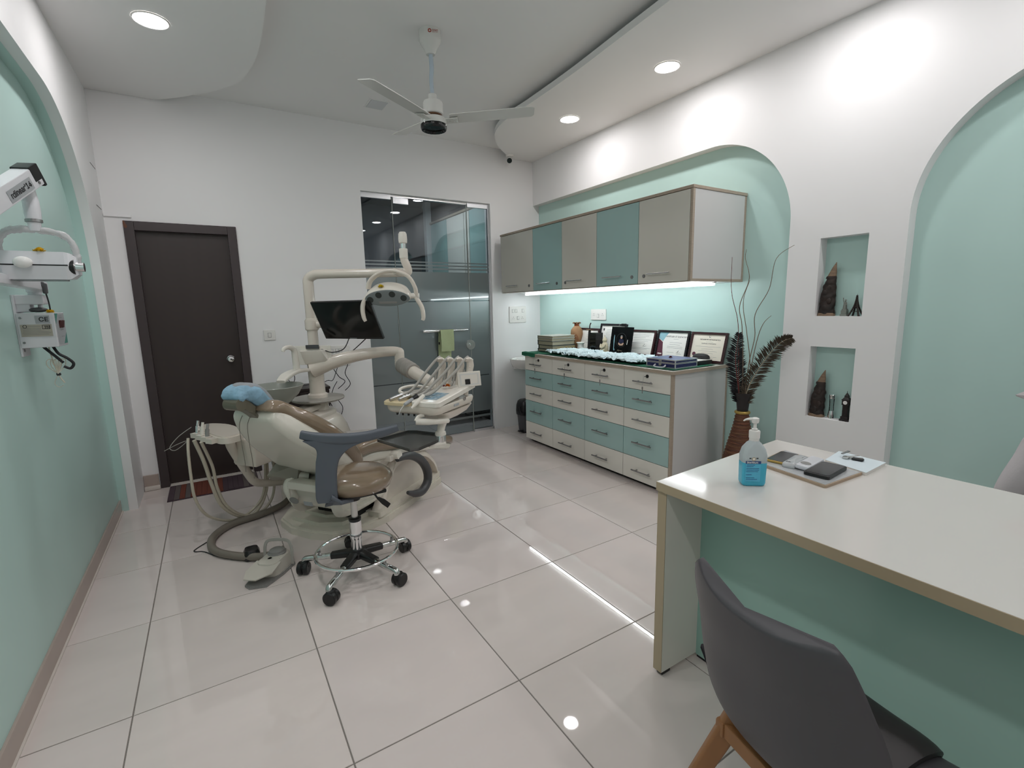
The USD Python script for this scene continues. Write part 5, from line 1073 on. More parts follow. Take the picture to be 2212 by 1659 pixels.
obj(sl2, 'column', lathe([(0.026, 0.115), (0.026, 0.185), (0.029, 0.19), (0.0305, 0.20), (0.0305, 0.285), (0.028, 0.287)], 28), 'chrome', 50)
angs = [math.degrees(math.atan2(y - 1.70, x - 1.50)) for x, y in ((1.308, 1.489), (1.630, 1.442), (1.778, 1.752), (1.262, 1.842))] + [82.0]
hubparts = []
for t in angs:
    t = math.radians(t); d = np.array([math.cos(t), math.sin(t), 0])
    hubparts.append(sweep(rrect(0.034, 0.046, 0.012), [d * 0.0 + [0, 0, 0.105], d * 0.05 + [0, 0, 0.104], d * 0.135 + [0, 0, 0.094]], smooth=False, scale=[1.25, 1.1, 0.95]))
obj(sl2, 'hub', cat(lathe([(0.045, 0.085), (0.052, 0.09), (0.05, 0.118), (0.034, 0.128), (0.026, 0.130)], 28), *hubparts), 'black', 40, label='black star-shaped hub')
for t in angs:
    t = math.radians(t); d = np.array([math.cos(t), math.sin(t), 0]); s = np.array([-math.sin(t), math.cos(t), 0])
    obj(sl2, 'leg', sweep(rrect(0.028, 0.030, 0.012), [d * 0.10 + [0, 0, 0.097], d * 0.19 + [0, 0, 0.087], d * 0.262 + [0, 0, 0.080], d * 0.278 + [0, 0, 0.074], d * 0.282 + [0, 0, 0.062]], k=4), 'worn_chrome', 45)
    cs = obj(sl2, 'castor', cat(hull([tuple(d * (0.282 + a_ * math.cos(b_)) + s * (0.010 + a_ * math.sin(b_)) + np.array([0, 0, z_])) for a_, z_ in ((0.026, 0.030), (0.029, 0.045), (0.020, 0.066)) for b_ in np.linspace(0, 2 * PI, 14, endpoint=False)]), cyl(d * 0.282 + [0, 0, 0.045], d * 0.282 + [0, 0, 0.066], 0.010, 12), sweep(rrect(0.022, 0.05, 0.008), [d * 0.282 + s * 0.012 + [0, 0, 0.058], d * 0.285 + s * 0.02 + [0, 0, 0.045], d * 0.285 + s * 0.03 + [0, 0, 0.03]], smooth=False)), 'black', 40)
    for q in (-1, 1):
        w0 = d * (0.283 + q * 0.015) + s * 0.012 + np.array([0, 0, 0.0338])
        obj(cs, 'wheel', cat(lathe([(0.0, -0.012), (0.028, -0.013), (0.0335, -0.008), (0.0335, 0.008), (0.028, 0.013), (0.0, 0.013)], 22).apply_transform(np.vstack([np.c_[s, [0, 0, 1], d, w0], [0, 0, 0, 1]]))), 'black', 40)
obj(sl2, 'foot_ring', torus((0, 0, 0.122), 0.205, 0.0085, 64, 10), 'chrome')
obj(sl2, 'ring_spoke', cat(*[cyl((0.2 * math.cos(math.radians(t)), 0.2 * math.sin(math.radians(t)), 0.118), (0.2 * math.cos(math.radians(t)), 0.2 * math.sin(math.radians(t)), 0.085), 0.008, 8) for t in angs]), 'dark_steel', kind='stuff')
obj(sl2, 'lever', cat(tube([(0.06, 0.0, 0.440), (0.10, -0.005, 0.415), (0.125, -0.01, 0.375)], 0.005, 8)), 'black')
obj(sl2, 'lever_paddle', hull([tuple(np.array([0.125, -0.01, 0.380]) + np.array([0.62, -0.1, -0.60]) * a + np.array([0.45, 0.0, 0.5]) * b + np.array([0.1, 0.99, 0]) * c) for a, b in ((0, 0.010), (0, -0.010), (0.04, 0.020), (0.04, -0.020), (0.085, 0.018), (0.085, -0.020)) for c in (-0.006, 0.006)]), 'black', 25)
barp = [(-0.222, -0.022, 0.785), (-0.16, -0.062, 0.768), (-0.06, -0.108, 0.757), (0.03, -0.142, 0.758), (0.12, -0.165, 0.770), (0.198, -0.186, 0.788)]
obj(sl2, 'back_bar', sweep(rrect(0.052, 0.034, 0.016), barp, k=8, up=(0, 0, 1), scale=[0.8, 1.0, 1.05, 1.0, 0.9, 0.62]), 'stool_grey', 45, label='curved grey back bar')
W0, W1 = np.array([0.9325, -0.3612, 0]), np.array([-0.3612, -0.9325, 0])
stem = [(0.125, 0.742), (0.085, 0.727), (0.066, 0.700), (0.055, 0.62), (0.053, 0.50), (0.053, 0.460)]
sect = [(-0.005, 0.757, 0.175), (-0.01, 0.746, 0.150), (-0.018, 0.735, 0.125), (-0.03, 0.715, 0.085), (-0.045, 0.68, 0.060), (-0.06, 0.62, 0.0505), (-0.068, 0.54, 0.050), (-0.070, 0.47, 0.051), (-0.068, 0.445, 0.047)]
rings = []
for x, z, w in [tuple(q) for q in spline(np.array(sect), 4)]:
    off = -0.008 + 0.0 * z
    rings.append(np.array([np.array([0, 0, z]) + W0 * (x + a - 0.01 - 0.022 * min(1, max(0, (0.757 - z) / 0.1))) + W1 * (0.128 + b + off) for a, b in rrect(2 * w, 0.026, 0.011, 4)]))
obj(sl2, 'back_stem', loft(rings), 'stool_grey', 45)
obj(sl2, 'stem_foot', sweep(rrect(0.09, 0.022, 0.009), [np.array([0, 0, 0.450]) + W0 * -0.097 + W1 * 0.122, np.array([0, 0, 0.432]) + W0 * -0.06 + W1 * 0.110, np.array([0, 0, 0.428]) + W0 * -0.02 + W1 * 0.06], smooth=False, up=W0), 'stool_grey', 40)

# ---- foot control and small pedal on the floor
fo = np.array([1.10, 1.935, 0.0])
fc_ = thing('foot_control', 'beige dental foot control with a carrying hoop and thick grey hose', 'foot control', fo)
fa = np.array([-0.62, -0.785, 0]); fs_ = np.array([0.785, -0.62, 0])        # pedal nose direction, sideways
FSC = 0.86
def FP(m): return frame_mesh(m, (0, 0, 0), fa * FSC, fs_ * FSC, (0, 0, FSC))
fbp = Polygon([(0.165, -0.02), (0.135, 0.062), (0.0, 0.085), (-0.12, 0.085), (-0.16, 0.05), (-0.165, -0.04), (-0.12, -0.085), (0.0, -0.085), (0.14, -0.062)])
obj(fc_, 'sole_plate', FP(cat(ext(fbp.buffer(0.006), 0.008, 'xy', 0), ext(fbp, 0.006, 'xy', 0.008))), 'mid_grey', 25)
obj(fc_, 'body', FP(loft([np.array([(x * s - 0.05, y * s2, z) for x, y in rrect(0.22, 0.15, 0.05, 5)]) for z, s, s2 in ((0.014, 1.0, 1.0), (0.055, 0.97, 0.94), (0.088, 0.86, 0.84), (0.098, 0.6, 0.6))])), 'foot_beige', 45)
obj(fc_, 'pedal', FP(hull([(0.0, -0.078, 0.086), (0.0, 0.078, 0.086), (0.10, -0.085, 0.072), (0.10, 0.085, 0.072), (0.165, -0.055, 0.060), (0.165, 0.02, 0.060), (0.0, -0.075, 0.076), (0.0, 0.075, 0.076), (0.165, -0.055, 0.054), (0.165, 0.02, 0.054), (0.10, 0.083, 0.064), (0.10, -0.083, 0.064)])), 'foot_beige', 25)
kn = obj(fc_, 'round_cap', FP(mv(lathe([(0.054, 0.085), (0.054, 0.100), (0.045, 0.104), (0.043, 0.116), (0.030, 0.124), (0, 0.126)], 30), (-0.085, 0, 0))), 'mid_grey', 40)
obj(fc_, 'cap_dot', FP(disc((-0.012, 0.0, 0.092), 0.012, 0.006, 'z', 18)), 'unit_white')
for s in (-1, 1): obj(fc_, 'screw', FP(disc((-0.02, 0.05 * s, 0.082), 0.008, 0.010, 'z', 12)), 'steel')
hp_ = spline([(-0.10, -0.09, 0.02), (-0.10, -0.092, 0.09), (-0.105, -0.082, 0.145), (-0.11, -0.05, 0.165), (-0.115, 0.03, 0.168), (-0.112, 0.07, 0.155), (-0.10, 0.09, 0.11), (-0.09, 0.095, 0.02)], 6)
obj(fc_, 'carrying_hoop', FP(sweep(rrect(0.006, 0.020, 0.0025), hp_, smooth=False)), 'hose_grey', 40)
obj(fc_, 'hose_cuff', FP(tube([(-0.13, 0, 0.07), (-0.165, -0.012, 0.060), (-0.19, -0.03, 0.045)], [0.026, 0.024, 0.022], 14)), 'bellows_grey')
hw_ = [(1.190, 2.093, 0.045), (1.135, 2.098, 0.030), (1.065, 2.122, 0.023), (0.957, 2.208, 0.023), (0.87, 2.318, 0.023), (0.839, 2.436, 0.023), (0.856, 2.564, 0.023), (0.952, 2.69, 0.023), (1.115, 2.746, 0.023), (1.266, 2.825, 0.03), (1.36, 2.93, 0.06), (1.42, 2.90, 0.10)]
obj(fc_, 'hose', tube([np.array(p) - fo for p in hw_], 0.0215, 14), 'hose_dark', label='thick grey hose')
fw = thing('small_pedal', 'small black pedal with a thin black cord behind the foot control', 'pedal', (1.033, 2.185, 0))
obj(fw, 'pedal_body', loft([[(x * s, y * s, z) for x, y in rrect(0.085, 0.10, 0.025, 4)] for z, s in ((0, 0.9), (0.008, 1.0), (0.035, 0.95), (0.055, 0.75), (0.06, 0.5))]), 'black', 40)
ww = [(0.996, 2.217), (0.933, 2.247), (0.867, 2.304), (0.80, 2.413), (0.756, 2.443), (0.765, 2.482), (0.87, 2.60), (0.985, 2.725), (1.111, 2.80), (1.21, 2.875), (1.277, 2.943), (1.34, 2.99)]
obj(fw, 'cord', tube([(x - 1.033, y - 2.185, 0.004 if i else 0.012) for i, (x, y) in enumerate(ww)], 0.0028, 6), 'cord_black')

# ---- doormat of stitched strips
dm = thing('doormat', 'low doormat of stitched purple, rust and grey strips before the brown door', 'mat', (0.87, 3.62, 0))
obj(dm, 'backing', bx(-0.305, 0.305, -0.18, 0.18, 0, 0.006, 0.002), 'mat_purple', False)
rd = random.Random(3)
for k in range(17):
    x0 = -0.30 + k * 0.0353
    obj(dm, 'strip', bx(x0, x0 + 0.0345, -0.175 + rd.uniform(0, 0.004), 0.175, 0.005, 0.0105 + rd.uniform(0, 0.0015), 0.002), ['mat_purple', 'mat_rust', 'mat_grey', 'mat_purple', 'mat_rust'][(k * 2 + k // 3) % 5], False)

# ================================================================== wall lamp and its control box on the left wall
wx = np.array([0.30, 2.03, 1.33])
wl_ = thing('surgical_lamp', 'white wall-mounted surgical lamp head hanging from a jointed arm on the left wall', 'lamp', wx)
def WX_(m): return mv(m, -wx)
obj(wl_, 'mounting_plate', WX_(bx(0.300, 0.308, 1.975, 2.075, 1.205, 1.455, 0.002)), 'xray_white', 30)
for z in (1.43, 1.23): obj(wl_, 'plate_screw', WX_(disc((0.308, 1.995, z), 0.006, 0.003, 'x', 10)), 'dark_steel')
obj(wl_, 'bracket', WX_(cat(bx(0.306, 0.395, 1.985, 2.055, 1.415, 1.455, 0.006), bx(0.306, 0.35, 1.99, 2.05, 1.385, 1.42, 0.004))), 'xray_white', 30)
obj(wl_, 'pivot_cap', WX_(sph((0.372, 1.998, 1.394), 0.03, (1.0, 0.8, 0.34))), 'dark_grey_plastic')
obj(wl_, 'pivot', WX_(cat(lathe([(0.022, 1.45), (0.022, 1.465), (0.026, 1.467), (0.026, 1.478)], 22, (0.365, 2.02)), cyl((0.375, 2.02, 1.395), (0.375, 2.02, 1.415), 0.008, 10))), 'xray_white', 35)
def bar(p, q, w, h, r=0.004):
    p, q = np.array(p, float), np.array(q, float); d = q - p; L_ = np.linalg.norm(d); d /= L_; s = np.cross(d, [0, 0, 1.0]); s /= np.linalg.norm(s); u = np.cross(s, d)
    return frame_mesh(bx(0, L_, -w / 2, w / 2, -h / 2, h / 2, r), p, d, s, u), d, s, u
m, *_ = bar((0.385, 2.035, 1.490), (0.345, 1.30, 1.505), 0.044, 0.036)
obj(wl_, 'lower_arm', WX_(m), 'xray_white', 35)
obj(wl_, 'arm_joint', WX_(lathe([(0.024, 1.48), (0.026, 1.53), (0.026, 1.60), (0.022, 1.61)], 20, (0.345, 1.32))), 'xray_white', 35)
ua0, ua1 = np.array([0.335, 1.32, 1.600]), np.array([0.478, 1.715, 1.872])
m, d, s, u = bar(ua0, ua1, 0.056, 0.066)
ua = obj(wl_, 'upper_arm', WX_(m), 'xray_white', 35)
mh, *_ = bar(ua1 - d * 0.045 + u * 0.0, ua1 + d * 0.006, 0.0585, 0.052)
obj(wl_, 'arm_end_cap', WX_(cat(mv(mh, u * 0.012), frame_mesh(bx(-0.006, 0.008, -0.029, 0.029, -0.04, 0.037, 0.003), ua1, d, s, u))), 'black', 30, label='black end cap of the arm')
o1 = ua1 - d * 0.185 + s * 0.0285 - u * 0.020
obj(ua, 'name_strip', WX_(frame_mesh(bx(-0.02, 0.120, -0.004, 0.034, 0, 0.0008), o1, d, u, s)), 'label_silver', False)
obj(ua, 'name_text', WX_(text_on("rdinear'14", 0.018, o1 + s * 0.001 + u * 0.006 - d * 0.01, d, u, True)), 'print_black', False)
obj(ua, 'arm_screw', WX_(cyl(ua1 - d * 0.03 + s * 0.028 - u * 0.018, ua1 - d * 0.03 + s * 0.031 - u * 0.018, 0.005, 10)), 'dark_steel')
sx, sy = 0.466, 1.70
obj(wl_, 'stem', WX_(lathe([(0.022, 1.712), (0.0235, 1.735), (0.023, 1.775), (0.018, 1.815), (0.015, 1.845), (0.013, 1.86)], 26, (sx, sy))), 'xray_white', 50)
obj(wl_, 'stem_ring', WX_(lathe([(0.020, 1.701), (0.0245, 1.703), (0.0245, 1.712), (0.020, 1.714)], 26, (sx, sy))), 'dark_steel', 40)
obj(wl_, 'lower_stem', WX_(lathe([(0.016, 1.672), (0.0175, 1.68), (0.019, 1.701)], 24, (sx, sy))), 'xray_white', 50)
yk = [(sx - 0.103, sy, 1.570), (sx - 0.104, sy, 1.625), (sx - 0.085, sy, 1.662), (sx - 0.04, sy, 1.678), (sx, sy, 1.676), (sx + 0.045, sy, 1.672), (sx + 0.085, sy, 1.650), (sx + 0.100, sy, 1.61), (sx + 0.103, sy, 1.560)]
ykm = tube(yk, 0.0115, 14, k=9); kv = np.asarray(ykm.vertices); ykm = trimesh.Trimesh(kv + ykm.vertex_normals * ((meshkit.fbm(kv * 60, 3, 8) - 0.5) * 0.012)[:, None], ykm.faces, process=False)
obj(wl_, 'yoke', WX_(ykm), 'plastic_wrap', True, label='lamp yoke wrapped in clear plastic')
prf = [(-0.062, 1.552), (-0.055, 1.596), (0.055, 1.600), (0.062, 1.552), (0.062, 1.545), (0.050, 1.502), (-0.050, 1.498), (-0.062, 1.545)]
def hring(x, s_): return np.array([(x, sy + y * s_, 1.55 + (z - 1.55) * s_) for y, z in prf])
obj(wl_, 'lamp_head', WX_(loft([hring(sx - 0.118, 0.62), hring(sx - 0.100, 0.95), hring(sx - 0.092, 1.0), hring(sx + 0.075, 1.0), hring(sx + 0.085, 0.95), hring(sx + 0.105, 0.62)])), 'xray_white', 15)
obj(wl_, 'head_seam', WX_(bx(sx - 0.098, sx + 0.083, sy - 0.0632, sy + 0.0632, 1.5465, 1.5505)), 'black', False, label='thin black seam around the lamp head')
obj(wl_, 'front_grip', WX_(cat(sph((sx - 0.033, sy - 0.072, 1.556), 0.026, (1.0, 0.62, 0.78), 3))), 'porcelain', True)
kn = obj(wl_, 'side_knob', WX_(cat(cyl((sx + 0.085, sy - 0.03, 1.545), (sx + 0.124, sy - 0.03, 1.545), 0.017, 22))), 'chrome')
obj(kn, 'knob_disc', WX_(cat(cyl((sx + 0.084, sy - 0.03, 1.545), (sx + 0.098, sy - 0.03, 1.545), 0.029, 24))), 'black')
obj(wl_, 'reflector', WX_(loft([[(sx - 0.008 + x, sy + y, z) for x, y in rrect(0.15, 0.09, 0.02, 4)] for z in (1.496, 1.502)])), 'lamp_face', 30)
cb = np.array([0.36, 2.055, 1.31])
bxx = thing('control_box', 'white control box with a CE label and switches under the surgical lamp arm', 'control box', cb)
def CB(m): return mv(m, -cb)
obj(bxx, 'case', CB(bx(0.306, 0.420, 1.972, 2.140, 1.240, 1.382, 0.003)), 'xray_white', 25)
ox, oz, oy = 0.306, 1.240, 1.9712
ce = obj(bxx, 'ce_label', CB(bx(0.362, 0.406, oy - 0.0006, oy + 0.001, 1.338, 1.371)), 'label_silver', False)
obj(ce, 'ce_text', CB(text_on('CE', 0.017, (0.372, oy - 0.0007, 1.347), (1, 0, 0), (0, 0, 1), True)), 'print_black', False)
rp = obj(bxx, 'rating_label', CB(bx(0.314, 0.409, oy - 0.0006, oy + 0.001, 1.286, 1.335)), 'label_tan', False)
obj(rp, 'label_logo', CB(cat(ext(Point(0.328, 1.327).buffer(0.0065).difference(Point(0.328, 1.327).buffer(0.0048)), 0.0005, 'xz', oy - 0.0011))), 'print_black', False)
obj(rp, 'label_frame', CB(ext(sbox(0.380, 1.315, 0.404, 1.332).difference(sbox(0.3815, 1.3165, 0.4025, 1.3305)), 0.0005, 'xz', oy - 0.0011)), 'print_black', False)
obj(rp, 'label_mark', CB(text_on('ISI', 0.009, (0.386, oy - 0.0007, 1.319), (1, 0, 0), (0, 0, 1), True)), 'print_black', False)
obj(rp, 'label_line', CB(cat(*[ext(sbox(a, z, b, z + 0.0012), 0.0005, 'xz', oy - 0.0011) for a, b, z in ((0.338, 0.374, 1.327), (0.318, 0.376, 1.318), (0.320, 0.376, 1.312), (0.320, 0.400, 1.306), (0.320, 0.404, 1.300), (0.320, 0.398, 1.294))])), 'print_grey', False, kind='stuff')
for x, z in ((0.318, 1.362), (0.318, 1.262)): obj(bxx, 'case_screw', CB(disc((x, oy - 0.002, z), 0.0045, 0.003, 'y', 10)), 'dark_steel')
px_ = obj(bxx, 'switch_panel', CB(bx(0.4195, 0.4212, 1.985, 2.128, 1.250, 1.378)), 'label_silver', False)
obj(px_, 'green_stripe', CB(cat(ext([(1.985, 1.378), (2.03, 1.378), (1.985, 1.335)], 0.0005, 'yz', 0.4210), ext([(2.128, 1.250), (2.128, 1.295), (2.07, 1.250)], 0.0005, 'yz', 0.4210))), 'label_green', False)
for k in range(2): obj(px_, 'rocker_switch', CB(rot(bx(0.420, 0.427, 2.030 + 0.036 * k, 2.060 + 0.036 * k, 1.318, 1.350, 0.002), [0, 1, 0], 8, (0.42, 2.04, 1.334))), 'red_dark', 30)
obj(px_, 'panel_print', CB(cat(*[ext(sbox(2.04, z, 2.09, z + 0.002), 0.0005, 'yz', 0.4210) for z in (1.366, 1.359, 1.308, 1.28)])), 'print_grey', False, kind='stuff')
cbl = np.array([0.39, 2.0, 1.24])
cw = thing('cord_bundle', 'tied bundle of pale and black cords hanging under the white control box', 'cord', cbl)
for k, pts in enumerate([[(0.0, 0.03, 0.0), (0.02, 0.0, -0.03), (0.045, -0.005, -0.05), (0.062, 0.0, -0.075), (0.05, 0.0, -0.095), (0.03, 0.0, -0.085)], [(-0.03, 0.03, 0.0), (-0.01, 0.01, -0.02), (0.012, 0.0, -0.045), (0.03, 0.0, -0.07)]]):
    obj(cw, 'black_cord', tube([np.array(p) for p in pts], 0.0055, 8), 'cord_black')
for k in range(6):
    a = -0.028 + 0.011 * k
    obj(cw, 'pale_loop', tube([(0.008, -0.002 * k, -0.115), (a * 0.9 + 0.006, 0.004 * (k % 3), -0.085), (a * 1.1 + 0.008, 0.004 * (k % 2), -0.062), (a * 0.8 + 0.012, 0.0, -0.052), (a * 0.4 + 0.010, -0.003, -0.075), (0.010, 0.002, -0.115)], 0.0015, 6), 'cord_white')
obj(cw, 'pale_tail', tube([(-0.012, 0.02, 0.0), (-0.006, 0.01, -0.04), (0.0, 0, -0.07), (0.008, 0, -0.115), (0.014, 0, -0.135), (0.024, 0.0, -0.155)], 0.0025, 6), 'cord_white')
obj(cw, 'pale_tail', tube([(0.009, 0, -0.115), (-0.004, 0.002, -0.14), (-0.008, 0.0, -0.158), (0.004, 0.0, -0.172), (0.018, 0, -0.165)], 0.0012, 6), 'cord_white')
obj(cw, 'tie', lathe([(0.007, -0.122), (0.008, -0.118), (0.007, -0.112)], 14, (0.009, 0)), 'cord_black')
dp = thing('dangling_plug', 'dark grey plug on a cord hanging by the end of the lamp arm', 'plug', (0.404, 1.965, 1.484))
obj(dp, 'plug_body', cat(bx(-0.018, 0.006, -0.012, 0.012, 0.0, 0.022, 0.005), bx(-0.002, 0.013, -0.010, 0.010, -0.026, 0.016, 0.005)), 'dark_grey_plastic', 35)
obj(dp, 'pin', cat(cyl((-0.012, -0.005, 0.02), (-0.012, -0.005, 0.036), 0.002, 8), cyl((-0.002, 0.005, 0.02), (-0.002, 0.005, 0.036), 0.002, 8)), 'steel')
obj(dp, 'cord', tube([(0.006, 0, -0.024), (0.009, 0.004, -0.06), (0.006, 0.02, -0.095), (-0.005, 0.04, -0.105)], 0.0026, 8), 'cord_black')

# ================================================================== marigolds
def marigold(label, loc, r, mat_, seed, flat=0.75, calyx=None):
    rd = random.Random(seed); t = thing('flower', label, 'flower', loc)
    ms = []
    for k in range(46):
        el = math.radians(rd.uniform(5, 85)); az = 2.399963 * k; d = np.array([math.cos(az) * math.cos(el), math.sin(az) * math.cos(el), math.sin(el)])
        s = np.array([-math.sin(az), math.cos(az), 0]); u = np.cross(d, s)
        c = np.array([0, 0, r * 0.35]); rr = r * rd.uniform(0.72, 1.0) * np.array([1, 1, flat])
        a, b = c + d * rr * 0.25, c + d * rr * (0.95)
        w = r * rd.uniform(0.20, 0.30); cu = u * r * rd.uniform(-0.12, 0.16)
        ms.append(hull([a + s * w * 0.3, a - s * w * 0.3, a * 0.4 + b * 0.6 + s * w + cu, a * 0.4 + b * 0.6 - s * w + cu, b + s * w * 0.6, b - s * w * 0.6 + cu, a * 0.5 + b * 0.5 - u * r * 0.05]))
    m = cat(*ms); m.apply_translation([0, 0, -m.bounds[0][2]])
    obj(t, 'petals', m, mat_, False, kind='stuff')
    if calyx: obj(t, 'calyx', sph(calyx, r * 0.4, (1, 1, 0.7), 1), 'flower_red')
    return t
marigold('yellow marigold lying on top of the surgical lamp head', (0.478, 1.651, 1.5965), 0.021, 'marigold_yellow', 1)
marigold('yellow marigold on top of the white control box', (0.408, 1.985, 1.3815), 0.019, 'marigold_yellow', 2)
marigold('orange marigold on the console of the instrument head', (2.085, 1.765, 0.919), 0.022, 'marigold_orange', 3, calyx=(-0.024, 0.004, 0.008))
marigold('bright yellow marigold on top of the dental operating light', (1.955, 2.485, 1.508), 0.027, 'yellow_bright', 4)
marigold('yellow marigold near the middle of the crumpled blue sheet', (3.850, 2.325, 0.929), 0.020, 'yellow_bright', 5)
marigold('yellow marigold beside the blue case on the crumpled blue sheet', (3.930, 2.03, 0.930), 0.020, 'yellow_bright', 6)
marigold('pale marigold at the left end of the crumpled blue sheet near the books', (3.87, 2.93, 0.930), 0.017, 'pad_beige', 7)
marigold('dark red flower on the lid of the blue aluminium case', (3.76, 1.585, 0.974), 0.018, 'flower_red', 8)
marigold('small pale yellow flower on top of the pile of books', (3.80, 3.09, 1.0625), 0.013, 'pad_beige', 9)

# ================================================================== things on the drawer chest
CT = 0.905
gc = thing('green_cloth', 'dark green cloth spread over the top of the drawer chest, hanging over its left corner', 'cloth', (3.82, 2.4, CT))
def sheet(x0, x1, y0, y1, nx, ny, hfun, th=0.0015):
    X, Y = np.meshgrid(np.linspace(x0, x1, nx), np.linspace(y0, y1, ny), indexing='ij'); P = np.stack([X, Y, np.zeros_like(X)], -1)
    Zt = hfun(X, Y); P[..., 2] = Zt
    n = nx * ny; top = P.reshape(-1, 3); bot = top - [0, 0, th]
    i, j = np.meshgrid(np.arange(nx - 1), np.arange(ny - 1), indexing='ij'); a = (i * ny + j).ravel(); b = a + 1; c = a + ny; d = c + 1
    f = [np.c_[a, c, b], np.c_[b, c, d], np.c_[a + n, b + n, c + n], np.c_[b + n, d + n, c + n]]
    rim = [k for k in range(ny)] + [k * ny + ny - 1 for k in range(1, nx)] + [(nx - 1) * ny + k for k in range(ny - 2, -1, -1)] + [k * ny for k in range(nx - 2, 0, -1)]
    r = np.array(rim); r2 = np.roll(r, -1); f += [np.c_[r, r2, r + n], np.c_[r2, r2 + n, r + n]]
    t = trimesh.Trimesh(np.vstack([top, bot]), np.vstack(f), process=False)
    if t.volume < 0: t.invert()
    return t
obj(gc, 'cloth', sheet(-0.205, 0.24, -0.965, 0.855, 20, 70, lambda X, Y: 0.0035 + 0.004 * meshkit.fbm(np.stack([X * 14, Y * 14, 0 * X], -1), 2, 4)), 'cloth_green', True)
obj(gc, 'hanging_corner', loft([np.array([(x, y, z) for x, y, z in ((-0.20, 0.86, 0.010), (-0.245, 0.86, 0.008), (-0.250, 0.855, -0.022 - d), (-0.243, 0.853, -0.022 - d), (-0.238, 0.855, 0.002), (-0.20, 0.855, 0.003))]) + [0, dy, 0] for dy, d in ((0.006, 0.0), (-0.05, 0.006), (-0.11, 0.002), (-0.17, 0.010), (-0.205, 0.008))]), 'cloth_green', 40)
cs_ = thing('crumpled_sheet', 'crumpled pale blue disposable sheets covering the middle of the chest top', 'sheet', (3.79, 2.37, CT))
def crump(seed, amp):
    def h(X, Y):
        p = np.stack([X * 15, Y * 12, 0 * X + seed], -1); a = meshkit.fbm(p, 4, seed); rdg = 1 - np.abs(2 * meshkit.fbm(p * 1.7 + 3, 3, seed + 5) - 1)
        return 0.0075 + amp * (0.35 * a + 0.65 * np.clip(rdg, 0, 1) ** 3)
    return h
for k, (x0, x1, y0, y1, am) in enumerate(((-0.165, 0.22, -0.60, -0.12, 0.046), (-0.185, 0.17, -0.22, 0.30, 0.042), (-0.15, 0.19, 0.16, 0.58, 0.044))):
    m = sheet(x0, x1, y0, y1, 60, 80, crump(k * 3 + 1, am)); v = np.array(m.vertices)
    e = (meshkit.fbm(v * [22, 22, 0] + k, 3, k) - 0.5)
    v[:, 0] += e * 0.05; v[:, 1] += (meshkit.fbm(v * [20, 20, 0] + 7, 3, k + 9) - 0.5) * 0.05
    v[:, 2] += 0.003 * k
    obj(cs_, 'sheet_fold', trimesh.Trimesh(v, m.faces, process=False), 'sheet_blue', True)
# books
bz = CT + 0.010
bw = [(0.026, 'book_cover_dark', 0.0, 'thin lowest book of the pile left on the drawer chest'), (0.036, 'book_cover_dark', 0.004, 'fourth book down in the pile, with yellow page markers'), (0.042, 'book_cover_dark', 0.002, 'thickest book in the middle of the pile'), (0.027, 'book_cover_grey', -0.003, 'second book from the top of the pile, grey'), (0.022, 'book_cover_grey', 0.003, 'topmost grey book of the pile on the drawer chest')]
for k, (h, cm, dx, lab) in enumerate(bw):
    b = thing('book', lab, 'book', (3.745 + dx, 2.985, bz), rz=[0, -1.0, 0.8, -0.6, 1.2][k], group='pile of books on the drawer chest')
    obj(b, 'pages', bx(0.004, 0.276, 0.004, 0.236, 0.0025, h - 0.0025), 'book_pages', False)
    obj(b, 'cover', cat(bx(-0.002, 0.28, -0.002, 0.245, 0, 0.0035), bx(-0.002, 0.28, -0.002, 0.245, h - 0.0035, h), bx(0, 0.28, 0.2415, 0.245, 0.0025, h - 0.0025)), cm, False)
    if k == 1:
        for q in range(5): obj(b, 'page_marker', bx(0.06 + 0.045 * q, 0.085 + 0.045 * q, -0.008, 0.02, 0.008 + 0.004 * (q % 3), 0.0095 + 0.004 * (q % 3)), 'yellow_bright', False)
    bz += h + 0.0004
# clay vase
cv_ = thing('clay_vase', 'small tan clay vase with a frilled rim and painted band, behind the books', 'vase', (4.13, 3.085, CT + 0.007))
obj(cv_, 'body', lathe([(0.030, 0), (0.034, 0.005), (0.040, 0.05), (0.054, 0.11), (0.062, 0.16), (0.058, 0.20), (0.038, 0.228), (0.027, 0.238)], 36), 'clay', 60)
obj(cv_, 'neck', lathe([(0.028, 0.232), (0.024, 0.245), (0.025, 0.262)], 30), 'clay_red', 60)
a_ = np.linspace(0, 2 * PI, 48, endpoint=False)
obj(cv_, 'frilled_rim', loft([np.c_[0.024 * np.cos(a_), 0.024 * np.sin(a_), 0.260 + 0 * a_], np.c_[0.034 * np.cos(a_), 0.034 * np.sin(a_), 0.270 + 0.003 * np.cos(7 * a_)], np.c_[0.042 * np.cos(a_), 0.042 * np.sin(a_), 0.268 + 0.007 * np.cos(7 * a_)], np.c_[0.033 * np.cos(a_), 0.033 * np.sin(a_), 0.274 + 0.003 * np.cos(7 * a_)], np.c_[0.018 * np.cos(a_), 0.018 * np.sin(a_), 0.262 + 0 * a_]]), 'clay_dark', 50)
def vr(z): return np.interp(z, [0, 0.005, 0.05, 0.11, 0.16, 0.20], [0.030, 0.034, 0.040, 0.054, 0.062, 0.058])
obj(cv_, 'painted_band', cat(*[tube([(-(vr(z)) * math.cos(t), -(vr(z)) * math.sin(t), z) for t, z in pl_], 0.0028, 6) for pl_ in ([(0.1, 0.09), (0.45, 0.125), (0.75, 0.155), (1.05, 0.13), (1.3, 0.09)], [(0.5, 0.09), (0.6, 0.115), (0.75, 0.128), (0.9, 0.115), (1.0, 0.09)])]), 'clay_red', 40)
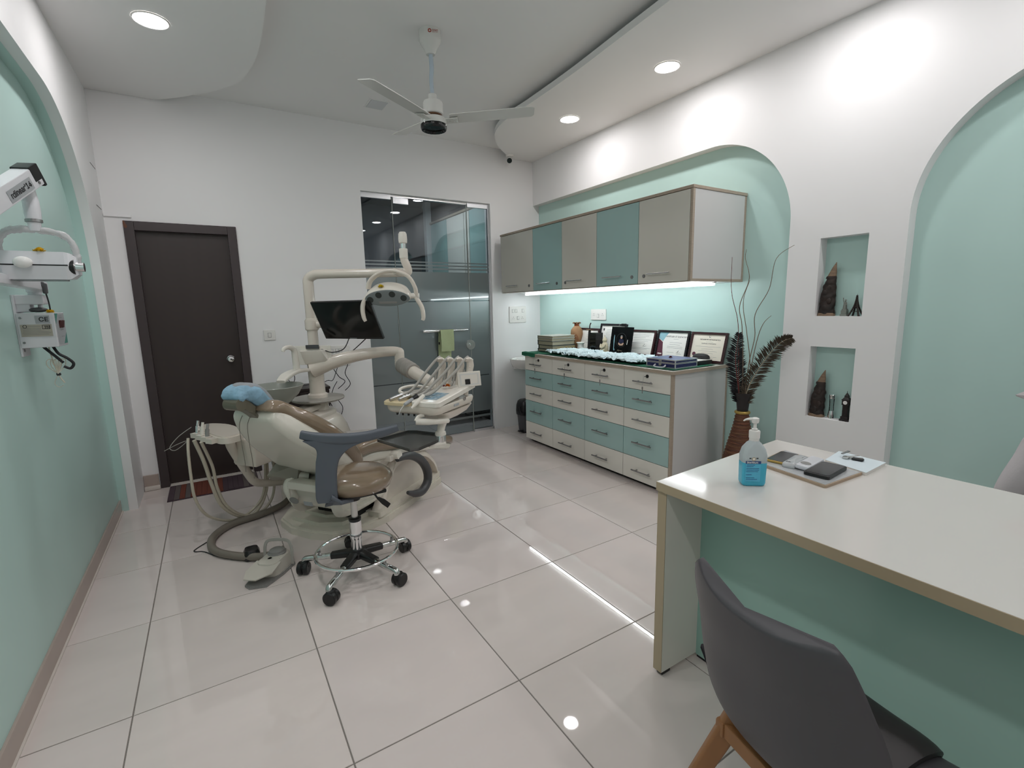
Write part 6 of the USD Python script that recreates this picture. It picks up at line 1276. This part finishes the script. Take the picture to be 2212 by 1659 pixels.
obj(cv_, 'dark_foot', lathe([(0.031, 0.0), (0.035, 0.006), (0.0405, 0.045), (0.045, 0.066), (0.044, 0.067)], 36), 'clay_dark', 50)
cu_ = thing('porcelain_pot', 'small white porcelain pot with a wide rim in front of the clay vase', 'pot', (4.05, 2.930, CT + 0.008))
obj(cu_, 'pot', lathe([(0.030, 0), (0.033, 0.003), (0.0335, 0.02), (0.029, 0.05), (0.030, 0.068), (0.042, 0.080), (0.044, 0.084), (0.040, 0.085), (0.027, 0.070), (0.025, 0.02)], 36), 'porcelain', 50)
obj(cu_, 'inside', disc((0, 0, 0.064), 0.028, 0.002, 'z', 24), 'porcelain')
tr = thing('curing_light', 'slim black upright hand tool with a hooked tip standing in a black base', 'tool', (4.11, 2.865, CT + 0.008))
obj(tr, 'base', cat(bx(-0.045, 0.045, -0.06, 0.045, 0, 0.012, 0.005), bx(-0.03, 0.03, -0.03, 0.03, 0.012, 0.03, 0.008)), 'black', 30)
obj(tr, 'handle', tube([(0, 0, 0.02), (0, 0.001, 0.10), (0, 0.0, 0.17), (0, -0.001, 0.215)], [0.022, 0.017, 0.014, 0.009], 16), 'black')
obj(tr, 'light_tip', tube([(0, -0.001, 0.21), (0, -0.002, 0.235), (0, -0.006, 0.255), (0, -0.018, 0.272)], [0.006, 0.005, 0.005, 0.006], 10), 'black')
obj(tr, 'eye_shield', rot(disc((0, 0, 0.205), 0.033, 0.003, 'z', 24), [0, 1, 0], 12, (0, 0, 0.205)), 'clay', label='small orange eye shield')
bk = thing('black_box', 'tall narrow black box standing beside the black framed board', 'box', (4.08, 2.735, CT + 0.006))
obj(bk, 'box_body', bx(-0.045, 0.045, -0.042, 0.042, 0, 0.185, 0.003), 'black_gloss', 25)
obj(bk, 'box_lid', bx(-0.046, 0.046, -0.043, 0.043, 0.14, 0.187, 0.003), 'black_gloss', 25)
fg = thing('figurine', 'small cream carved figurine left of the black framed board', 'figurine', (4.05, 2.585, CT + 0.012))
obj(fg, 'figure', cat(hull([(a, b, c) for a in (-0.03, 0.03) for b in (-0.035, 0.035) for c in (0, 0.02)]), lathe([(0.028, 0.018), (0.033, 0.04), (0.030, 0.07), (0.022, 0.09), (0.014, 0.10)], 20), sph((0, 0, 0.118), 0.022, n=2), tube([(-0.02, 0.028, 0.08), (-0.035, 0.02, 0.055), (-0.03, 0, 0.05)], 0.009, 8), tube([(-0.02, -0.028, 0.08), (-0.035, -0.02, 0.055), (-0.03, 0, 0.05)], 0.009, 8), sph((-0.028, 0.018, 0.025), 0.014), sph((-0.028, -0.018, 0.025), 0.014)), 'cream_stone', 50)
obj(fg, 'cap', cat(sph((0.0, 0, 0.136), 0.014, (1, 1, 0.9)), cyl((0, 0, 0.14), (0, 0, 0.165), 0.004, 8)), 'cream_stone')

# framed sheets leaning on the wall
def framed(label, y0, y1, z1, fm, pm, fw=0.017, xb=4.13, xt=4.186, zb=CT + 0.006, inner=None):
    w = y1 - y0; hh = math.hypot(z1 - zb, xt - xb)
    t = thing('framed_certificate', label, 'framed certificate', (xb, y1, zb))
    X = np.array([0, -1.0, 0]); U = np.array([xt - xb, 0, z1 - zb]) / hh; Nn = np.cross(X, U)
    F = lambda m: frame_mesh(m, (0, 0, 0), X, U, Nn)
    obj(t, 'frame', F(ext(sbox(0, 0, w, hh).difference(sbox(fw, fw, w - fw, hh - fw)), 0.018, 'xy', -0.006)), fm, 25)
    obj(t, 'backing', F(bx(0.002, w - 0.002, 0.002, hh - 0.002, -0.006, -0.001)), 'black_matte', False)
    p = obj(t, 'sheet', F(bx(fw - 0.002, w - fw + 0.002, fw - 0.002, hh - fw + 0.002, 0.0, 0.003)), pm, False)
    if inner: inner(t, p, F, w, hh, fw)
    return t
def ln2(F, x0, x1, y, th=0.0018): return F(bx(x0, x1, y, y + th, 0.003, 0.0035))
def lines(spec): 
    def f(t, p, F, w, h, fw):
        obj(p, 'print', cat(*[ln2(F, x0 * w, x1 * w, y * h) for x0, x1, y in spec]), 'print_grey', False, kind='stuff')
    return f
def txt(F, s, hgt, x, y, bold=False): return F(mv(text(s, hgt, 0.0005, bold), [x - text(s, hgt, 0.0005, bold).bounds[:, 0].mean(), y, 0.003]))
framed('dark framed certificate half hidden behind the clay vase', 2.79, 3.095, 1.128, 'wood_frame_dark', 'paper', inner=lines([(0.42, 0.6, 0.8), (0.40, 0.58, 0.72), (0.40, 0.62, 0.64), (0.42, 0.6, 0.5), (0.70, 0.85, 0.78), (0.68, 0.85, 0.6), (0.4, 0.6, 0.36), (0.7, 0.86, 0.42)]))
def c2(t, p, F, w, h, fw):
    obj(p, 'print', cat(*[ln2(F, 0.25 * w, (0.9 - 0.05 * (k % 3)) * w, y * h) for k, y in enumerate(np.linspace(0.80, 0.2, 14))]), 'print_grey', False, kind='stuff')
    obj(p, 'crest', F(bx(0.12 * w, 0.17 * w, 0.76 * h, 0.84 * h, 0.003, 0.0036)), 'print_black', False)
f2 = framed('tall black framed sheet, the tallest, behind the black board', 2.43, 2.775, 1.178, 'frame_black', 'paper', inner=c2)
def c3(t, p, F, w, h, fw):
    obj(p, 'print', cat(*[ln2(F, 0.12 * w, (0.88 - 0.1 * (k % 3)) * w, y * h) for k, y in enumerate((0.82, 0.76, 0.70, 0.62, 0.56, 0.5, 0.3, 0.26))]), 'print_grey', False, kind='stuff')
    obj(p, 'signature', F(tube([(0.62 * w, 0.36 * h, 0.0032), (0.68 * w, 0.46 * h, 0.0032), (0.66 * w, 0.36 * h, 0.0032), (0.74 * w, 0.40 * h, 0.0032)], 0.0009, 5)), 'print_black')
framed('dark red framed certificate just right of the black board', 2.085, 2.43, 1.132, 'wood_frame_dark', 'paper', inner=c3)
def c4(t, p, F, w, h, fw):
    a = fw - 0.001
    obj(p, 'teal_corner', F(ext([(a, h - a), (0.36 * w, h - a), (0.27 * w, 0.78 * h), (0.20 * w, 0.60 * h), (a, 0.72 * h)], 0.0005, 'xy', 0.003)), 'paper_teal', False)
    obj(p, 'plum_corner', F(ext([(a, 0.70 * h), (0.20 * w, 0.57 * h), (0.23 * w, 0.3 * h), (0.27 * w, a), (a, a)], 0.0005, 'xy', 0.003)), 'paper_plum', False)
    obj(p, 'plum_logo', F(bx(0.09 * w, 0.22 * w, 0.14 * h, 0.18 * h, 0.0035, 0.004)), 'paper', False)
    obj(p, 'title', txt(F, 'Certificate of Appreciation', 0.0135, 0.62 * w, 0.76 * h), 'print_black', False)
    obj(p, 'print', cat(ln2(F, 0.52 * w, 0.68 * w, 0.70 * h), *[ln2(F, x0 * w, x1 * w, y * h) for x0, x1, y in ((0.42, 0.8, 0.57), (0.42, 0.75, 0.50), (0.36, 0.84, 0.43), (0.36, 0.84, 0.38), (0.38, 0.6, 0.22), (0.68, 0.84, 0.18))]), 'print_grey', False, kind='stuff')
    obj(p, 'signature', F(tube([(0.68 * w, 0.22 * h, 0.0032), (0.74 * w, 0.30 * h, 0.0032), (0.72 * w, 0.22 * h, 0.0032), (0.79 * w, 0.24 * h, 0.0032)], 0.0009, 5)), 'print_black')
    obj(t, 'gilt_lip', F(ext(sbox(fw - 0.003, fw - 0.003, w - fw + 0.003, h - fw + 0.003).difference(sbox(fw, fw, w - fw, h - fw)), 0.002, 'xy', 0.004)), 'gold', False)
framed('black framed certificate of appreciation with teal and plum corners', 1.745, 2.065, 1.138, 'frame_black', 'paper', inner=c4)
def c5(t, p, F, w, h, fw):
    obj(p, 'title', cat(txt(F, 'INTEGRATED ORTHODONTICS', 0.0085, 0.54 * w, 0.74 * h, True), txt(F, 'Certificate of Participation', 0.0075, 0.52 * w, 0.61 * h)), 'print_black', False)
    obj(p, 'crest', F(cat(ext(Point(0.52 * w, 0.86 * h).buffer(0.008).difference(Point(0.524 * w, 0.87 * h).buffer(0.005)), 0.0005, 'xy', 0.003))), 'print_grey', False)
    obj(p, 'print', cat(*[ln2(F, x0 * w, x1 * w, y * h, 0.0014) for x0, x1, y in ((0.43, 0.63, 0.68), (0.16, 0.86, 0.52), (0.34, 0.66, 0.44), (0.26, 0.78, 0.37), (0.36, 0.68, 0.30), (0.26, 0.40, 0.20), (0.70, 0.80, 0.18))]), 'print_grey', False, kind='stuff')
    obj(p, 'seal', F(ext(Point(0.155 * w, 0.26 * h).buffer(0.015, 20), 0.0008, 'xy', 0.003)), 'paper_plum', False, label='round plum seal')
framed('dark brown framed certificate with a round plum seal, farthest right', 1.415, 1.728, 1.134, 'wood_frame_dark', 'paper_cream', inner=c5)
cp = thing('spring_clip', 'small metal spring clip on the top edge of the tallest black frame', 'clip', (4.178, 2.478, 1.172))
obj(cp, 'clip_body', cat(bx(-0.008, 0.012, -0.03, 0.02, -0.012, 0.012, 0.003)), 'black', 30)
obj(cp, 'clip_lever', tube([(-0.004, 0.02, 0.008), (-0.008, 0.04, 0.004), (-0.008, 0.045, -0.006), (-0.006, 0.02, -0.008)], 0.0022, 6), 'steel')
pb = thing('portrait_board', 'black board printed with a small portrait of a man in a navy shirt', 'poster', (4.045, 2.525, CT + 0.006))
X, U = np.array([0, -1.0, 0]), np.array([0.04, 0, 0.25]); U = U / np.linalg.norm(U); Nn = np.cross(X, U)
PBF = lambda m: frame_mesh(m, (0, 0, 0), X, U, Nn)
obj(pb, 'board', PBF(bx(0, 0.265, 0, 0.252, -0.008, 0, 0.002)), 'black_gloss', 25)
pr_ = lambda nm, poly, mm, lv=0: obj(pb, nm, PBF(ext(poly, 0.0004, 'xy', 0.0 + 0.0004 * lv)), mm, False)
from shapely import affinity as aff
ctr = Point(0.135, 0.135)
pr_('printed_ring', ctr.buffer(0.062, 32).difference(ctr.buffer(0.0605, 32)), 'dark_grey_plastic')
pr_('printed_head', aff.scale(Point(0.135, 0.160).buffer(0.0125), 1, 1.2), 'skin', 1)
pr_('printed_hair', aff.scale(Point(0.135, 0.170).buffer(0.012), 1, 0.6), 'print_grey', 2)
pr_('printed_shirt', Polygon([(0.125, 0.146), (0.145, 0.146), (0.165, 0.135), (0.168, 0.108), (0.105, 0.108), (0.108, 0.135)]), 'navy', 1)
pr_('printed_arms', Polygon([(0.102, 0.112), (0.135, 0.100), (0.165, 0.113), (0.172, 0.105), (0.160, 0.088), (0.125, 0.085), (0.103, 0.096)]), 'skin', 2)
pr_('printed_tool', Polygon([(0.045, 0.18), (0.050, 0.175), (0.056, 0.06), (0.066, 0.045), (0.060, 0.035), (0.050, 0.045), (0.040, 0.15)]), 'paper_teal', 1)
pr_('printed_tube', Polygon([(0.205, 0.095), (0.212, 0.098), (0.216, 0.14), (0.210, 0.142)]), 'paper', 1)
obj(pb, 'printed_signature', PBF(tube([(0.10, 0.035, 0.0003), (0.112, 0.048, 0.0003), (0.118, 0.034, 0.0003), (0.13, 0.044, 0.0003), (0.15, 0.036, 0.0003), (0.16, 0.04, 0.0003)], 0.0008, 5)), 'pad_beige')
obj(pb, 'board_stand', mv(bx(0.02, 0.09, -0.17, -0.09, -0.0005, 0.006), (0, 0, 0)), 'black', False)
# blue aluminium case, tablet and pouch
al = thing('aluminium_case', 'blue case with aluminium edges and a front catch on the chest top', 'case', (3.655, 1.455, CT + 0.006))
cx, cy, cz = 0.235, 0.262, 0.062
obj(al, 'shell', bx(0.002, cx - 0.002, 0.002, cy - 0.002, 0.001, cz - 0.002), 'case_blue', False)
obj(al, 'lid_panel', bx(0.010, cx - 0.010, 0.010, cy - 0.010, cz - 0.003, cz - 0.0005), 'case_top', False)
for z0, z1 in ((0.0, 0.008), (0.031, 0.036), (0.038, 0.043), (cz - 0.008, cz)):
    obj(al, 'edge_band', ext(sbox(0, 0, cx, cy).difference(sbox(0.009, 0.009, cx - 0.009, cy - 0.009)), z1 - z0, 'xy', z0), 'aluminium', 25)
for x in (0, cx - 0.008):
    for y in (0, cy - 0.008): obj(al, 'corner_post', bx(x - 0.0005, x + 0.0085, y - 0.0005, y + 0.0085, 0, cz + 0.0005, 0.003), 'aluminium', 25)
obj(al, 'catch', cat(bx(-0.005, 0.002, cy / 2 - 0.012, cy / 2 + 0.012, 0.018, 0.054, 0.002), bx(-0.008, -0.003, cy / 2 - 0.008, cy / 2 + 0.008, 0.015, 0.036, 0.002)), 'steel', 25)
obj(al, 'carry_handle', tube([(0.0, 0.175, 0.020), (-0.018, 0.172, 0.008), (-0.022, 0.13, 0.004), (-0.018, 0.088, 0.008), (0.0, 0.085, 0.020)], 0.006, 8), 'device_white')
tb = thing('tablet', 'black flat device with a white top lying behind the blue case', 'tablet', (3.925, 1.48, CT + 0.006))
obj(tb, 'tablet_body', bx(0, 0.17, 0, 0.24, 0, 0.030, 0.004), 'black', 30)
obj(tb, 'white_top', bx(0.006, 0.164, 0.006, 0.234, 0.030, 0.034, 0.0015), 'paper', 25, label='white top sheet')
po = thing('black_pouch', 'small black domed pouch in front of the plum seal certificate', 'pouch', (4.07, 1.56, CT + 0.042))
obj(po, 'pouch_body', loft([[(x * s, y * s, z) for x, y in rrect(0.075, 0.135, 0.035, 6)] for z, s in ((-0.0015, 0.98), (0.006, 1.0), (0.020, 0.92), (0.030, 0.72), (0.035, 0.4))]), 'black_matte', 60)
obj(po, 'pouch_zip', torus((0, 0, 0), 1.0, 0.02, 40, 6) if False else loft([[(x * s, y * s, z) for x, y in rrect(0.075, 0.135, 0.035, 6)] for z, s in ((0.005, 1.0), (0.0065, 1.015), (0.008, 0.995))]), 'dark_grey_plastic', 40)

# ================================================================== things on the desk
DZ = TZ
sb = thing('hand_sanitiser', 'clear pump bottle of bright blue hand sanitiser on the desk corner', 'bottle', (2.478, 0.160, DZ), rz=-38)
stage.GetPrimAtPath(sb).CreateAttribute('xformOp:scale', Sdf.ValueTypeNames.Float3).Set(Gf.Vec3f(0.9, 0.9, 0.9)); UsdGeom.Xformable(stage.GetPrimAtPath(sb)).SetXformOpOrder([UsdGeom.XformOp(stage.GetPrimAtPath(sb).GetAttribute('xformOp:' + k)) for k in ('translate', 'rotateZ', 'scale')])
def bring(z, w, d, r, n=5): return np.array([(x, y, z) for x, y in rrect(w, d, r, n)])
def bsec(z): return bring(z, *{0: (0.076, 0.052, 0.012)}.get(0))
obj(sb, 'bottle_body', loft([bring(0.0905, 0.088, 0.058, 0.014), bring(0.118, 0.088, 0.058, 0.014), bring(0.142, 0.076, 0.054, 0.016), bring(0.162, 0.050, 0.046, 0.02), bring(0.166, 0.040, 0.040, 0.019), bring(0.172, 0.034, 0.034, 0.0165)]), 'bottle_clear', 40, label='clear upper half of the bottle')
obj(sb, 'blue_gel', loft([bring(0.0, 0.072, 0.044, 0.012), bring(0.003, 0.080, 0.052, 0.013), bring(0.012, 0.086, 0.056, 0.014), bring(0.075, 0.088, 0.058, 0.014), bring(0.0905, 0.088, 0.058, 0.014)]), 'gel_blue', 40, label='bright blue gel filling the lower half')
obj(sb, 'neck_ring', lathe([(0.0165, 0.170), (0.0175, 0.172), (0.0175, 0.180), (0.019, 0.181), (0.0195, 0.206), (0.018, 0.209), (0.011, 0.210)], 28), 'white_plastic', 40)
obj(sb, 'pump_stem', lathe([(0.010, 0.209), (0.0105, 0.216), (0.006, 0.218), (0.0055, 0.240)], 20), 'white_plastic', 40)
obj(sb, 'pump_head', cat(lathe([(0.007, 0.236), (0.012, 0.239), (0.0135, 0.248), (0.013, 0.256), (0.006, 0.259)], 24), sweep(rrect(0.010, 0.016, 0.004), [(0.0, 0.0, 0.251), (-0.016, 0.004, 0.252), (-0.030, 0.008, 0.249), (-0.038, 0.010, 0.243)], k=4, up=(0, 0, 1), scale=[1.1, 0.9, 0.6, 0.4])), 'white_plastic', 45)
fx = np.array([-0.0448, 0, 0]) ; 
lbF = lambda m, lv=0: frame_mesh(m, (0, -0.0295 - 0.0003 * lv, 0), (1, 0, 0), (0, 0, 1), (0, -1, 0))
lbl = obj(sb, 'front_label', lbF(bx(-0.036, 0.018, 0.020, 0.088, 0, 0.0003)), 'label_blue', False)
obj(lbl, 'brand_band', lbF(bx(-0.036, 0.018, 0.089, 0.099, 0, 0.0004), 0), 'label_navy', False)
obj(lbl, 'brand_text', lbF(mv(text('Sterillium', 0.0068, 0.0003, True), [-0.033, 0.0908, 0]), 2), 'paper', False)
obj(lbl, 'emblem', lbF(ext(Point(-0.008, 0.107).buffer(0.0065).difference(Point(-0.008, 0.107).buffer(0.005)), 0.0004)), 'gold', False)
obj(lbl, 'emblem_disc', lbF(ext(Point(-0.008, 0.107).buffer(0.0048), 0.0003)), 'paper', False)
obj(lbl, 'emblem_wing', lbF(cat(bx(-0.024, -0.017, 0.108, 0.1115, 0, 0.0004), bx(0.001, 0.008, 0.108, 0.1115, 0, 0.0004))), 'print_black', False, kind='stuff')
obj(lbl, 'label_print', lbF(cat(*[bx(-0.033, -0.033 + w_, z, z + 0.0016, 0, 0.0003) for w_, z in ((0.03, 0.083), (0.025, 0.078), (0.045, 0.070), (0.045, 0.064), (0.042, 0.058), (0.02, 0.046), (0.03, 0.034), (0.04, 0.028))]), 1), 'label_navy', False, kind='stuff')
fo2 = thing('leather_folder', 'tan leather folder lying on the desk beside the sanitiser bottle', 'folder', (2.768, 0.142, DZ))
fpoly = Polygon([(2.684, 0.262), (2.640, 0.004), (2.862, -0.006), (2.905, 0.280)]).buffer(0.006)
obj(fo2, 'folder_board', mv(cat(ext(fpoly, 0.010, 'xy', 0)), (-2.768, -0.142, 0)), 'leather_tan', 25)
obj(fo2, 'plastic_sleeve', mv(ext(fpoly.buffer(-0.004), 0.0008, 'xy', 0.0102), (-2.768, -0.142, 0)), 'clear_film', False)
FT = DZ + 0.0112
def phone(label, loc, rz, body, L_=0.155, w=0.075, th=0.009):
    t = thing('phone', label, 'phone', loc, rz=rz)
    obj(t, 'phone_body', loft([bring(z, L_ - 2 * i, w - 2 * i, 0.010) for z, i in ((0, 0.002), (0.002, 0.0), (th - 0.002, 0.0), (th, 0.002))]), body, 40)
    obj(t, 'phone_screen', loft([bring(z, L_ - 0.010, w - 0.008, 0.008) for z in (th, th + 0.0008)]), 'phone_glass', 40)
phone('gold edged phone lying on the left part of the tan folder', (2.790, 0.226, FT), 8, 'gold', 0.15, 0.072, 0.009)
phone('thick black phone lying on the right part of the tan folder', (2.765, 0.062, FT), 5, 'black', 0.165, 0.082, 0.013)
pk = thing('plastic_packet', 'flat clear plastic packet with dark contents between the phones', 'packet', (2.775, 0.172, FT), rz=9)
pm = loft([bring(z, 0.15 * s, 0.046 * s, 0.012) for z, s in ((0, 0.97), (0.006, 1.0), (0.014, 0.93), (0.018, 0.75))]); pvv = np.asarray(pm.vertices)
obj(pk, 'film', trimesh.Trimesh(pvv + [0, 0, 1] * ((meshkit.fbm(pvv * 50, 3, 2) - 0.5) * 0.006 * (pvv[:, 2] > 0.004))[:, None], pm.faces, process=False), 'clear_film', 50)
obj(pk, 'contents', bx(-0.055, 0.055, -0.015, 0.015, 0.015, 0.0175, 0.001), 'dark_grey_plastic', False)
dv = thing('white_device', 'small white wrapped device with a round pad leaning on the black phone', 'device', (2.785, 0.126, FT), rz=6)
obj(dv, 'device_body', rot(bx(-0.075, 0.075, -0.024, 0.024, 0.002, 0.020, 0.008), [1, 0, 0], 4), 'device_white', 40)
obj(dv, 'round_pad', rot(ext(Point(-0.038, 0).buffer(0.017, 20), 0.0012, 'xy', 0.0196), [1, 0, 0], 4), 'mid_grey', False)
npd = thing('notepad', 'pale blue-white notepad at the far right end of the tan folder', 'notepad', (2.965, 0.055, DZ))
npoly = Polygon([(2.868, -0.022), (3.046, -0.014), (3.060, 0.150), (2.905, 0.128)])
obj(npd, 'pages', mv(ext(npoly, 0.011, 'xy', 0.0), (-2.965, -0.055, 0)), 'paper', False)
obj(npd, 'top_page', mv(ext(aff.translate(npoly.buffer(0.001), 0.001, 0), 0.0008, 'xy', 0.0112), (-2.965, -0.055, 0)), 'paper_blue', False)
ky = thing('key_bunch', 'bunch of silver keys with a dark clip on the notepad', 'keys', (2.985, 0.085, DZ + 0.0122))
obj(ky, 'key_blade', mv(bx(-0.004, 0.052, -0.004, 0.004, 0.006, 0.009), (0, 0.02, 0.008)), 'dark_steel', False)
for k in range(3): obj(ky, 'key', rot(cat(bx(0.0, 0.05, -0.004, 0.004, 0.001 + 0.003 * k, 0.003 + 0.003 * k, 0.001), ext(Point(-0.008, 0).buffer(0.011).difference(Point(-0.010, 0).buffer(0.004)), 0.002, 'xy', 0.001 + 0.003 * k)), [0, 0, 1], -70 + 24 * k), 'silver_key', 25)
obj(ky, 'fob', rot(bx(-0.05, -0.012, -0.011, 0.011, 0.0, 0.009, 0.004), [0, 0, 1], 100), 'black', 30)

# ================================================================== beyond the glass
tl = thing('trolley', 'low dark trolley on castors seen dimly through the glass front', 'trolley', (3.40, 4.55, 0))
obj(tl, 'shelf', cat(bx(-0.30, 0.30, -0.22, 0.22, 0.14, 0.17, 0.006)), 'black', 30)
obj(tl, 'cabinet', bx(-0.05, 0.29, -0.15, 0.21, 0.262, 0.42, 0.006), 'black', 30)
obj(tl, 'shelf', bx(-0.30, 0.30, -0.22, 0.22, 0.24, 0.262, 0.006), 'mid_grey', 30)
for x in (-0.26, 0.26):
    for y in (-0.18, 0.18):
        obj(tl, 'post', bx(x - 0.012, x + 0.012, y - 0.012, y + 0.012, 0.06, 0.24, 0.002), 'mid_grey', 30)
        obj(tl, 'castor', cat(bx(x - 0.02, x + 0.02, y - 0.02, y + 0.02, 0.03, 0.14, 0.006), disc((x - 0.014, y, 0.03), 0.030, 0.028, 'x', 18)), 'black', 30)
tw_ = thing('hand_towel', 'green hand towel folded over the chrome bar of the glass door', 'towel', (3.02, 3.825, 1.13))
ty_ = []
for i in range(26):
    f = i / 25.0
    if f < 0.46: y, z = -0.0165 - 0.004 * math.sin(9 * f), -0.21 + 0.21 * f / 0.46
    elif f < 0.54: a = PI * (f - 0.46) / 0.08; y, z = 0.010 - 0.0265 * math.cos(a), 0.0 + 0.0165 * math.sin(a)
    else: y, z = 0.0365 + 0.003 * math.sin(9 * f), -0.30 * (f - 0.54) / 0.46
    sh = 0.012 * (1 if f > 0.54 else 0) * (f - 0.54) * 2
    ty_.append(np.array([(x - sh, y + t + 0.004 * math.sin(34 * x + 5 * f), z) for x, t in [(-0.072 + 0.144 * q / 15, -0.003) for q in range(16)] + [(0.072 - 0.144 * q / 15, 0.003) for q in range(16)]]))
obj(tw_, 'towel', loft(ty_), 'towel_green', 50)
obj(tw_, 'towel_label', mv(bx(-0.076, -0.066, 0.032, 0.041, -0.14, -0.115), (0, 0, 0)), 'black', False)
